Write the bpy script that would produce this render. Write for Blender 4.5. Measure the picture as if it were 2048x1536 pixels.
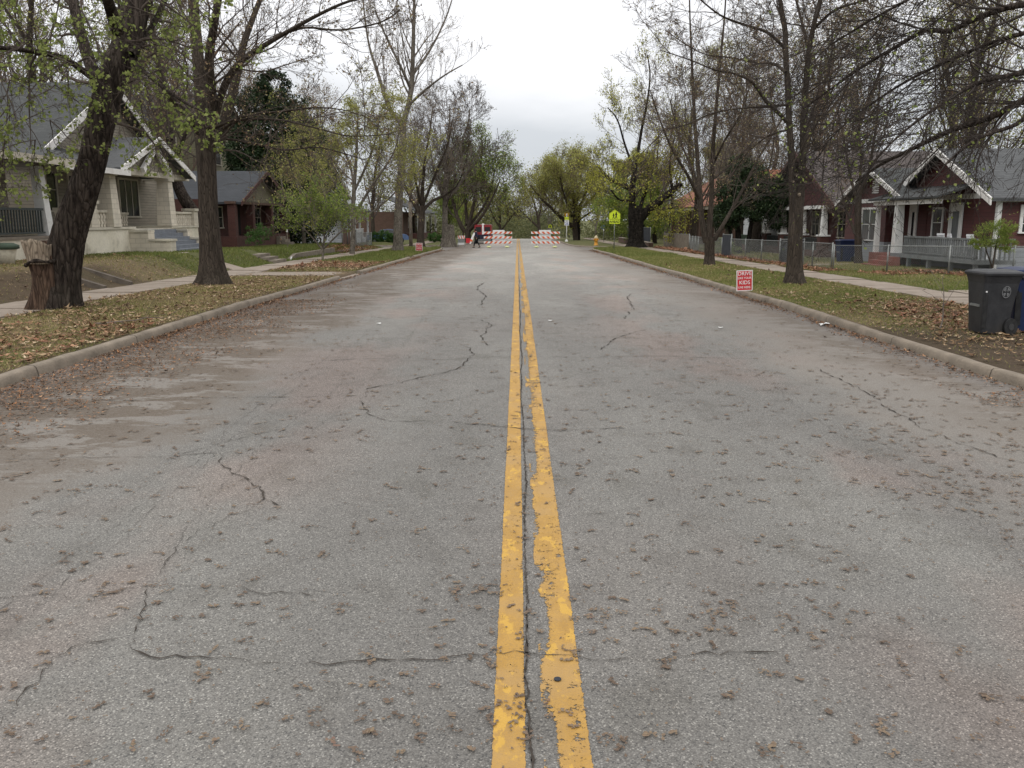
import bpy, math, random
import numpy as np
from mathutils import Vector, Matrix
R = math.radians
for o in list(bpy.data.objects): bpy.data.objects.remove(o)
SC = bpy.context.scene
COL = SC.collection
rng = np.random.default_rng(7)
random.seed(7)

# ------------------------------------------------------------------ camera
F = 1740.0; EYE = 2.0
PITCH = math.atan((768 - 438) / F); YAW = math.atan(11 / F)
cam = bpy.data.cameras.new('camera'); camo = bpy.data.objects.new('camera', cam); COL.objects.link(camo)
cam.sensor_width = 36; cam.lens = 36 * F / 2048; cam.clip_start = .05; cam.clip_end = 6000
camo.location = (0, 0, EYE); camo.rotation_euler = (R(90) - PITCH, 0, YAW)
SC.camera = camo
# ------------------------------------------------------------------ light
SC.view_settings.view_transform = 'Standard'; SC.view_settings.look = 'None'; SC.view_settings.gamma = 1
SC.view_settings.exposure = 0.0
W = bpy.data.worlds.new('World'); SC.world = W; W.use_nodes = True
nt = W.node_tree; N = nt.nodes; Lk = nt.links
N.clear()
wo = N.new('ShaderNodeOutputWorld'); bg = N.new('ShaderNodeBackground'); bg.inputs[1].default_value = 1
sky = N.new('ShaderNodeTexSky'); sky.sky_type = 'NISHITA'; sky.sun_disc = False
SUN_EL, SUN_AZ = R(52), R(200)
sky.sun_elevation = SUN_EL; sky.sun_rotation = SUN_AZ
sk = N.new('ShaderNodeVectorMath'); sk.operation = 'SCALE'; sk.inputs['Scale'].default_value = .09
Lk.new(sky.outputs[0], sk.inputs[0])
tc = N.new('ShaderNodeTexCoord'); sep = N.new('ShaderNodeSeparateXYZ'); Lk.new(tc.outputs['Generated'], sep.inputs[0])
mp = N.new('ShaderNodeMapping'); mp.inputs['Scale'].default_value = (1, 1, 3.2); Lk.new(tc.outputs['Generated'], mp.inputs[0])
nz = N.new('ShaderNodeTexNoise'); nz.inputs['Scale'].default_value = 3.0; nz.inputs['Detail'].default_value = 5; nz.inputs['Roughness'].default_value = .5
Lk.new(mp.outputs[0], nz.inputs['Vector'])
add = N.new('ShaderNodeMath'); add.operation = 'MULTIPLY_ADD'; add.inputs[1].default_value = .24; add.inputs[2].default_value = -.10
Lk.new(nz.outputs[0], add.inputs[0])
ad2 = N.new('ShaderNodeMath'); ad2.operation = 'ADD'; Lk.new(sep.outputs['Z'], ad2.inputs[0]); Lk.new(add.outputs[0], ad2.inputs[1])
cr = N.new('ShaderNodeValToRGB'); Lk.new(ad2.outputs[0], cr.inputs[0])
e = cr.color_ramp.elements
e[0].position = 0.0; e[0].color = (.63, .665, .72, 1)
e[1].position = .11; e[1].color = (.74, .765, .805, 1)
for p, c in ((.2, (1.14, 1.14, 1.16, 1)), (.45, (1.42, 1.41, 1.42, 1)), (1, (1.85, 1.83, 1.82, 1))):
    q = e.new(p); q.color = c
mx = N.new('ShaderNodeMix'); mx.data_type = 'RGBA'; mx.inputs[0].default_value = .9
Lk.new(sk.outputs[0], mx.inputs[6]); Lk.new(cr.outputs[0], mx.inputs[7])
Lk.new(mx.outputs[2], bg.inputs[0]); Lk.new(bg.outputs[0], wo.inputs[0])
sl = bpy.data.lights.new('sun', 'SUN'); sl.energy = 1.0; sl.angle = R(25); sl.color = (1, .97, .92)
so = bpy.data.objects.new('sun', sl); COL.objects.link(so)
so.rotation_euler = (R(90) - SUN_EL, 0, R(180) - SUN_AZ + R(0))

# ------------------------------------------------------------------ projection helpers (used to read real world positions)
cp_, sp_ = math.cos(PITCH), math.sin(PITCH)
def ray(x, y):
    u = (x - 1024) / F; v = (768 - y) / F
    dx, dy, dz = u, cp_ + v * sp_, -sp_ + v * cp_
    c, s = math.cos(YAW), math.sin(YAW)
    return (dx * c - dy * s, dx * s + dy * c, dz)
def atY(x, y, Y):
    d = ray(x, y); t = Y / d[1]; return (d[0] * t, Y, EYE + d[2] * t)
def atX(x, y, X):
    d = ray(x, y); t = X / d[0]; return (X, d[1] * t, EYE + d[2] * t)
PYs = [-50, 0, 20, 25, 31, 37, 46, 59, 77, 94, 112, 137, 156, 190, 250, 400, 5000]
PZs = [0, 0, 0, -.05, -.1, -.16, -.24, -.36, -.57, -.76, -.87, -1.01, -1.56, -3.0, -6, -8, -8]
def prof(Y): return np.interp(Y, PYs, PZs)
def gr(x, y, dz=0.0):
    z = dz; d = ray(x, y)
    for i in range(25):
        t = (z - EYE) / d[2]; z = dz + float(prof(d[1] * t))
    return (d[0] * t, d[1] * t, z)
LT = ([-50, 72, 74, 76, 77.6, 88, 90, 94, 112, 5000], [-6.22, -6.22, -6.35, -6.9, -8.5, -8.5, -6.5, -5.7, -5.5, -5.5])
RT = ([-50, 71, 74, 77, 78.5, 80.5, 82.5, 85, 92, 5000], [6.05, 6.05, 6.3, 7.2, 8, 8, 7, 5.9, 5.4, 5.3])
def XLf(Y): return np.interp(Y, *LT)
def XRf(Y): return np.interp(Y, *RT)
def sstep(a, b, x):
    t = np.clip((x - a) / (b - a), 0, 1); return t * t * (3 - 2 * t)
AMP = ([-50, 43, 46, 66, 74, 100, 5000], [.65, .65, .5, .4, .3, .3, .3])
def nz2(x, y, s, seed=0):
    a = 0
    for i, (k, w) in enumerate(((1, 1), (2.1, .5), (4.3, .3))):
        t = seed * 1.7 + i * 2.3
        a = a + w * (np.sin(x * s * k * 1.1 + 1.3 * np.sin(y * s * k * .7 + t) + t) * np.cos(y * s * k * .9 + 1.7 * np.sin(x * s * k * .6 - t)))
    return a / 1.8
def ground_z(X, Y):
    X = np.asarray(X, float); Y = np.asarray(Y, float)
    b = prof(Y)
    z = b + .12
    left = np.interp(Y, *AMP) * sstep(11.7, 13.6, -X)
    z = z + np.where(X < 0, left, .06 * sstep(12, 16, X))
    z = z + .018 * nz2(X, Y, 1.3) * (np.abs(X) > 6.6) * ((np.abs(X) < 9.8) | (np.abs(X) > 11.8))
    road = (X > XLf(Y) - .1) & (X < XRf(Y) + .1)
    cross = (X < 0) & (Y > 77.5) & (Y < 88.1)
    walk = (np.abs(X) > 9.9) & (np.abs(X) < 11.7) & ~((X < 0) & (Y > 76) & (Y < 90))
    ap1 = (X < 0) & (X > -10.1) & (Y > 30.6) & (Y < 34.6)
    ap2 = (X < 0) & (X > -10.1) & (Y > 50.8) & (Y < 53)
    z = np.where(road | cross, b - .05, z)
    z = np.where((walk | ap1 | ap2) & ~road, z - .04, z)
    return z

# ------------------------------------------------------------------ object helpers
def link(name, me, mats=None, parent=None):
    o = bpy.data.objects.new(name, me); COL.objects.link(o)
    if mats is not None and me is not None:
        for m in (mats if isinstance(mats, (list, tuple)) else [mats]): me.materials.append(m)
    if parent is not None: o.parent = parent
    return o
def tag(o, label=None, cat=None, group=None, kind=None):
    if label: o['label'] = label
    if cat: o['category'] = cat
    if group: o['group'] = group
    if kind: o['kind'] = kind
    return o
def empty(name, loc, label=None, cat=None, group=None, rz=0):
    o = bpy.data.objects.new(name, None); COL.objects.link(o); o.location = loc; o.rotation_euler.z = rz
    o.empty_display_size = .1
    return tag(o, label, cat, group)
def copy_tree(o, parent=None):
    c = o.copy(); COL.objects.link(c)
    if parent is not None: c.parent = parent
    for ch in [q for q in bpy.data.objects if q.parent == o]: copy_tree(ch, c)
    return c
def np_mesh(name, V, Fq, attrs=None, smooth=False, nper=4):
    """V (n,3), Fq (m,nper) index array"""
    me = bpy.data.meshes.new(name)
    V = np.ascontiguousarray(V, dtype=np.float32); Fq = np.ascontiguousarray(Fq, dtype=np.int32)
    me.vertices.add(len(V)); me.vertices.foreach_set('co', V.ravel())
    me.loops.add(Fq.size); me.loops.foreach_set('vertex_index', Fq.ravel())
    me.polygons.add(len(Fq)); me.polygons.foreach_set('loop_start', np.arange(0, Fq.size, nper, dtype=np.int32))
    try: me.polygons.foreach_set('loop_total', np.full(len(Fq), nper, dtype=np.int32))
    except Exception: pass
    if smooth: me.polygons.foreach_set('use_smooth', np.ones(len(Fq), dtype=bool))
    if attrs:
        for k, a in attrs.items():
            at = me.attributes.new(k, 'FLOAT', 'POINT'); at.data.foreach_set('value', np.ascontiguousarray(a, dtype=np.float32))
    me.update(calc_edges=True)
    return me
class MB:
    def __init__(s): s.v = []; s.f = []; s.sm = []
    def add(s, vs, fs, smooth=False):
        b = len(s.v); s.v += [tuple(p) for p in vs]; s.f += [tuple(b + i for i in f) for f in fs]; s.sm += [smooth] * len(fs); return s
    def box(s, x0, x1, y0, y1, z0, z1):
        x0, x1 = sorted((x0, x1)); y0, y1 = sorted((y0, y1)); z0, z1 = sorted((z0, z1))
        return s.add([(x0, y0, z0), (x1, y0, z0), (x1, y1, z0), (x0, y1, z0), (x0, y0, z1), (x1, y0, z1), (x1, y1, z1), (x0, y1, z1)],
                     [(0, 3, 2, 1), (4, 5, 6, 7), (0, 1, 5, 4), (1, 2, 6, 5), (2, 3, 7, 6), (3, 0, 4, 7)])
    def hexa(s, b, t):   # bottom 4 pts, top 4 pts
        return s.add(list(b) + list(t), [(0, 3, 2, 1), (4, 5, 6, 7), (0, 1, 5, 4), (1, 2, 6, 5), (2, 3, 7, 6), (3, 0, 4, 7)])
    def taper(s, cx, cy, z0, z1, a0, a1, b0=None, b1=None):
        b0 = a0 if b0 is None else b0; b1 = a1 if b1 is None else b1
        q = lambda a, b, z: [(cx - a, cy - b, z), (cx + a, cy - b, z), (cx + a, cy + b, z), (cx - a, cy + b, z)]
        return s.hexa(q(a0, b0, z0), q(a1, b1, z1))
    def bar(s, p, q, w, h=None, up=(0, 0, 1)):
        h = w if h is None else h
        p = Vector(p); q = Vector(q); d = (q - p).normalized(); u = Vector(up)
        if abs(d.dot(u)) > .95: u = Vector((1, 0, 0))
        a = d.cross(u).normalized(); b = a.cross(d).normalized(); a *= w / 2; b *= h / 2
        return s.hexa([p - a - b, p + a - b, p + a + b, p - a + b], [q - a - b, q + a - b, q + a + b, q - a + b])
    def tube(s, pts, rad, n=8, cap=True):
        pts = [Vector(p) for p in pts]
        if not isinstance(rad, (list, tuple)): rad = [rad] * len(pts)
        vs = []; fs = []
        t0 = (pts[1] - pts[0]).normalized(); u = Vector((0, 0, 1)) if abs(t0.z) < .9 else Vector((1, 0, 0))
        for i, p in enumerate(pts):
            t = (pts[min(i + 1, len(pts) - 1)] - pts[max(i - 1, 0)]).normalized()
            a = t.cross(u).normalized(); b = t.cross(a)
            for k in range(n):
                an = 2 * math.pi * k / n
                vs.append(p + (a * math.cos(an) + b * math.sin(an)) * rad[i])
        for i in range(len(pts) - 1):
            for k in range(n):
                fs.append((i * n + k, i * n + (k + 1) % n, (i + 1) * n + (k + 1) % n, (i + 1) * n + k))
        s.add(vs, fs, True)
        if cap:
            b = len(s.v) - len(vs)
            s.f.append(tuple(b + k for k in range(n))[::-1]); s.f.append(tuple(b + (len(pts) - 1) * n + k for k in range(n))); s.sm += [False] * 2
        return s
    def prism(s, poly, axis, a, b):
        """extrude polygon (2D pts) along axis from a to b"""
        def m(p, t):
            return {'x': (t, p[0], p[1]), 'y': (p[0], t, p[1]), 'z': (p[0], p[1], t)}[axis]
        n = len(poly)
        return s.add([m(p, a) for p in poly] + [m(p, b) for p in poly],
                     [tuple(range(n))[::-1], tuple(range(n, 2 * n))] + [(i, (i + 1) % n, n + (i + 1) % n, n + i) for i in range(n)])
    def lathe(s, c, prof_, n=14):
        vs = []; fs = []
        for r, z in prof_:
            for k in range(n):
                an = 2 * math.pi * k / n; vs.append((c[0] + r * math.cos(an), c[1] + r * math.sin(an), c[2] + z))
        for i in range(len(prof_) - 1):
            for k in range(n):
                fs.append((i * n + k, i * n + (k + 1) % n, (i + 1) * n + (k + 1) % n, (i + 1) * n + k))
        return s.add(vs, fs, True)
    def build(s, name, mat, parent=None, bevel=0):
        me = bpy.data.meshes.new(name)
        v = s.v
        if parent is not None:
            mm = Matrix.Identity(4); q_ = parent
            while q_ is not None: mm = Matrix.Translation(q_.location) @ mm; q_ = q_.parent
            inv = mm.inverted()
            v = [tuple(inv @ Vector(p)) for p in v]
        me.from_pydata(v, [], s.f); me.polygons.foreach_set('use_smooth', s.sm); me.update()
        o = link(name, me, mat, parent)
        if bevel:
            md = o.modifiers.new('bevel', 'BEVEL'); md.width = bevel; md.segments = 2; md.limit_method = 'ANGLE'
        return o

# ------------------------------------------------------------------ materials
def new_mat(name):
    m = bpy.data.materials.new(name); m.use_nodes = True
    t = m.node_tree; t.nodes.clear()
    o = t.nodes.new('ShaderNodeOutputMaterial'); b = t.nodes.new('ShaderNodeBsdfPrincipled'); t.links.new(b.outputs[0], o.inputs[0])
    return m, t, b, o
class G:
    """tiny node helper"""
    def __init__(s, t): s.t = t; s.tc = None
    def n(s, ty, **kw):
        q = s.t.nodes.new(ty)
        for k, v in kw.items(): setattr(q, k, v)
        return q
    def val(s, sock, v):
        if hasattr(v, 'is_linked') or hasattr(v, 'links'): s.t.links.new(v, sock)
        elif v is not None: sock.default_value = v
    def coord(s):
        if s.tc is None: s.tc = s.n('ShaderNodeTexCoord')
        return s.tc.outputs['Object']
    def mapv(s, scale=(1, 1, 1), rot=(0, 0, 0), loc=(0, 0, 0), src=None):
        q = s.n('ShaderNodeMapping'); q.inputs['Scale'].default_value = scale; q.inputs['Rotation'].default_value = rot; q.inputs['Location'].default_value = loc
        s.val(q.inputs[0], src if src is not None else s.coord()); return q.outputs[0]
    def noise(s, sc, det=3, rough=.5, vec=None, dist=0):
        q = s.n('ShaderNodeTexNoise'); q.inputs['Scale'].default_value = sc; q.inputs['Detail'].default_value = det; q.inputs['Roughness'].default_value = rough; q.inputs['Distortion'].default_value = dist
        s.val(q.inputs['Vector'], vec if vec is not None else s.coord()); return q.outputs[0]
    def voro(s, sc, vec=None, feature='F1', out='Distance'):
        q = s.n('ShaderNodeTexVoronoi', feature=feature); q.inputs['Scale'].default_value = sc
        s.val(q.inputs['Vector'], vec if vec is not None else s.coord()); return q.outputs[out]
    def math(s, op, a, b=None, c=None, clamp=False):
        q = s.n('ShaderNodeMath', operation=op, use_clamp=clamp); s.val(q.inputs[0], a)
        if b is not None: s.val(q.inputs[1], b)
        if c is not None: s.val(q.inputs[2], c)
        return q.outputs[0]
    def rng(s, v, a, b, c=0, d=1, smooth=True):
        q = s.n('ShaderNodeMapRange', interpolation_type='SMOOTHSTEP' if smooth else 'LINEAR'); s.val(q.inputs[0], v)
        for i, x in zip((1, 2, 3, 4), (a, b, c, d)): q.inputs[i].default_value = x
        return q.outputs[0]
    def mix(s, f, a, b, mode='MIX'):
        q = s.n('ShaderNodeMix', data_type='RGBA', blend_type=mode); s.val(q.inputs[0], f)
        for i, x in ((6, a), (7, b)):
            if isinstance(x, (tuple, list)): q.inputs[i].default_value = tuple(x) + ((1,) if len(x) == 3 else ())
            else: s.t.links.new(x, q.inputs[i])
        return q.outputs[2]
    def sepxyz(s, v=None):
        q = s.n('ShaderNodeSeparateXYZ'); s.val(q.inputs[0], v if v is not None else s.coord()); return q.outputs
    def attr(s, nme): return s.n('ShaderNodeAttribute', attribute_name=nme).outputs['Fac']
    def bump(s, b, h, strength=.5, dist=.01):
        q = s.n('ShaderNodeBump'); q.inputs['Strength'].default_value = strength; q.inputs['Distance'].default_value = dist
        s.t.links.new(h, q.inputs['Height']); s.t.links.new(q.outputs[0], b.inputs['Normal'])
def pm(name, c1, c2=None, scale=4, rough=.8, bump=0, bscale=None, metal=0, spec=.3, det=5, dirt=None, stretch=(1, 1, 1)):
    m, t, b, o = new_mat(name); g = G(t)
    c2 = c2 or tuple(x * .75 for x in c1)
    v = g.mapv(scale=stretch)
    n = g.noise(scale, det, .6, v)
    c = g.mix(g.rng(n, .3, .7), c1, c2)
    n2 = g.noise(scale * 9, 3, .6, v)
    c = g.mix(g.rng(n2, .35, .75, 0, .35), c, tuple(x * .6 for x in c1))
    if dirt:
        n3 = g.noise(1.3, 6, .65); c = g.mix(g.rng(n3, .48, .75, 0, .8), c, dirt)
    t.links.new(c, b.inputs['Base Color']); b.inputs['Roughness'].default_value = rough; b.inputs['Metallic'].default_value = metal
    b.inputs['Specular IOR Level'].default_value = spec
    if bump: g.bump(b, g.noise(bscale or scale * 4, 5, .6, v), bump, .02)
    return m
M = {}
# asphalt -------------------------------------------------
def asphalt():
    m, t, b, o = new_mat('asphalt'); g = G(t)
    xyz = g.sepxyz(); X, Y = xyz[0], xyz[1]
    stones = g.voro(135, out='Color'); sv = g.n('ShaderNodeSeparateColor'); t.links.new(stones, sv.inputs[0])
    d = g.voro(135)
    fine = g.noise(260, 2, .6)
    base = g.mix(g.rng(sv.outputs[0], 0, 1, 0, 1, False), (.135, .128, .117), (.235, .226, .208))
    base = g.mix(g.rng(sv.outputs[1], .88, .95), base, (.36, .345, .315))
    base = g.mix(g.rng(sv.outputs[2], .86, .95, 0, .8), base, (.05, .05, .05))
    base = g.mix(g.rng(d, .35, .75, 0, .55), base, (.07, .067, .062))
    base = g.mix(g.rng(fine, .3, .7, .0, .4), base, (.12, .115, .11))
    # broad tone changes: lighter worn wheel paths, mauve stains
    big = g.noise(.45, 5, .6, g.mapv(scale=(1.0, .3, 1)))
    base = g.mix(g.rng(big, .38, .66, 0, 1), base, (1.22, 1.23, 1.22), 'MULTIPLY')
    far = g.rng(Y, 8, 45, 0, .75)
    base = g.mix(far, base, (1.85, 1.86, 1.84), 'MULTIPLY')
    big2 = g.noise(.5, 4, .55, g.mapv(scale=(1, .5, 1), loc=(9, 3, 0)))
    base = g.mix(g.math('MULTIPLY', g.rng(big2, .46, .62), g.rng(g.math('ABSOLUTE', X), 1.0, 2.4, .15, 1)), base, (1.12, 1.0, .97), 'MULTIPLY')
    oil = g.noise(1.6, 3, .5, g.mapv(scale=(1, .6, 1), loc=(4, 4, 0)))
    base = g.mix(g.rng(oil, .58, .7, 0, 1), base, (.87, .865, .85), 'MULTIPLY')
    blot = g.noise(2.3, 5, .6, g.mapv(loc=(3, 1, 0)))
    base = g.mix(g.rng(blot, .45, .75, 0, 1), base, (.86, .85, .84), 'MULTIPLY')
    # asphalt above also grows paler with distance along the road
    # dust towards the kerbs
    warp = g.noise(.7, 5, .6, g.mapv(scale=(1, .45, 1), loc=(0, 5, 0)))
    wx = g.math('MULTIPLY_ADD', warp, 3.4, -1.7)
    aL = g.math('MULTIPLY', X, -1.0); aL = g.math('ADD', aL, wx)
    aR = g.math('ADD', X, wx)
    dustL = g.rng(aL, 2.7, 4.1); dustR = g.rng(aR, 3.1, 4.6)
    dust = g.math('MAXIMUM', dustL, dustR)
    dfine = g.noise(60, 3, .6)
    dcol = g.mix(g.rng(dfine, .3, .75, 0, 1), (.235, .212, .186), (.17, .15, .13))
    base = g.mix(g.math('MULTIPLY', dust, .72), base, dcol)
    # dark organic grime patches, streaked
    st = g.noise(.9, 7, .68, g.mapv(scale=(1.0, 1.9, 1), rot=(0, 0, R(24)), loc=(2, 7, 0)), dist=.35)
    st2 = g.noise(7, 5, .7, g.mapv(scale=(.5, 1.6, 1)))
    s = g.math('MULTIPLY_ADD', st2, .32, st)
    gm = g.math('MULTIPLY', g.rng(s, .595, .655), g.rng(g.noise(26, 4, .75, g.mapv(scale=(.6, 1.3, 1))), .34, .54, .5, 1))
    zone = g.rng(aL, 2.9, 4.1, 0, 1); zoneR = g.rng(aR, 4.3, 5.6, 0, .8)
    near = g.rng(Y, 4, 9, .15, 1)
    zz = g.math('MAXIMUM', zone, g.math('MULTIPLY', zoneR, .8))
    gm = g.math('MULTIPLY', g.math('MULTIPLY', gm, zz), near)
    gcol = g.mix(g.rng(dfine, .3, .7), (.135, .108, .082), (.085, .066, .05))
    base = g.mix(g.math('MULTIPLY', gm, .9), base, gcol)
    crumbs = g.rng(g.noise(34, 4, .7, g.mapv(scale=(1, .8, 1), loc=(1, 1, 0))), .60, .66)
    base = g.mix(g.math('MULTIPLY', crumbs, g.math('MULTIPLY_ADD', dust, .6, .1)), base, (.12, .088, .062))
    edge_ = g.math('MAXIMUM', g.rng(g.math('ADD', aL, g.math('MULTIPLY', st2, 1.6)), 5.6, 6.8, 0, .75), g.rng(g.math('ADD', aR, g.math('MULTIPLY', st2, 1.6)), 6.0, 7.0, 0, .6))
    base = g.mix(edge_, base, gcol)
    # damp gutter
    gut = g.math('MAXIMUM', g.rng(X, -5.5, -6.1, 0, .7), g.rng(X, 5.35, 5.95, 0, .7))
    base = g.mix(gut, base, g.mix(g.rng(st2, .35, .65), (.13, .115, .1), (.22, .205, .195)))
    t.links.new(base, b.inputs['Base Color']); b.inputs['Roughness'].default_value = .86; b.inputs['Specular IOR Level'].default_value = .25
    h = g.math('ADD', g.math('MULTIPLY', d, -1.0), g.math('MULTIPLY', fine, .6))
    g.bump(b, h, .55, .006)
    return m
M['asphalt'] = asphalt()
def paint():
    m, t, b, o = new_mat('yellow_paint'); g = G(t)
    v = g.mapv(scale=(1, .35, 1))
    n = g.noise(9, 5, .65, v); f = g.noise(120, 3, .6); xy = g.sepxyz()
    c = g.mix(g.rng(n, .35, .68), (.35, .195, .036), (.42, .24, .048))
    c = g.mix(g.rng(f, .4, .7, 0, .45), c, (.22, .14, .06))
    c = g.mix(g.rng(g.noise(2.2, 4, .6), .45, .65, 0, .55), c, (.34, .215, .085))
    c = g.mix(g.rng(g.noise(6, 5, .7, g.mapv(loc=(3, 3, 0), scale=(1, .5, 1))), .56, .6, 0, .8), c, (.50, .295, .045))
    t.links.new(c, b.inputs['Base Color']); b.inputs['Roughness'].default_value = .75
    e = g.attr('edge')       # 0 at strip rim, 1 inside
    w = g.attr('wear')
    fl = g.math('ADD', g.math('MULTIPLY', g.noise(18, 6, .75), 1.1), g.math('MULTIPLY', g.noise(110, 2, .6), .5))
    a = g.math('SUBTRACT', g.math('ADD', g.math('MULTIPLY', e, 1.1), fl), w)
    al = g.rng(a, .62, .72)
    tr = g.n('ShaderNodeBsdfTransparent'); ms = g.n('ShaderNodeMixShader')
    t.links.new(al, ms.inputs[0]); t.links.new(tr.outputs[0], ms.inputs[1]); t.links.new(b.outputs[0], ms.inputs[2]); t.links.new(ms.outputs[0], o.inputs[0])
    g.bump(b, g.math('ADD', f, g.math('MULTIPLY', n, 2)), .5, .004)
    return m
M['paint'] = paint()
M['crack'] = pm('crack_dark', (.030, .026, .022), (.065, .052, .04), 30, .95)
M['crack_faint'] = pm('crack_grey', (.085, .078, .07), (.12, .11, .1), 30, .95)
M['concrete'] = pm('old_concrete', (.24, .205, .165), (.17, .145, .115), 2.5, .9, .3, 60, dirt=(.16, .14, .11))
M['concrete_dark'] = pm('shaded_concrete', (.15, .125, .10), (.09, .075, .06), 2.5, .9, .3, 60, dirt=(.06, .05, .04))  # for the sunken steps: shade of their recess put into the colour
M['kerb'] = pm('kerb_concrete', (.27, .225, .175), (.19, .16, .125), 3, .9, .6, 45, dirt=(.12, .10, .075))
M['walkway'] = pm('sidewalk_concrete', (.30, .25, .205), (.235, .195, .155), 1.4, .9, .2, 70, dirt=(.17, .135, .10))
def soil():
    m, t, b, o = new_mat('lawn_soil'); g = G(t)
    n = g.noise(3.0, 6, .7); n2 = g.noise(28, 4, .7); n3 = g.noise(90, 3, .6)
    gn = g.math('ADD', g.attr('grn'), g.math('MULTIPLY_ADD', n, 1.0, -.5))
    c = g.mix(g.rng(gn, .2, .75), (.20, .148, .092), (.095, .105, .038))
    c = g.mix(g.rng(n2, .4, .7, 0, .65), c, (.055, .045, .028))
    c = g.mix(g.rng(n3, .5, .75, 0, .5), c, (.30, .24, .15))
    c = g.mix(g.math('MULTIPLY', g.attr('dirt'), .85), c, g.mix(g.rng(n2, .3, .7), (.10, .072, .052), (.055, .04, .03)))
    t.links.new(c, b.inputs['Base Color']); b.inputs['Roughness'].default_value = .95; b.inputs['Specular IOR Level'].default_value = .1
    g.bump(b, g.math('ADD', n2, n3), .8, .03)
    return m
M['soil'] = soil()
def leafm(name, cols, rough=.7, transl=.25):
    """cols: list of (pos,color) along the per-leaf random value"""
    m, t, b, o = new_mat(name); g = G(t)
    r = g.n('ShaderNodeValToRGB'); g.val(r.inputs[0], g.attr('rnd'))
    e = r.color_ramp.elements
    while len(e) < len(cols): e.new(.5)
    for q, (p, c) in zip(e, cols): q.position = p; q.color = tuple(c) + (1,)
    t.links.new(r.outputs[0], b.inputs['Base Color']); b.inputs['Roughness'].default_value = rough; b.inputs['Specular IOR Level'].default_value = .2
    if transl:
        tr = g.n('ShaderNodeBsdfTranslucent'); t.links.new(r.outputs[0], tr.inputs[0])
        ms = g.n('ShaderNodeMixShader'); ms.inputs[0].default_value = transl
        t.links.new(b.outputs[0], ms.inputs[1]); t.links.new(tr.outputs[0], ms.inputs[2]); t.links.new(ms.outputs[0], o.inputs[0])
    return m
M['grass'] = leafm('grass_blades', [(0, (.105, .14, .035)), (.35, (.165, .19, .052)), (.6, (.25, .235, .085)), (.8, (.38, .30, .155)), (1, (.46, .36, .21))], transl=.3)
M['dead'] = leafm('dead_leaves', [(0, (.075, .045, .026)), (.3, (.14, .082, .045)), (.65, (.25, .16, .085)), (.9, (.38, .27, .16)), (1, (.55, .43, .29))], transl=.1)
M['gutter'] = leafm('gutter_debris', [(0, (.055, .038, .027)), (.4, (.11, .070, .044)), (.7, (.19, .100, .052)), (.9, (.30, .14, .06)), (1, (.42, .27, .16))], transl=0)
M['rust'] = leafm('rust_leaves', [(0, (.11, .045, .025)), (.5, (.22, .10, .055)), (1, (.38, .22, .13))], transl=.1)
M['catkin'] = leafm('catkin_brown', [(0, (.095, .070, .052)), (.5, (.145, .105, .077)), (.85, (.20, .15, .10)), (1, (.15, .09, .075))], transl=0, rough=.9)
M['lime'] = leafm('lime_leaves', [(0, (.13, .17, .045)), (.5, (.22, .265, .07)), (1, (.31, .34, .12))], transl=.45)
M['olive'] = leafm('olive_leaves', [(0, (.18, .19, .05)), (.5, (.30, .30, .085)), (1, (.42, .40, .15))], transl=.5)
M['farleaf'] = leafm('far_leaves', [(0, (.075, .085, .038)), (.5, (.125, .135, .058)), (1, (.19, .19, .09))], transl=.3)
M['spring'] = leafm('spring_leaves', [(0, (.10, .15, .03)), (.5, (.18, .24, .05)), (1, (.30, .34, .08))], transl=.4)
M['yellowg'] = leafm('yellow_green_leaves', [(0, (.22, .22, .035)), (.5, (.38, .38, .06)), (1, (.52, .50, .12))], transl=.45)
M['ever'] = leafm('evergreen_leaves', [(0, (.012, .024, .010)), (.6, (.024, .042, .016)), (1, (.045, .068, .025))], transl=.1, rough=.5)
M['hedge'] = leafm('hedge_leaves', [(0, (.03, .07, .015)), (.6, (.05, .11, .025)), (1, (.09, .16, .04))], transl=.2)
M['bud'] = leafm('bud_clusters', [(0, (.15, .09, .06)), (.5, (.24, .17, .10)), (1, (.30, .28, .12))], transl=.2)
def bark(name, c1, c2, sc=7, st=.18, bs=.9, dist=.05):
    m, t, b, o = new_mat(name); g = G(t)
    v = g.mapv(scale=(1, 1, st))
    n = g.noise(sc, 6, .7, v, .4)
    vo = g.voro(sc * 1.6, g.mapv(scale=(1, 1, st * 1.1)), 'DISTANCE_TO_EDGE')
    h = g.math('ADD', n, g.rng(vo, 0, .25, 0, .8))
    c = g.mix(g.rng(n, .35, .68), c1, c2)
    c = g.mix(g.rng(vo, .0, .10, .75, 0), c, tuple(x * .4 for x in c1))  # crevice shade put into the colour, makes the ridges look deeper
    c = g.mix(g.rng(g.noise(1.2, 4, .6), .5, .75, 0, .4), c, tuple(x * .9 + .01 for x in (c2[0], c2[1] * 1.1, c2[2])))
    t.links.new(c, b.inputs['Base Color']); b.inputs['Roughness'].default_value = .95; b.inputs['Specular IOR Level'].default_value = .1
    g.bump(b, h, bs, dist)
    return m
M['bark'] = bark('rough_bark', (.026, .020, .017), (.085, .068, .056))
M['bark2'] = bark('grey_brown_bark', (.042, .034, .027), (.085, .068, .054), 12, .12, .6, .025)
M['bark_pale'] = bark('pale_bark', (.10, .086, .070), (.21, .185, .155), 6, .4, .4, .02)
M['bark_dark'] = bark('black_bark', (.015, .013, .011), (.045, .038, .032), 5, .3, 1, .08)
M['twig'] = pm('twig_brown', (.095, .074, .060), (.055, .043, .035), 2, .9)
M['twig_dark'] = pm('twig_dark', (.050, .040, .034), (.030, .024, .020), 2, .9)
M['twig_grey'] = pm('twig_grey', (.19, .16, .135), (.12, .10, .085), 2, .9)
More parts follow.
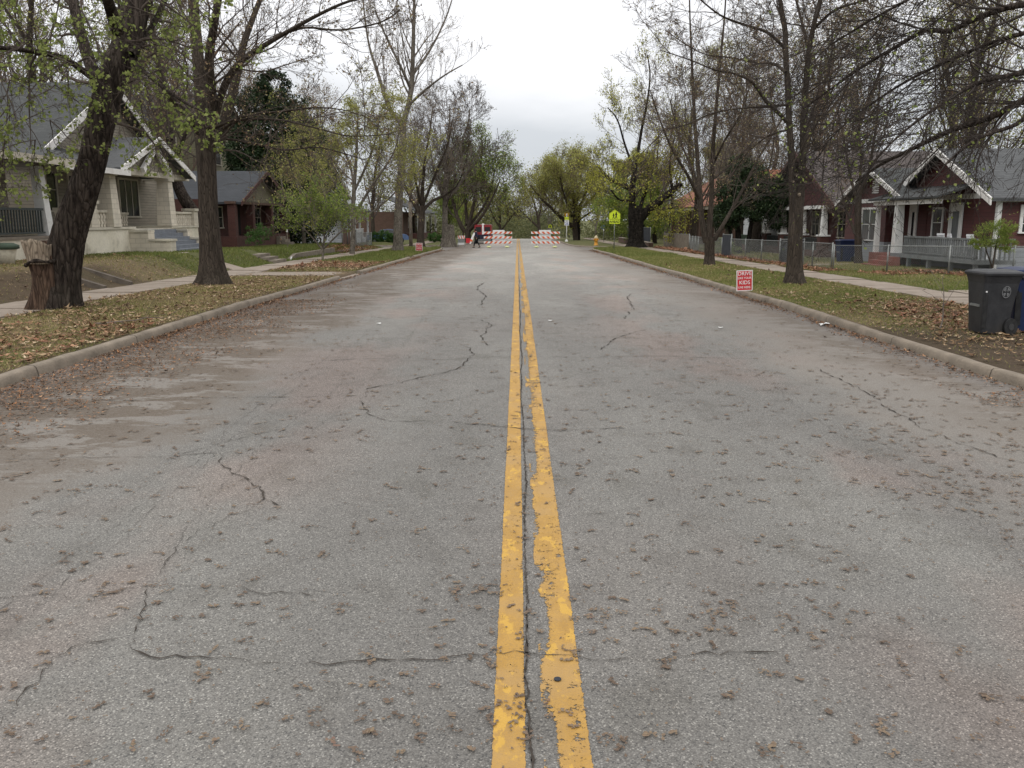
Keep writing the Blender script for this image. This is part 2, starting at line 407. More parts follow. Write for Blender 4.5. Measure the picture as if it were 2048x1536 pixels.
M['twig_red'] = pm('twig_reddish', (.17, .12, .098), (.11, .082, .066), 2, .9)
M['wood_raw'] = bark('weathered_wood', (.20, .155, .115), (.40, .33, .25), 9, .15, .6, .02)
M['wood_red'] = bark('peeled_wood', (.055, .036, .027), (.135, .088, .062), 9, .12, .9, .04)
def siding(name, col, pitch=.13, lap_shade=(.35)):
    m, t, b, o = new_mat(name); g = G(t); z = g.sepxyz()[2]
    fr = g.math('FRACT', g.math('DIVIDE', z, pitch))
    c = g.mix(g.rng(g.noise(1.5, 5, .6, g.mapv(scale=(1, 1, 4))), .35, .7), col, tuple(x * .8 for x in col))
    c = g.mix(g.rng(fr, .86, .9, 0, .75, False), c, tuple(x * lap_shade for x in col))  # dark line below each lap: shade put into the siding colour
    t.links.new(c, b.inputs['Base Color']); b.inputs['Roughness'].default_value = .75
    g.bump(b, g.math('SUBTRACT', 1.0, fr), .8, .03)
    return m
M['sid_tan'] = siding('tan_siding', (.26, .23, .18))
M['sid_red'] = siding('dark_red_siding', (.072, .019, .017), .14, .45)
M['sid_white'] = siding('white_siding', (.55, .57, .58), .14, .6)
M['sid_grey'] = siding('grey_siding', (.25, .265, .28), .2, .6)
M['sid_cream'] = siding('cream_siding', (.20, .185, .115), .15, .6)
def brick(name, c1, c2, mort, w=.22, h=.075):
    m, t, b, o = new_mat(name); g = G(t)
    xyz = g.sepxyz(); cmb = g.n('ShaderNodeCombineXYZ'); t.links.new(g.math('ADD', xyz[0], xyz[1]), cmb.inputs[0]); t.links.new(xyz[2], cmb.inputs[1])
    q = g.n('ShaderNodeTexBrick'); t.links.new(cmb.outputs[0], q.inputs['Vector'])
    q.inputs['Color1'].default_value = c1 + (1,); q.inputs['Color2'].default_value = c2 + (1,); q.inputs['Mortar'].default_value = mort + (1,)
    q.inputs['Scale'].default_value = 1; q.inputs['Brick Width'].default_value = w; q.inputs['Row Height'].default_value = h; q.inputs['Mortar Size'].default_value = .006
    c = g.mix(g.rng(g.noise(2, 5, .6), .4, .75, 0, .5), q.outputs[0], tuple(x * .6 for x in c1))
    t.links.new(c, b.inputs['Base Color']); b.inputs['Roughness'].default_value = .9
    g.bump(b, g.math('SUBTRACT', 1.0, q.outputs[1]), .5, .01)
    return m
M['brick_red'] = brick('red_brick', (.088, .031, .024), (.065, .024, .019), (.07, .045, .037))
M['brick_brown'] = brick('brown_brick', (.12, .066, .046), (.09, .05, .037), (.12, .09, .07))
M['stone'] = brick('cream_block', (.64, .585, .48), (.54, .49, .40), (.30, .27, .21), .42, .2)
M['cream_wall'] = pm('cream_render', (.72, .67, .55), (.63, .58, .46), 1.2, .85, .2, 20, dirt=(.26, .23, .17))
M['cream_trim'] = pm('cream_trim', (.58, .54, .44), (.48, .44, .36), 3, .7, dirt=(.25, .22, .17))
M['white'] = pm('white_paint', (.70, .70, .68), (.60, .60, .58), 3, .6, dirt=(.42, .40, .36))
M['white_peel'] = pm('peeling_white_trim', (.76, .75, .72), (.68, .66, .63), 6, .7, dirt=(.5, .47, .43))
def shingle(name, c1, c2, s=.25):
    m, t, b, o = new_mat(name); g = G(t)
    xyz = g.sepxyz(); cmb = g.n('ShaderNodeCombineXYZ'); t.links.new(xyz[0], cmb.inputs[0]); t.links.new(xyz[2], cmb.inputs[1])
    q = g.n('ShaderNodeTexBrick'); t.links.new(cmb.outputs[0], q.inputs['Vector'])
    q.inputs['Color1'].default_value = c1 + (1,); q.inputs['Color2'].default_value = c2 + (1,); q.inputs['Mortar'].default_value = tuple(x * .55 for x in c1) + (1,)
    q.inputs['Scale'].default_value = 1; q.inputs['Brick Width'].default_value = .3; q.inputs['Row Height'].default_value = .075; q.inputs['Mortar Size'].default_value = .008
    c = g.mix(g.rng(g.noise(.8, 5, .65), .35, .7, 0, .6), q.outputs[0], tuple(x * .7 for x in c1))
    c = g.mix(g.rng(g.noise(40, 3, .6), .4, .7, 0, .4), c, c2)
    t.links.new(c, b.inputs['Base Color']); b.inputs['Roughness'].default_value = .95
    g.bump(b, q.outputs[1], -.5 if False else .3, .01)
    return m
M['roof_grey'] = shingle('grey_shingles', (.043, .046, .046), (.07, .074, .073))
M['roof_dark'] = shingle('dark_shingles', (.035, .039, .045), (.055, .06, .068))
M['roof_light'] = shingle('pale_grey_shingles', (.065, .068, .07), (.095, .098, .10))
M['roof_brown'] = shingle('brown_shingles', (.072, .060, .056), (.105, .086, .080))
M['roof_tile'] = shingle('orange_tiles', (.30, .12, .07), (.22, .085, .05))
def glass(name, c=(.018, .02, .022)):
    m, t, b, o = new_mat(name); b.inputs['Base Color'].default_value = c + (1,); b.inputs['Roughness'].default_value = .12; b.inputs['Specular IOR Level'].default_value = .5
    return m
M['glass'] = glass('window_glass'); M['glass_curt'] = pm('curtained_glass', (.12, .13, .13), (.06, .065, .07), 3, .15, stretch=(3, 3, .3), spec=.5)
M['blackish'] = pm('dark_interior', (.02, .018, .017), (.03, .028, .025), 3, .9)
M['blue_step'] = pm('blue_painted_steps', (.185, .20, .222), (.145, .158, .178), 3, .7, dirt=(.26, .27, .29))
M['red_step'] = pm('red_painted_steps', (.24, .085, .065), (.17, .065, .05), 4, .8, dirt=(.2, .13, .1))
M['deck'] = pm('grey_deck_paint', (.19, .20, .20), (.13, .14, .14), 4, .8, dirt=(.09, .09, .08))
M['railing'] = pm('green_grey_rail', (.05, .06, .058), (.035, .042, .04), 5, .6)
M['galv'] = pm('galvanised_steel', (.28, .29, .28), (.18, .19, .18), 12, .5, metal=.5)
M['darkmetal'] = pm('dark_metal', (.035, .036, .038), (.05, .05, .05), 8, .6)
M['tarp'] = pm('dark_screen', (.022, .026, .035), (.04, .045, .055), 3, .8)
M['bin'] = pm('charcoal_plastic', (.026, .027, .030), (.040, .041, .044), 4, .45, .1, 120, dirt=(.062, .058, .052))
M['bin_blue'] = pm('blue_plastic', (.010, .020, .065), (.014, .026, .08), 4, .45)
M['emblem'] = pm('pale_print', (.20, .205, .21), (.13, .135, .14), 25, .6)
M['rubber'] = pm('black_rubber', (.015, .015, .016), (.03, .03, .03), 12, .8)
M['sign_red'] = pm('sign_red', (.62, .035, .045), (.52, .03, .04), 5, .45)
M['sign_white'] = pm('sign_white', (.78, .78, .77), (.70, .70, .69), 5, .5)
M['sign_fyg'] = pm('sign_yellow_green', (.60, .72, .03), (.52, .64, .03), 5, .45)
M['sign_black'] = pm('sign_black', (.015, .015, .015), (.02, .02, .02), 5, .5)
M['sign_blue'] = pm('sign_blue', (.04, .08, .32), (.05, .1, .38), 5, .5)
M['orange'] = pm('barrier_orange', (.72, .13, .035), (.60, .10, .03), 5, .5)
M['hydrant'] = pm('hydrant_orange', (.72, .33, .035), (.60, .26, .03), 6, .5, dirt=(.4, .2, .05))
M['hyd_top'] = pm('hydrant_pale', (.62, .52, .34), (.5, .42, .25), 6, .5)
M['sand'] = pm('pale_sandbag', (.72, .75, .38), (.6, .62, .3), 8, .8)
M['beacon'] = pm('beacon_amber', (.65, .38, .03), (.5, .28, .02), 6, .5)
M['chair'] = pm('white_resin', (.75, .76, .77), (.66, .67, .68), 4, .4)
M['car_blue'] = pm('blue_car_paint', (.10, .16, .30), (.08, .13, .26), 4, .25, spec=.6)
M['car_red'] = pm('red_van_paint', (.26, .014, .018), (.2, .012, .016), 4, .3, spec=.6)
M['car_dark'] = pm('dark_van_panel', (.025, .027, .05), (.02, .02, .035), 4, .4)
M['cloth_navy'] = pm('navy_cloth', (.018, .02, .045), (.028, .03, .06), 14, .9)
M['cloth_black'] = pm('black_cloth', (.012, .012, .014), (.022, .022, .024), 14, .9)
M['skin'] = pm('skin', (.42, .25, .18), (.38, .22, .15), 8, .5)
M['hair'] = pm('dark_hair', (.015, .011, .009), (.025, .018, .014), 20, .7)
M['pale_litter'] = pm('white_paper', (.7, .7, .68), (.62, .62, .6), 8, .7)
M['pole_wood'] = bark('weathered_pole', (.17, .145, .115), (.27, .235, .19), 9, .08, .4, .01)
M['terra'] = pm('green_pot', (.06, .09, .06), (.04, .06, .04), 5, .7)

# ------------------------------------------------------------------ ground and road
def grn_f(X, Y):
    n = nz2(X, Y, .6, 3)
    a = np.full(np.shape(X), .55)
    lv = (X < 0) & (X > -10.1)
    a = np.where(lv, np.interp(Y, [0, 14, 24, 32, 36, 40, 44, 60], [.46, .42, .26, .30, .50, .35, .95, .9]), a)
    rv = (X > 0) & (X < 10)
    a = np.where(rv, np.interp(Y, [0, 15, 20, 26, 32, 60], [.3, .35, .5, .72, .62, .72]), a)
    a = np.where((X < -11.5), np.where(Y < 32.5, .45, .98), a)
    a = np.where((X > 11.5), np.interp(Y, [0, 20, 35, 40, 60, 100], [.75, .8, .6, .45, .6, .7]), a)
    return np.clip(a + .30 * n, 0, 1)
def dirt_f(X, Y):
    n = nz2(X, Y, 1.1, 8) * .6
    a = ((X > 6) & (X < 10)) * sstep(16.2, 13.5, Y + n + (X - 7.5) * .5)
    a = np.maximum(a, ((X < -11.5) & (X > -13.2)) * sstep(28.8, 27, Y + n) * .8)
    a = np.maximum(a, .55 * ((X < -6.3) & (X > -10)) * sstep(-6.9, -6.4, X + n * .3) * (Y < 60))
    return np.clip(a, 0, 1)
def lit_f(X, Y):   # dead-leaf density per square metre
    n = nz2(X, Y, .9, 5); n2 = nz2(X, Y, 2.7, 2)
    lv = (X < -6.4) & (X > -10)
    d = np.where(lv, np.interp(Y, [0, 13, 18, 26, 31, 35, 38, 43, 45, 60], [60, 50, 38, 50, 36, 30, 95, 60, 10, 6]) * np.clip(1 + 1.3 * n + .6 * n2, .05, 3), 0.)
    rv = (X > 6.2) & (X < 10)
    d = np.where(rv, np.interp(Y, [0, 12, 15, 19, 22, 25, 60], [26, 28, 85, 75, 26, 14, 8]) * np.clip(.75 + 1.3 * n + .5 * n2 + .35 * (X - 7.6), .05, 3), d)
    d = np.where((X < -11.6) & (X > -17) & (Y < 33), 24 * np.clip(1 + 1.4 * n, .1, 3), d)
    d = np.where((X < -11.6) & (X > -17) & (Y >= 33), 4, d)
    d = np.where((X > 11.6) & (X < 17) & (Y < 36), 9 * np.clip(1 + n, .1, 2), d)
    return d
xs = np.concatenate([[-3000, -900, -400, -200, -120, -80, -60, -45, -35, -30, -26, -23, -20, -18.5, -17.5, -16.5, -15.5, -15], np.arange(-14.5, -8.6, .25), np.arange(-8.6, -5.2, .1), np.arange(-5.1, 5.2, 1.0), np.arange(5.2, 8.4, .1), np.arange(8.4, 13, .25),
                     [13, 13.5, 14, 15, 16, 17, 18, 20, 23, 26, 30, 35, 45, 60, 80, 120, 200, 400, 900, 3000]])
ys = np.concatenate([np.arange(-12, 60, .4), np.arange(60, 100, .5), np.arange(100, 160, 2.5), [165, 175, 190, 210, 250, 320, 400, 600, 1000, 2000, 4500]])
GX, GY = np.meshgrid(xs, ys)
GZ = ground_z(GX, GY)
V = np.stack([GX, GY, GZ], -1).reshape(-1, 3)
ny, nx = GX.shape
ii = (np.arange(ny - 1)[:, None] * nx + np.arange(nx - 1)[None, :]).ravel()
Fq = np.stack([ii, ii + 1, ii + nx + 1, ii + nx], 1)
me = np_mesh('ground', V, Fq, {'grn': grn_f(GX, GY).ravel(), 'dirt': dirt_f(GX, GY).ravel()}, True)
tag(link('ground', me, M['soil']), kind='structure')
# road
yr = np.concatenate([np.arange(-12, 160, .5), np.arange(160, 400, 10)])
K = 12
tt = np.linspace(0, 1, K + 1)
RXm = XLf(yr)[:, None] * (1 - tt) + XRf(yr)[:, None] * tt
RYm = np.repeat(yr[:, None], K + 1, 1)
camber = .035 * (1 - (RXm / 6.2) ** 2).clip(-.3, 1) - .035
V = np.stack([RXm, RYm, prof(RYm) + camber * 0], -1).reshape(-1, 3)
ii = (np.arange(len(yr) - 1)[:, None] * (K + 1) + np.arange(K)[None, :]).ravel()
Fq = np.stack([ii, ii + 1, ii + K + 2, ii + K + 1], 1)
tag(link('road', np_mesh('road', V, Fq, None, True), M['asphalt']), kind='structure')
mb = MB(); yy = np.linspace(77.6, 88, 12)
for a, b_ in zip(yy[:-1], yy[1:]):
    mb.add([(-90, a, prof(a)), (-8.5, a, prof(a)), (-8.5, b_, prof(b_)), (-90, b_, prof(b_))], [(0, 1, 2, 3)])
tag(mb.build('side_road', M['asphalt']), kind='structure')

def sweep(name, line, w, h, zf, mat, base=-.08, jitter=0, seed=0, round_=.025):
    """kerb: line = list of (x,y); w outward normal side width (sign), follows ground profile"""
    pts = []
    for (x0, y0), (x1, y1) in zip(line[:-1], line[1:]):
        L = math.hypot(x1 - x0, y1 - y0); n = max(1, int(L / .3))
        for k in range(n): pts.append((x0 + (x1 - x0) * k / n, y0 + (y1 - y0) * k / n))
    pts.append(line[-1]); r_ = random.Random(seed)
    P = np.array(pts); T = np.gradient(P, axis=0); T /= np.linalg.norm(T, axis=1)[:, None]
    Nn = np.stack([-T[:, 1], T[:, 0]], 1) * w / abs(w)
    W_ = abs(w)
    prf = [(0, base), (0.01, h * .35), (.022, h - round_), (.05, h), (W_ - .03, h + .004), (W_, h - .02), (W_, base)]
    V = []
    for i, (p, n) in enumerate(zip(P, Nn)):
        jx = nz2(p[1], p[0], .45, seed) * .02; 
        for k, (a, z) in enumerate(prf):
            j = jitter * (r_.random() - .5) if 1 <= k <= 5 else 0
            V.append((p[0] + n[0] * (a + j + jx * 0), p[1] + n[1] * (a + j), zf(p[1]) + z + j * .6 + jx * (0 < k < 6)))
    m = len(prf); Fs = []
    for i in range(len(P) - 1):
        for k in range(m - 1):
            Fs.append((i * m + k, i * m + k + 1, (i + 1) * m + k + 1, (i + 1) * m + k) if w < 0 else (i * m + k, (i + 1) * m + k, (i + 1) * m + k + 1, i * m + k + 1))
    b = MB(); b.add(V, Fs, True); b.add([V[k] for k in range(m)], [tuple(range(m))]); b.add([V[(len(P) - 1) * m + k] for k in range(m)], [tuple(range(m))])
    acc = 0
    for i in range(1, len(P) - 1):
        acc += np.linalg.norm(P[i] - P[i - 1])
        if acc > 2.9:
            acc = 0; t_ = T[i] * .006; n0 = Nn[i]
            A = [(V[i * m + k][0] - n0[0] * .003 * (k < 3), V[i * m + k][1], V[i * m + k][2] + .003) for k in range(m)]
            A = [(q[0] - n0[0] * .002 + (0), q[1], q[2]) for q in A]
            JT.add([(q[0] - t_[0], q[1] - t_[1], q[2]) for q in A] + [(q[0] + t_[0], q[1] + t_[1], q[2]) for q in A], [(k, k + 1, m + k + 1, m + k) for k in range(m - 1)])
    return tag(b.build(name, mat), kind='structure')
JT = MB()
zf = lambda y: float(prof(y))
sweep('kerb', [(-6.2, -10), (-6.2, 30.6)], .17, .13, zf, M['kerb'], jitter=.012, seed=1)
sweep('kerb', [(-6.2, 34.6), (-6.2, 50.8)], .17, .12, zf, M['kerb'], jitter=.012, seed=2)
sweep('kerb', [(-6.2, 53.0), (-6.2, 72), (-6.35, 74), (-6.9, 76), (-8.5, 77.5), (-12, 77.6), (-60, 77.6)], .17, .12, zf, M['kerb'], jitter=.01, seed=3)
sweep('kerb', [(-60, 88), (-8.5, 88), (-6.5, 90), (-5.7, 94), (-5.5, 112), (-5.5, 150)], .17, .12, zf, M['kerb'], seed=4)
sweep('kerb', [(6.04, -10), (6.04, 71), (6.3, 74), (7.2, 77), (8.0, 78.5), (8.0, 80.5), (7, 82.5), (5.9, 85), (5.4, 92), (5.3, 112), (5.3, 150)], -.17, .13, zf, M['kerb'], jitter=.012, seed=5)
tag(JT.build('kerb_joints', M['crack']), kind='structure')
# sidewalks
def walk(name, x0, x1, y0, y1, step=1.5, rise=None, zoff=.125):
    b = MB(); y = y0; k = 0
    while y < y1 - .01:
        ye = min(y + step, y1); dz = .012 * math.sin(k * 2.3 + x0)
        za = float(ground_z((x0 + x1) / 2, y)) + .04 if rise is None else rise(y); 
        a, c = prof(y + .008) + zoff + dz, prof(ye - .008) + zoff + dz
        b.hexa([(x0, y + .008, a - .12), (x1, y + .008, a - .12), (x1, ye - .008, c - .12), (x0, ye - .008, c - .12)],
               [(x0, y + .008, a), (x1, y + .008, a), (x1, ye - .008, c), (x0, ye - .008, c)])
        y = ye; k += 1
    return tag(b.build(name, M['walkway']), kind='structure')
walk('sidewalk', -11.55, -10.05, -10, 76.5); walk('sidewalk', -11.55, -10.05, 90, 150)
walk('sidewalk', 10.05, 11.5, -10, 150)
def slab(name, pts, th=.1, mat=None):
    """pts: 4 corner (x,y,z)"""
    b = MB(); b.hexa([(p[0], p[1], p[2] - th) for p in pts], pts); return tag(b.build(name, mat or M['walkway']), kind='structure')
z31, z34 = zf(31), zf(34.3)
slab('walkway_apron', [(-6.19, 30.9, z31 + .012), (-6.19, 34.3, z34 + .012), (-7.3, 34.1, z34 + .11), (-7.3, 31.2, z31 + .11)][::-1])
slab('walkway', [(-7.31, 31.2, z31 + .112), (-7.31, 34.1, z34 + .112), (-10.04, 33.6, z34 + .12), (-10.04, 31.6, z31 + .12)][::-1])
slab('walkway', [(-6.19, 51, zf(51) + .02), (-6.19, 52.9, zf(53) + .02), (-10.04, 52.6, zf(53) + .118), (-10.04, 51.4, zf(51) + .118)][::-1])
slab('garden_path', [(-11.57, 35.6, zf(36) + .13), (-11.57, 37.0, zf(37) + .13), (-13.9, 36.9, zf(37) + .80), (-13.9, 35.5, zf(36) + .80)][::-1])
slab('garden_path', [(11.52, 22.2, .13), (16, 22.2, .19), (16, 23.4, .19), (11.52, 23.4, .13)])
slab('garden_path', [(11.52, 39.4, zf(39) + .13), (16, 39.4, zf(39) + .2), (16, 40.6, zf(40) + .2), (11.52, 40.6, zf(40) + .13)])

# double yellow line: a finely divided sheet carrying edge / wear attributes
def stripe(x0, x1, wearf, seed):
    ysn = np.concatenate([np.arange(1.5, 12, .05), np.arange(12, 145, .5)])
    k = 9; t = np.linspace(0, 1, k)
    Xm = x0 + (x1 - x0) * t[None, :] + 0 * ysn[:, None] + .0015 * nz2(ysn, ysn * 0, 2, seed)[:, None]
    Ym = np.repeat(ysn[:, None], k, 1)
    ed = np.clip(np.minimum(t, 1 - t) * 9, 0, 1)[None, :] + 0 * Ym
    we = wearf(t[None, :] + 0 * Ym, Ym)
    V = np.stack([Xm, Ym, prof(Ym) + .004], -1).reshape(-1, 3)
    ii = (np.arange(len(ysn) - 1)[:, None] * k + np.arange(k - 1)[None, :]).ravel()
    Fq = np.stack([ii, ii + 1, ii + k + 1, ii + k], 1)
    return tag(link('centre_line', np_mesh('centre_line', V, Fq, {'edge': ed.ravel(), 'wear': we.ravel()}, True), M['paint']), kind='structure')
stripe(-.110, .050, lambda t, y: 1.02 + .16 * nz2(y, t, 2, 1) + .35 * sstep(.75, 1.0, t) * (.3 + .7 * nz2(y, t, 3.1, 5)), 1)
def wr(t, y):
    a = 1.10 + .2 * nz2(y, t * 3, 1.4, 4)
    # the inner half of the right-hand stripe has mostly flaked off
    flake = sstep(.40, .30, t) * (.30 + .75 * nz2(y * 1.0, t * 2, 2.6, 7) + .45 * nz2(y, t * 2, 7.3, 17)) * np.interp(y, [8, 25], [1, .5])
    return a + flake
stripe(.074, .306, wr, 2)

# cracks
def crack(pts, w=.009, mat='crack', seed=0, px=True, z=.008, jag=.35):
    r_ = np.random.default_rng(seed)
    P = [gr(*p)[:2] for p in pts] if px else pts
    out = []
    for (a, b) in zip(P[:-1], P[1:]):
        a = np.array(a); b = np.array(b); L = np.linalg.norm(b - a); n = max(2, int(L / (.035 + .004 * a[1])))
        for k in range(n): out.append(a + (b - a) * k / n)
    out.append(np.array(P[-1])); out = np.array(out)
    T = np.gradient(out, axis=0); T /= np.linalg.norm(T, axis=1)[:, None] + 1e-9; Nn = np.stack([-T[:, 1], T[:, 0]], 1)
    j = np.cumsum(r_.normal(0, .006, len(out))) ; j -= np.linspace(j[0], j[-1], len(out)); j += r_.normal(0, .010, len(out))
    out = out + Nn * j[:, None] * (1 + .05 * out[:, 1:2])
    ww = w * (.55 + .028 * out[:, 1]) * (1 + .8 * r_.normal(0, 1, len(out))).clip(.12, 2.6)
    ww[0] = ww[-1] = w * .1
    A = out + Nn * ww[:, None] / 2; B = out - Nn * ww[:, None] / 2
    V = [(p[0], p[1], prof(p[1]) + z) for p in A] + [(p[0], p[1], prof(p[1]) + z) for p in B]
    n = len(out); return V, [(n + i, n + i + 1, i + 1, i) for i in range(n - 1)]
CR = [([(255, 1290), (300, 1315), (420, 1320), (560, 1322), (700, 1318), (850, 1312), (960, 1300), (1050, 1295), (1110, 1300), (1180, 1308), (1270, 1315), (1370, 1312), (1480, 1305), (1560, 1306)], .009),
      ([(1560, 1306), (1700, 1275), (1850, 1290), (2048, 1308), (2200, 1312)], .003),
      ([(-100, 1192), (0, 1195), (100, 1190), (160, 1198), (250, 1180), (330, 1170), (450, 1175), (560, 1185), (650, 1195)], .0055),
      ([(300, 1178), (288, 1240), (262, 1280), (255, 1292)], .007),
      ([(-30, 1500), (10, 1450), (40, 1390), (110, 1320), (170, 1290), (255, 1275)], .007),
      ([(300, 1165), (360, 1090), (460, 1030), (540, 1010)], .004),
      ([(720, 800), (740, 778), (800, 766), (880, 748), (920, 735), (945, 708), (938, 695)], .013),
      ([(720, 800), (735, 830), (780, 845), (860, 841), (980, 850), (1100, 860), (1180, 858), (1250, 855)], .011),
      ([(200, 800), (400, 798), (600, 795), (720, 792)], .010),
      ([(340, 912), (440, 906), (452, 940), (490, 960), (520, 985), (518, 1005), (560, 1012)], .011),
      ([(0, 920), (200, 915), (340, 912), (500, 870), (620, 848)], .005),
      ([(600, 725), (740, 718), (900, 720), (1000, 712), (1150, 715), (1300, 712), (1500, 718)], .009),
      ([(760, 640), (850, 632), (1000, 640), (1100, 637)], .010),
      ([(975, 695), (962, 672), (985, 650), (960, 640)], .014), ([(955, 612), (972, 592), (955, 580), (968, 565)], .018),
      ([(1630, 735), (1700, 770), (1800, 830), (1900, 880), (2000, 915), (2060, 930)], .012),
      ([(1250, 640), (1266, 618), (1255, 600), (1262, 588)], .016),
      ([(1130, 1035), (1230, 1025), (1330, 1005)], .004), ([(1090, 862), (1300, 866), (1460, 880)], .004),
      ([(1200, 700), (1230, 680), (1290, 660)], .012), ([(700, 600), (860, 605), (1000, 600)], .012), ([(880, 560), (1000, 556), (1200, 558)], .014)]
V, Fs = [], []
for i, (p, w) in enumerate(CR):
    v, f = crack(p, w, seed=i); b = len(V); V += v; Fs += [tuple(b + q for q in t) for t in f]
# crack along the centre line, crumbled
r_ = np.random.default_rng(4)
for s in range(2):
    yy = np.arange(1.6, 60, .022); n = len(yy); mid = .054 + .009 * np.sin(yy * 1.1) + .006 * np.sin(yy * 3.1 + s)
    mid = mid + np.convolve(r_.normal(0, .006, n), [.3, .5, .3], 'same')
    wd = (np.abs(r_.normal(.012, .010, n)) + .004 * (yy > 6)) * np.clip(.6 + .7 * nz2(yy, yy * 0, 2.2, s), .25, 1.4) * (1 if s == 0 else .35)
    v = [(a - w / 2, y, prof(y) + .008) for a, w, y in zip(mid, wd, yy)] + [(a + w / 2, y, prof(y) + .008) for a, w, y in zip(mid, wd, yy)]
    b = len(V); V += v; Fs += [(b + i, b + n + i, b + n + i + 1, b + i + 1) for i in range(n - 1)]
mb = MB(); mb.add(V, Fs); tag(mb.build('road_cracks', M['crack']), kind='structure')
V, Fs = [], []
for i, (x, y0, y1) in enumerate([(-2.55, 3.2, 14), (-2.75, 4, 16), (-2.2, 5, 12), (3.1, 5, 20), (-1.9, 8, 20)]):
    v, f = crack([(x + .05 * math.sin(i + k), y0 + (y1 - y0) * k / 8) for k in range(9)], .003, seed=200 + i, px=False, z=.006); b = len(V); V += v; Fs += [tuple(b + q for q in t) for t in f]
mb = MB(); mb.add(V, Fs); tag(mb.build('road_seams', M['crack_faint']), kind='structure')

# ------------------------------------------------------------------ vegetation generators
def norm(a): return a / (np.linalg.norm(a, axis=-1, keepdims=True) + 1e-9)
def tubes_np(P, Rd, s, flat=1.0):
    """P (N,n,3) polylines, Rd (N,n) radii -> verts, quads"""
    N_, n, _ = P.shape
    T = np.empty_like(P); T[:, 1:-1] = P[:, 2:] - P[:, :-2]; T[:, 0] = P[:, 1] - P[:, 0]; T[:, -1] = P[:, -1] - P[:, -2]
    T = norm(T)
    ref = np.zeros_like(P); A = np.abs(T.mean(1)); ref[..., 2] = 1; vert = A[:, 2] > .8; ref[vert] = (1, 0, 0)
    U = norm(np.cross(T, ref)); Vv = np.cross(U, T)
    an = np.linspace(0, 2 * np.pi, s, endpoint=False)
    ring = U[:, :, None, :] * np.cos(an)[None, None, :, None] + Vv[:, :, None, :] * (np.sin(an) * flat)[None, None, :, None]
    V = P[:, :, None, :] + ring * Rd[:, :, None, None]
    base = (np.arange(N_) * n * s)[:, None, None]; i = (np.arange(n - 1) * s)[None, :, None]; k = np.arange(s)[None, None, :]; k2 = (k + 1) % s
    Fq = np.stack([base + i + k, base + i + k2, base + i + s + k2, base + i + s + k], -1).reshape(-1, 4)
    return V.reshape(-1, 3), Fq
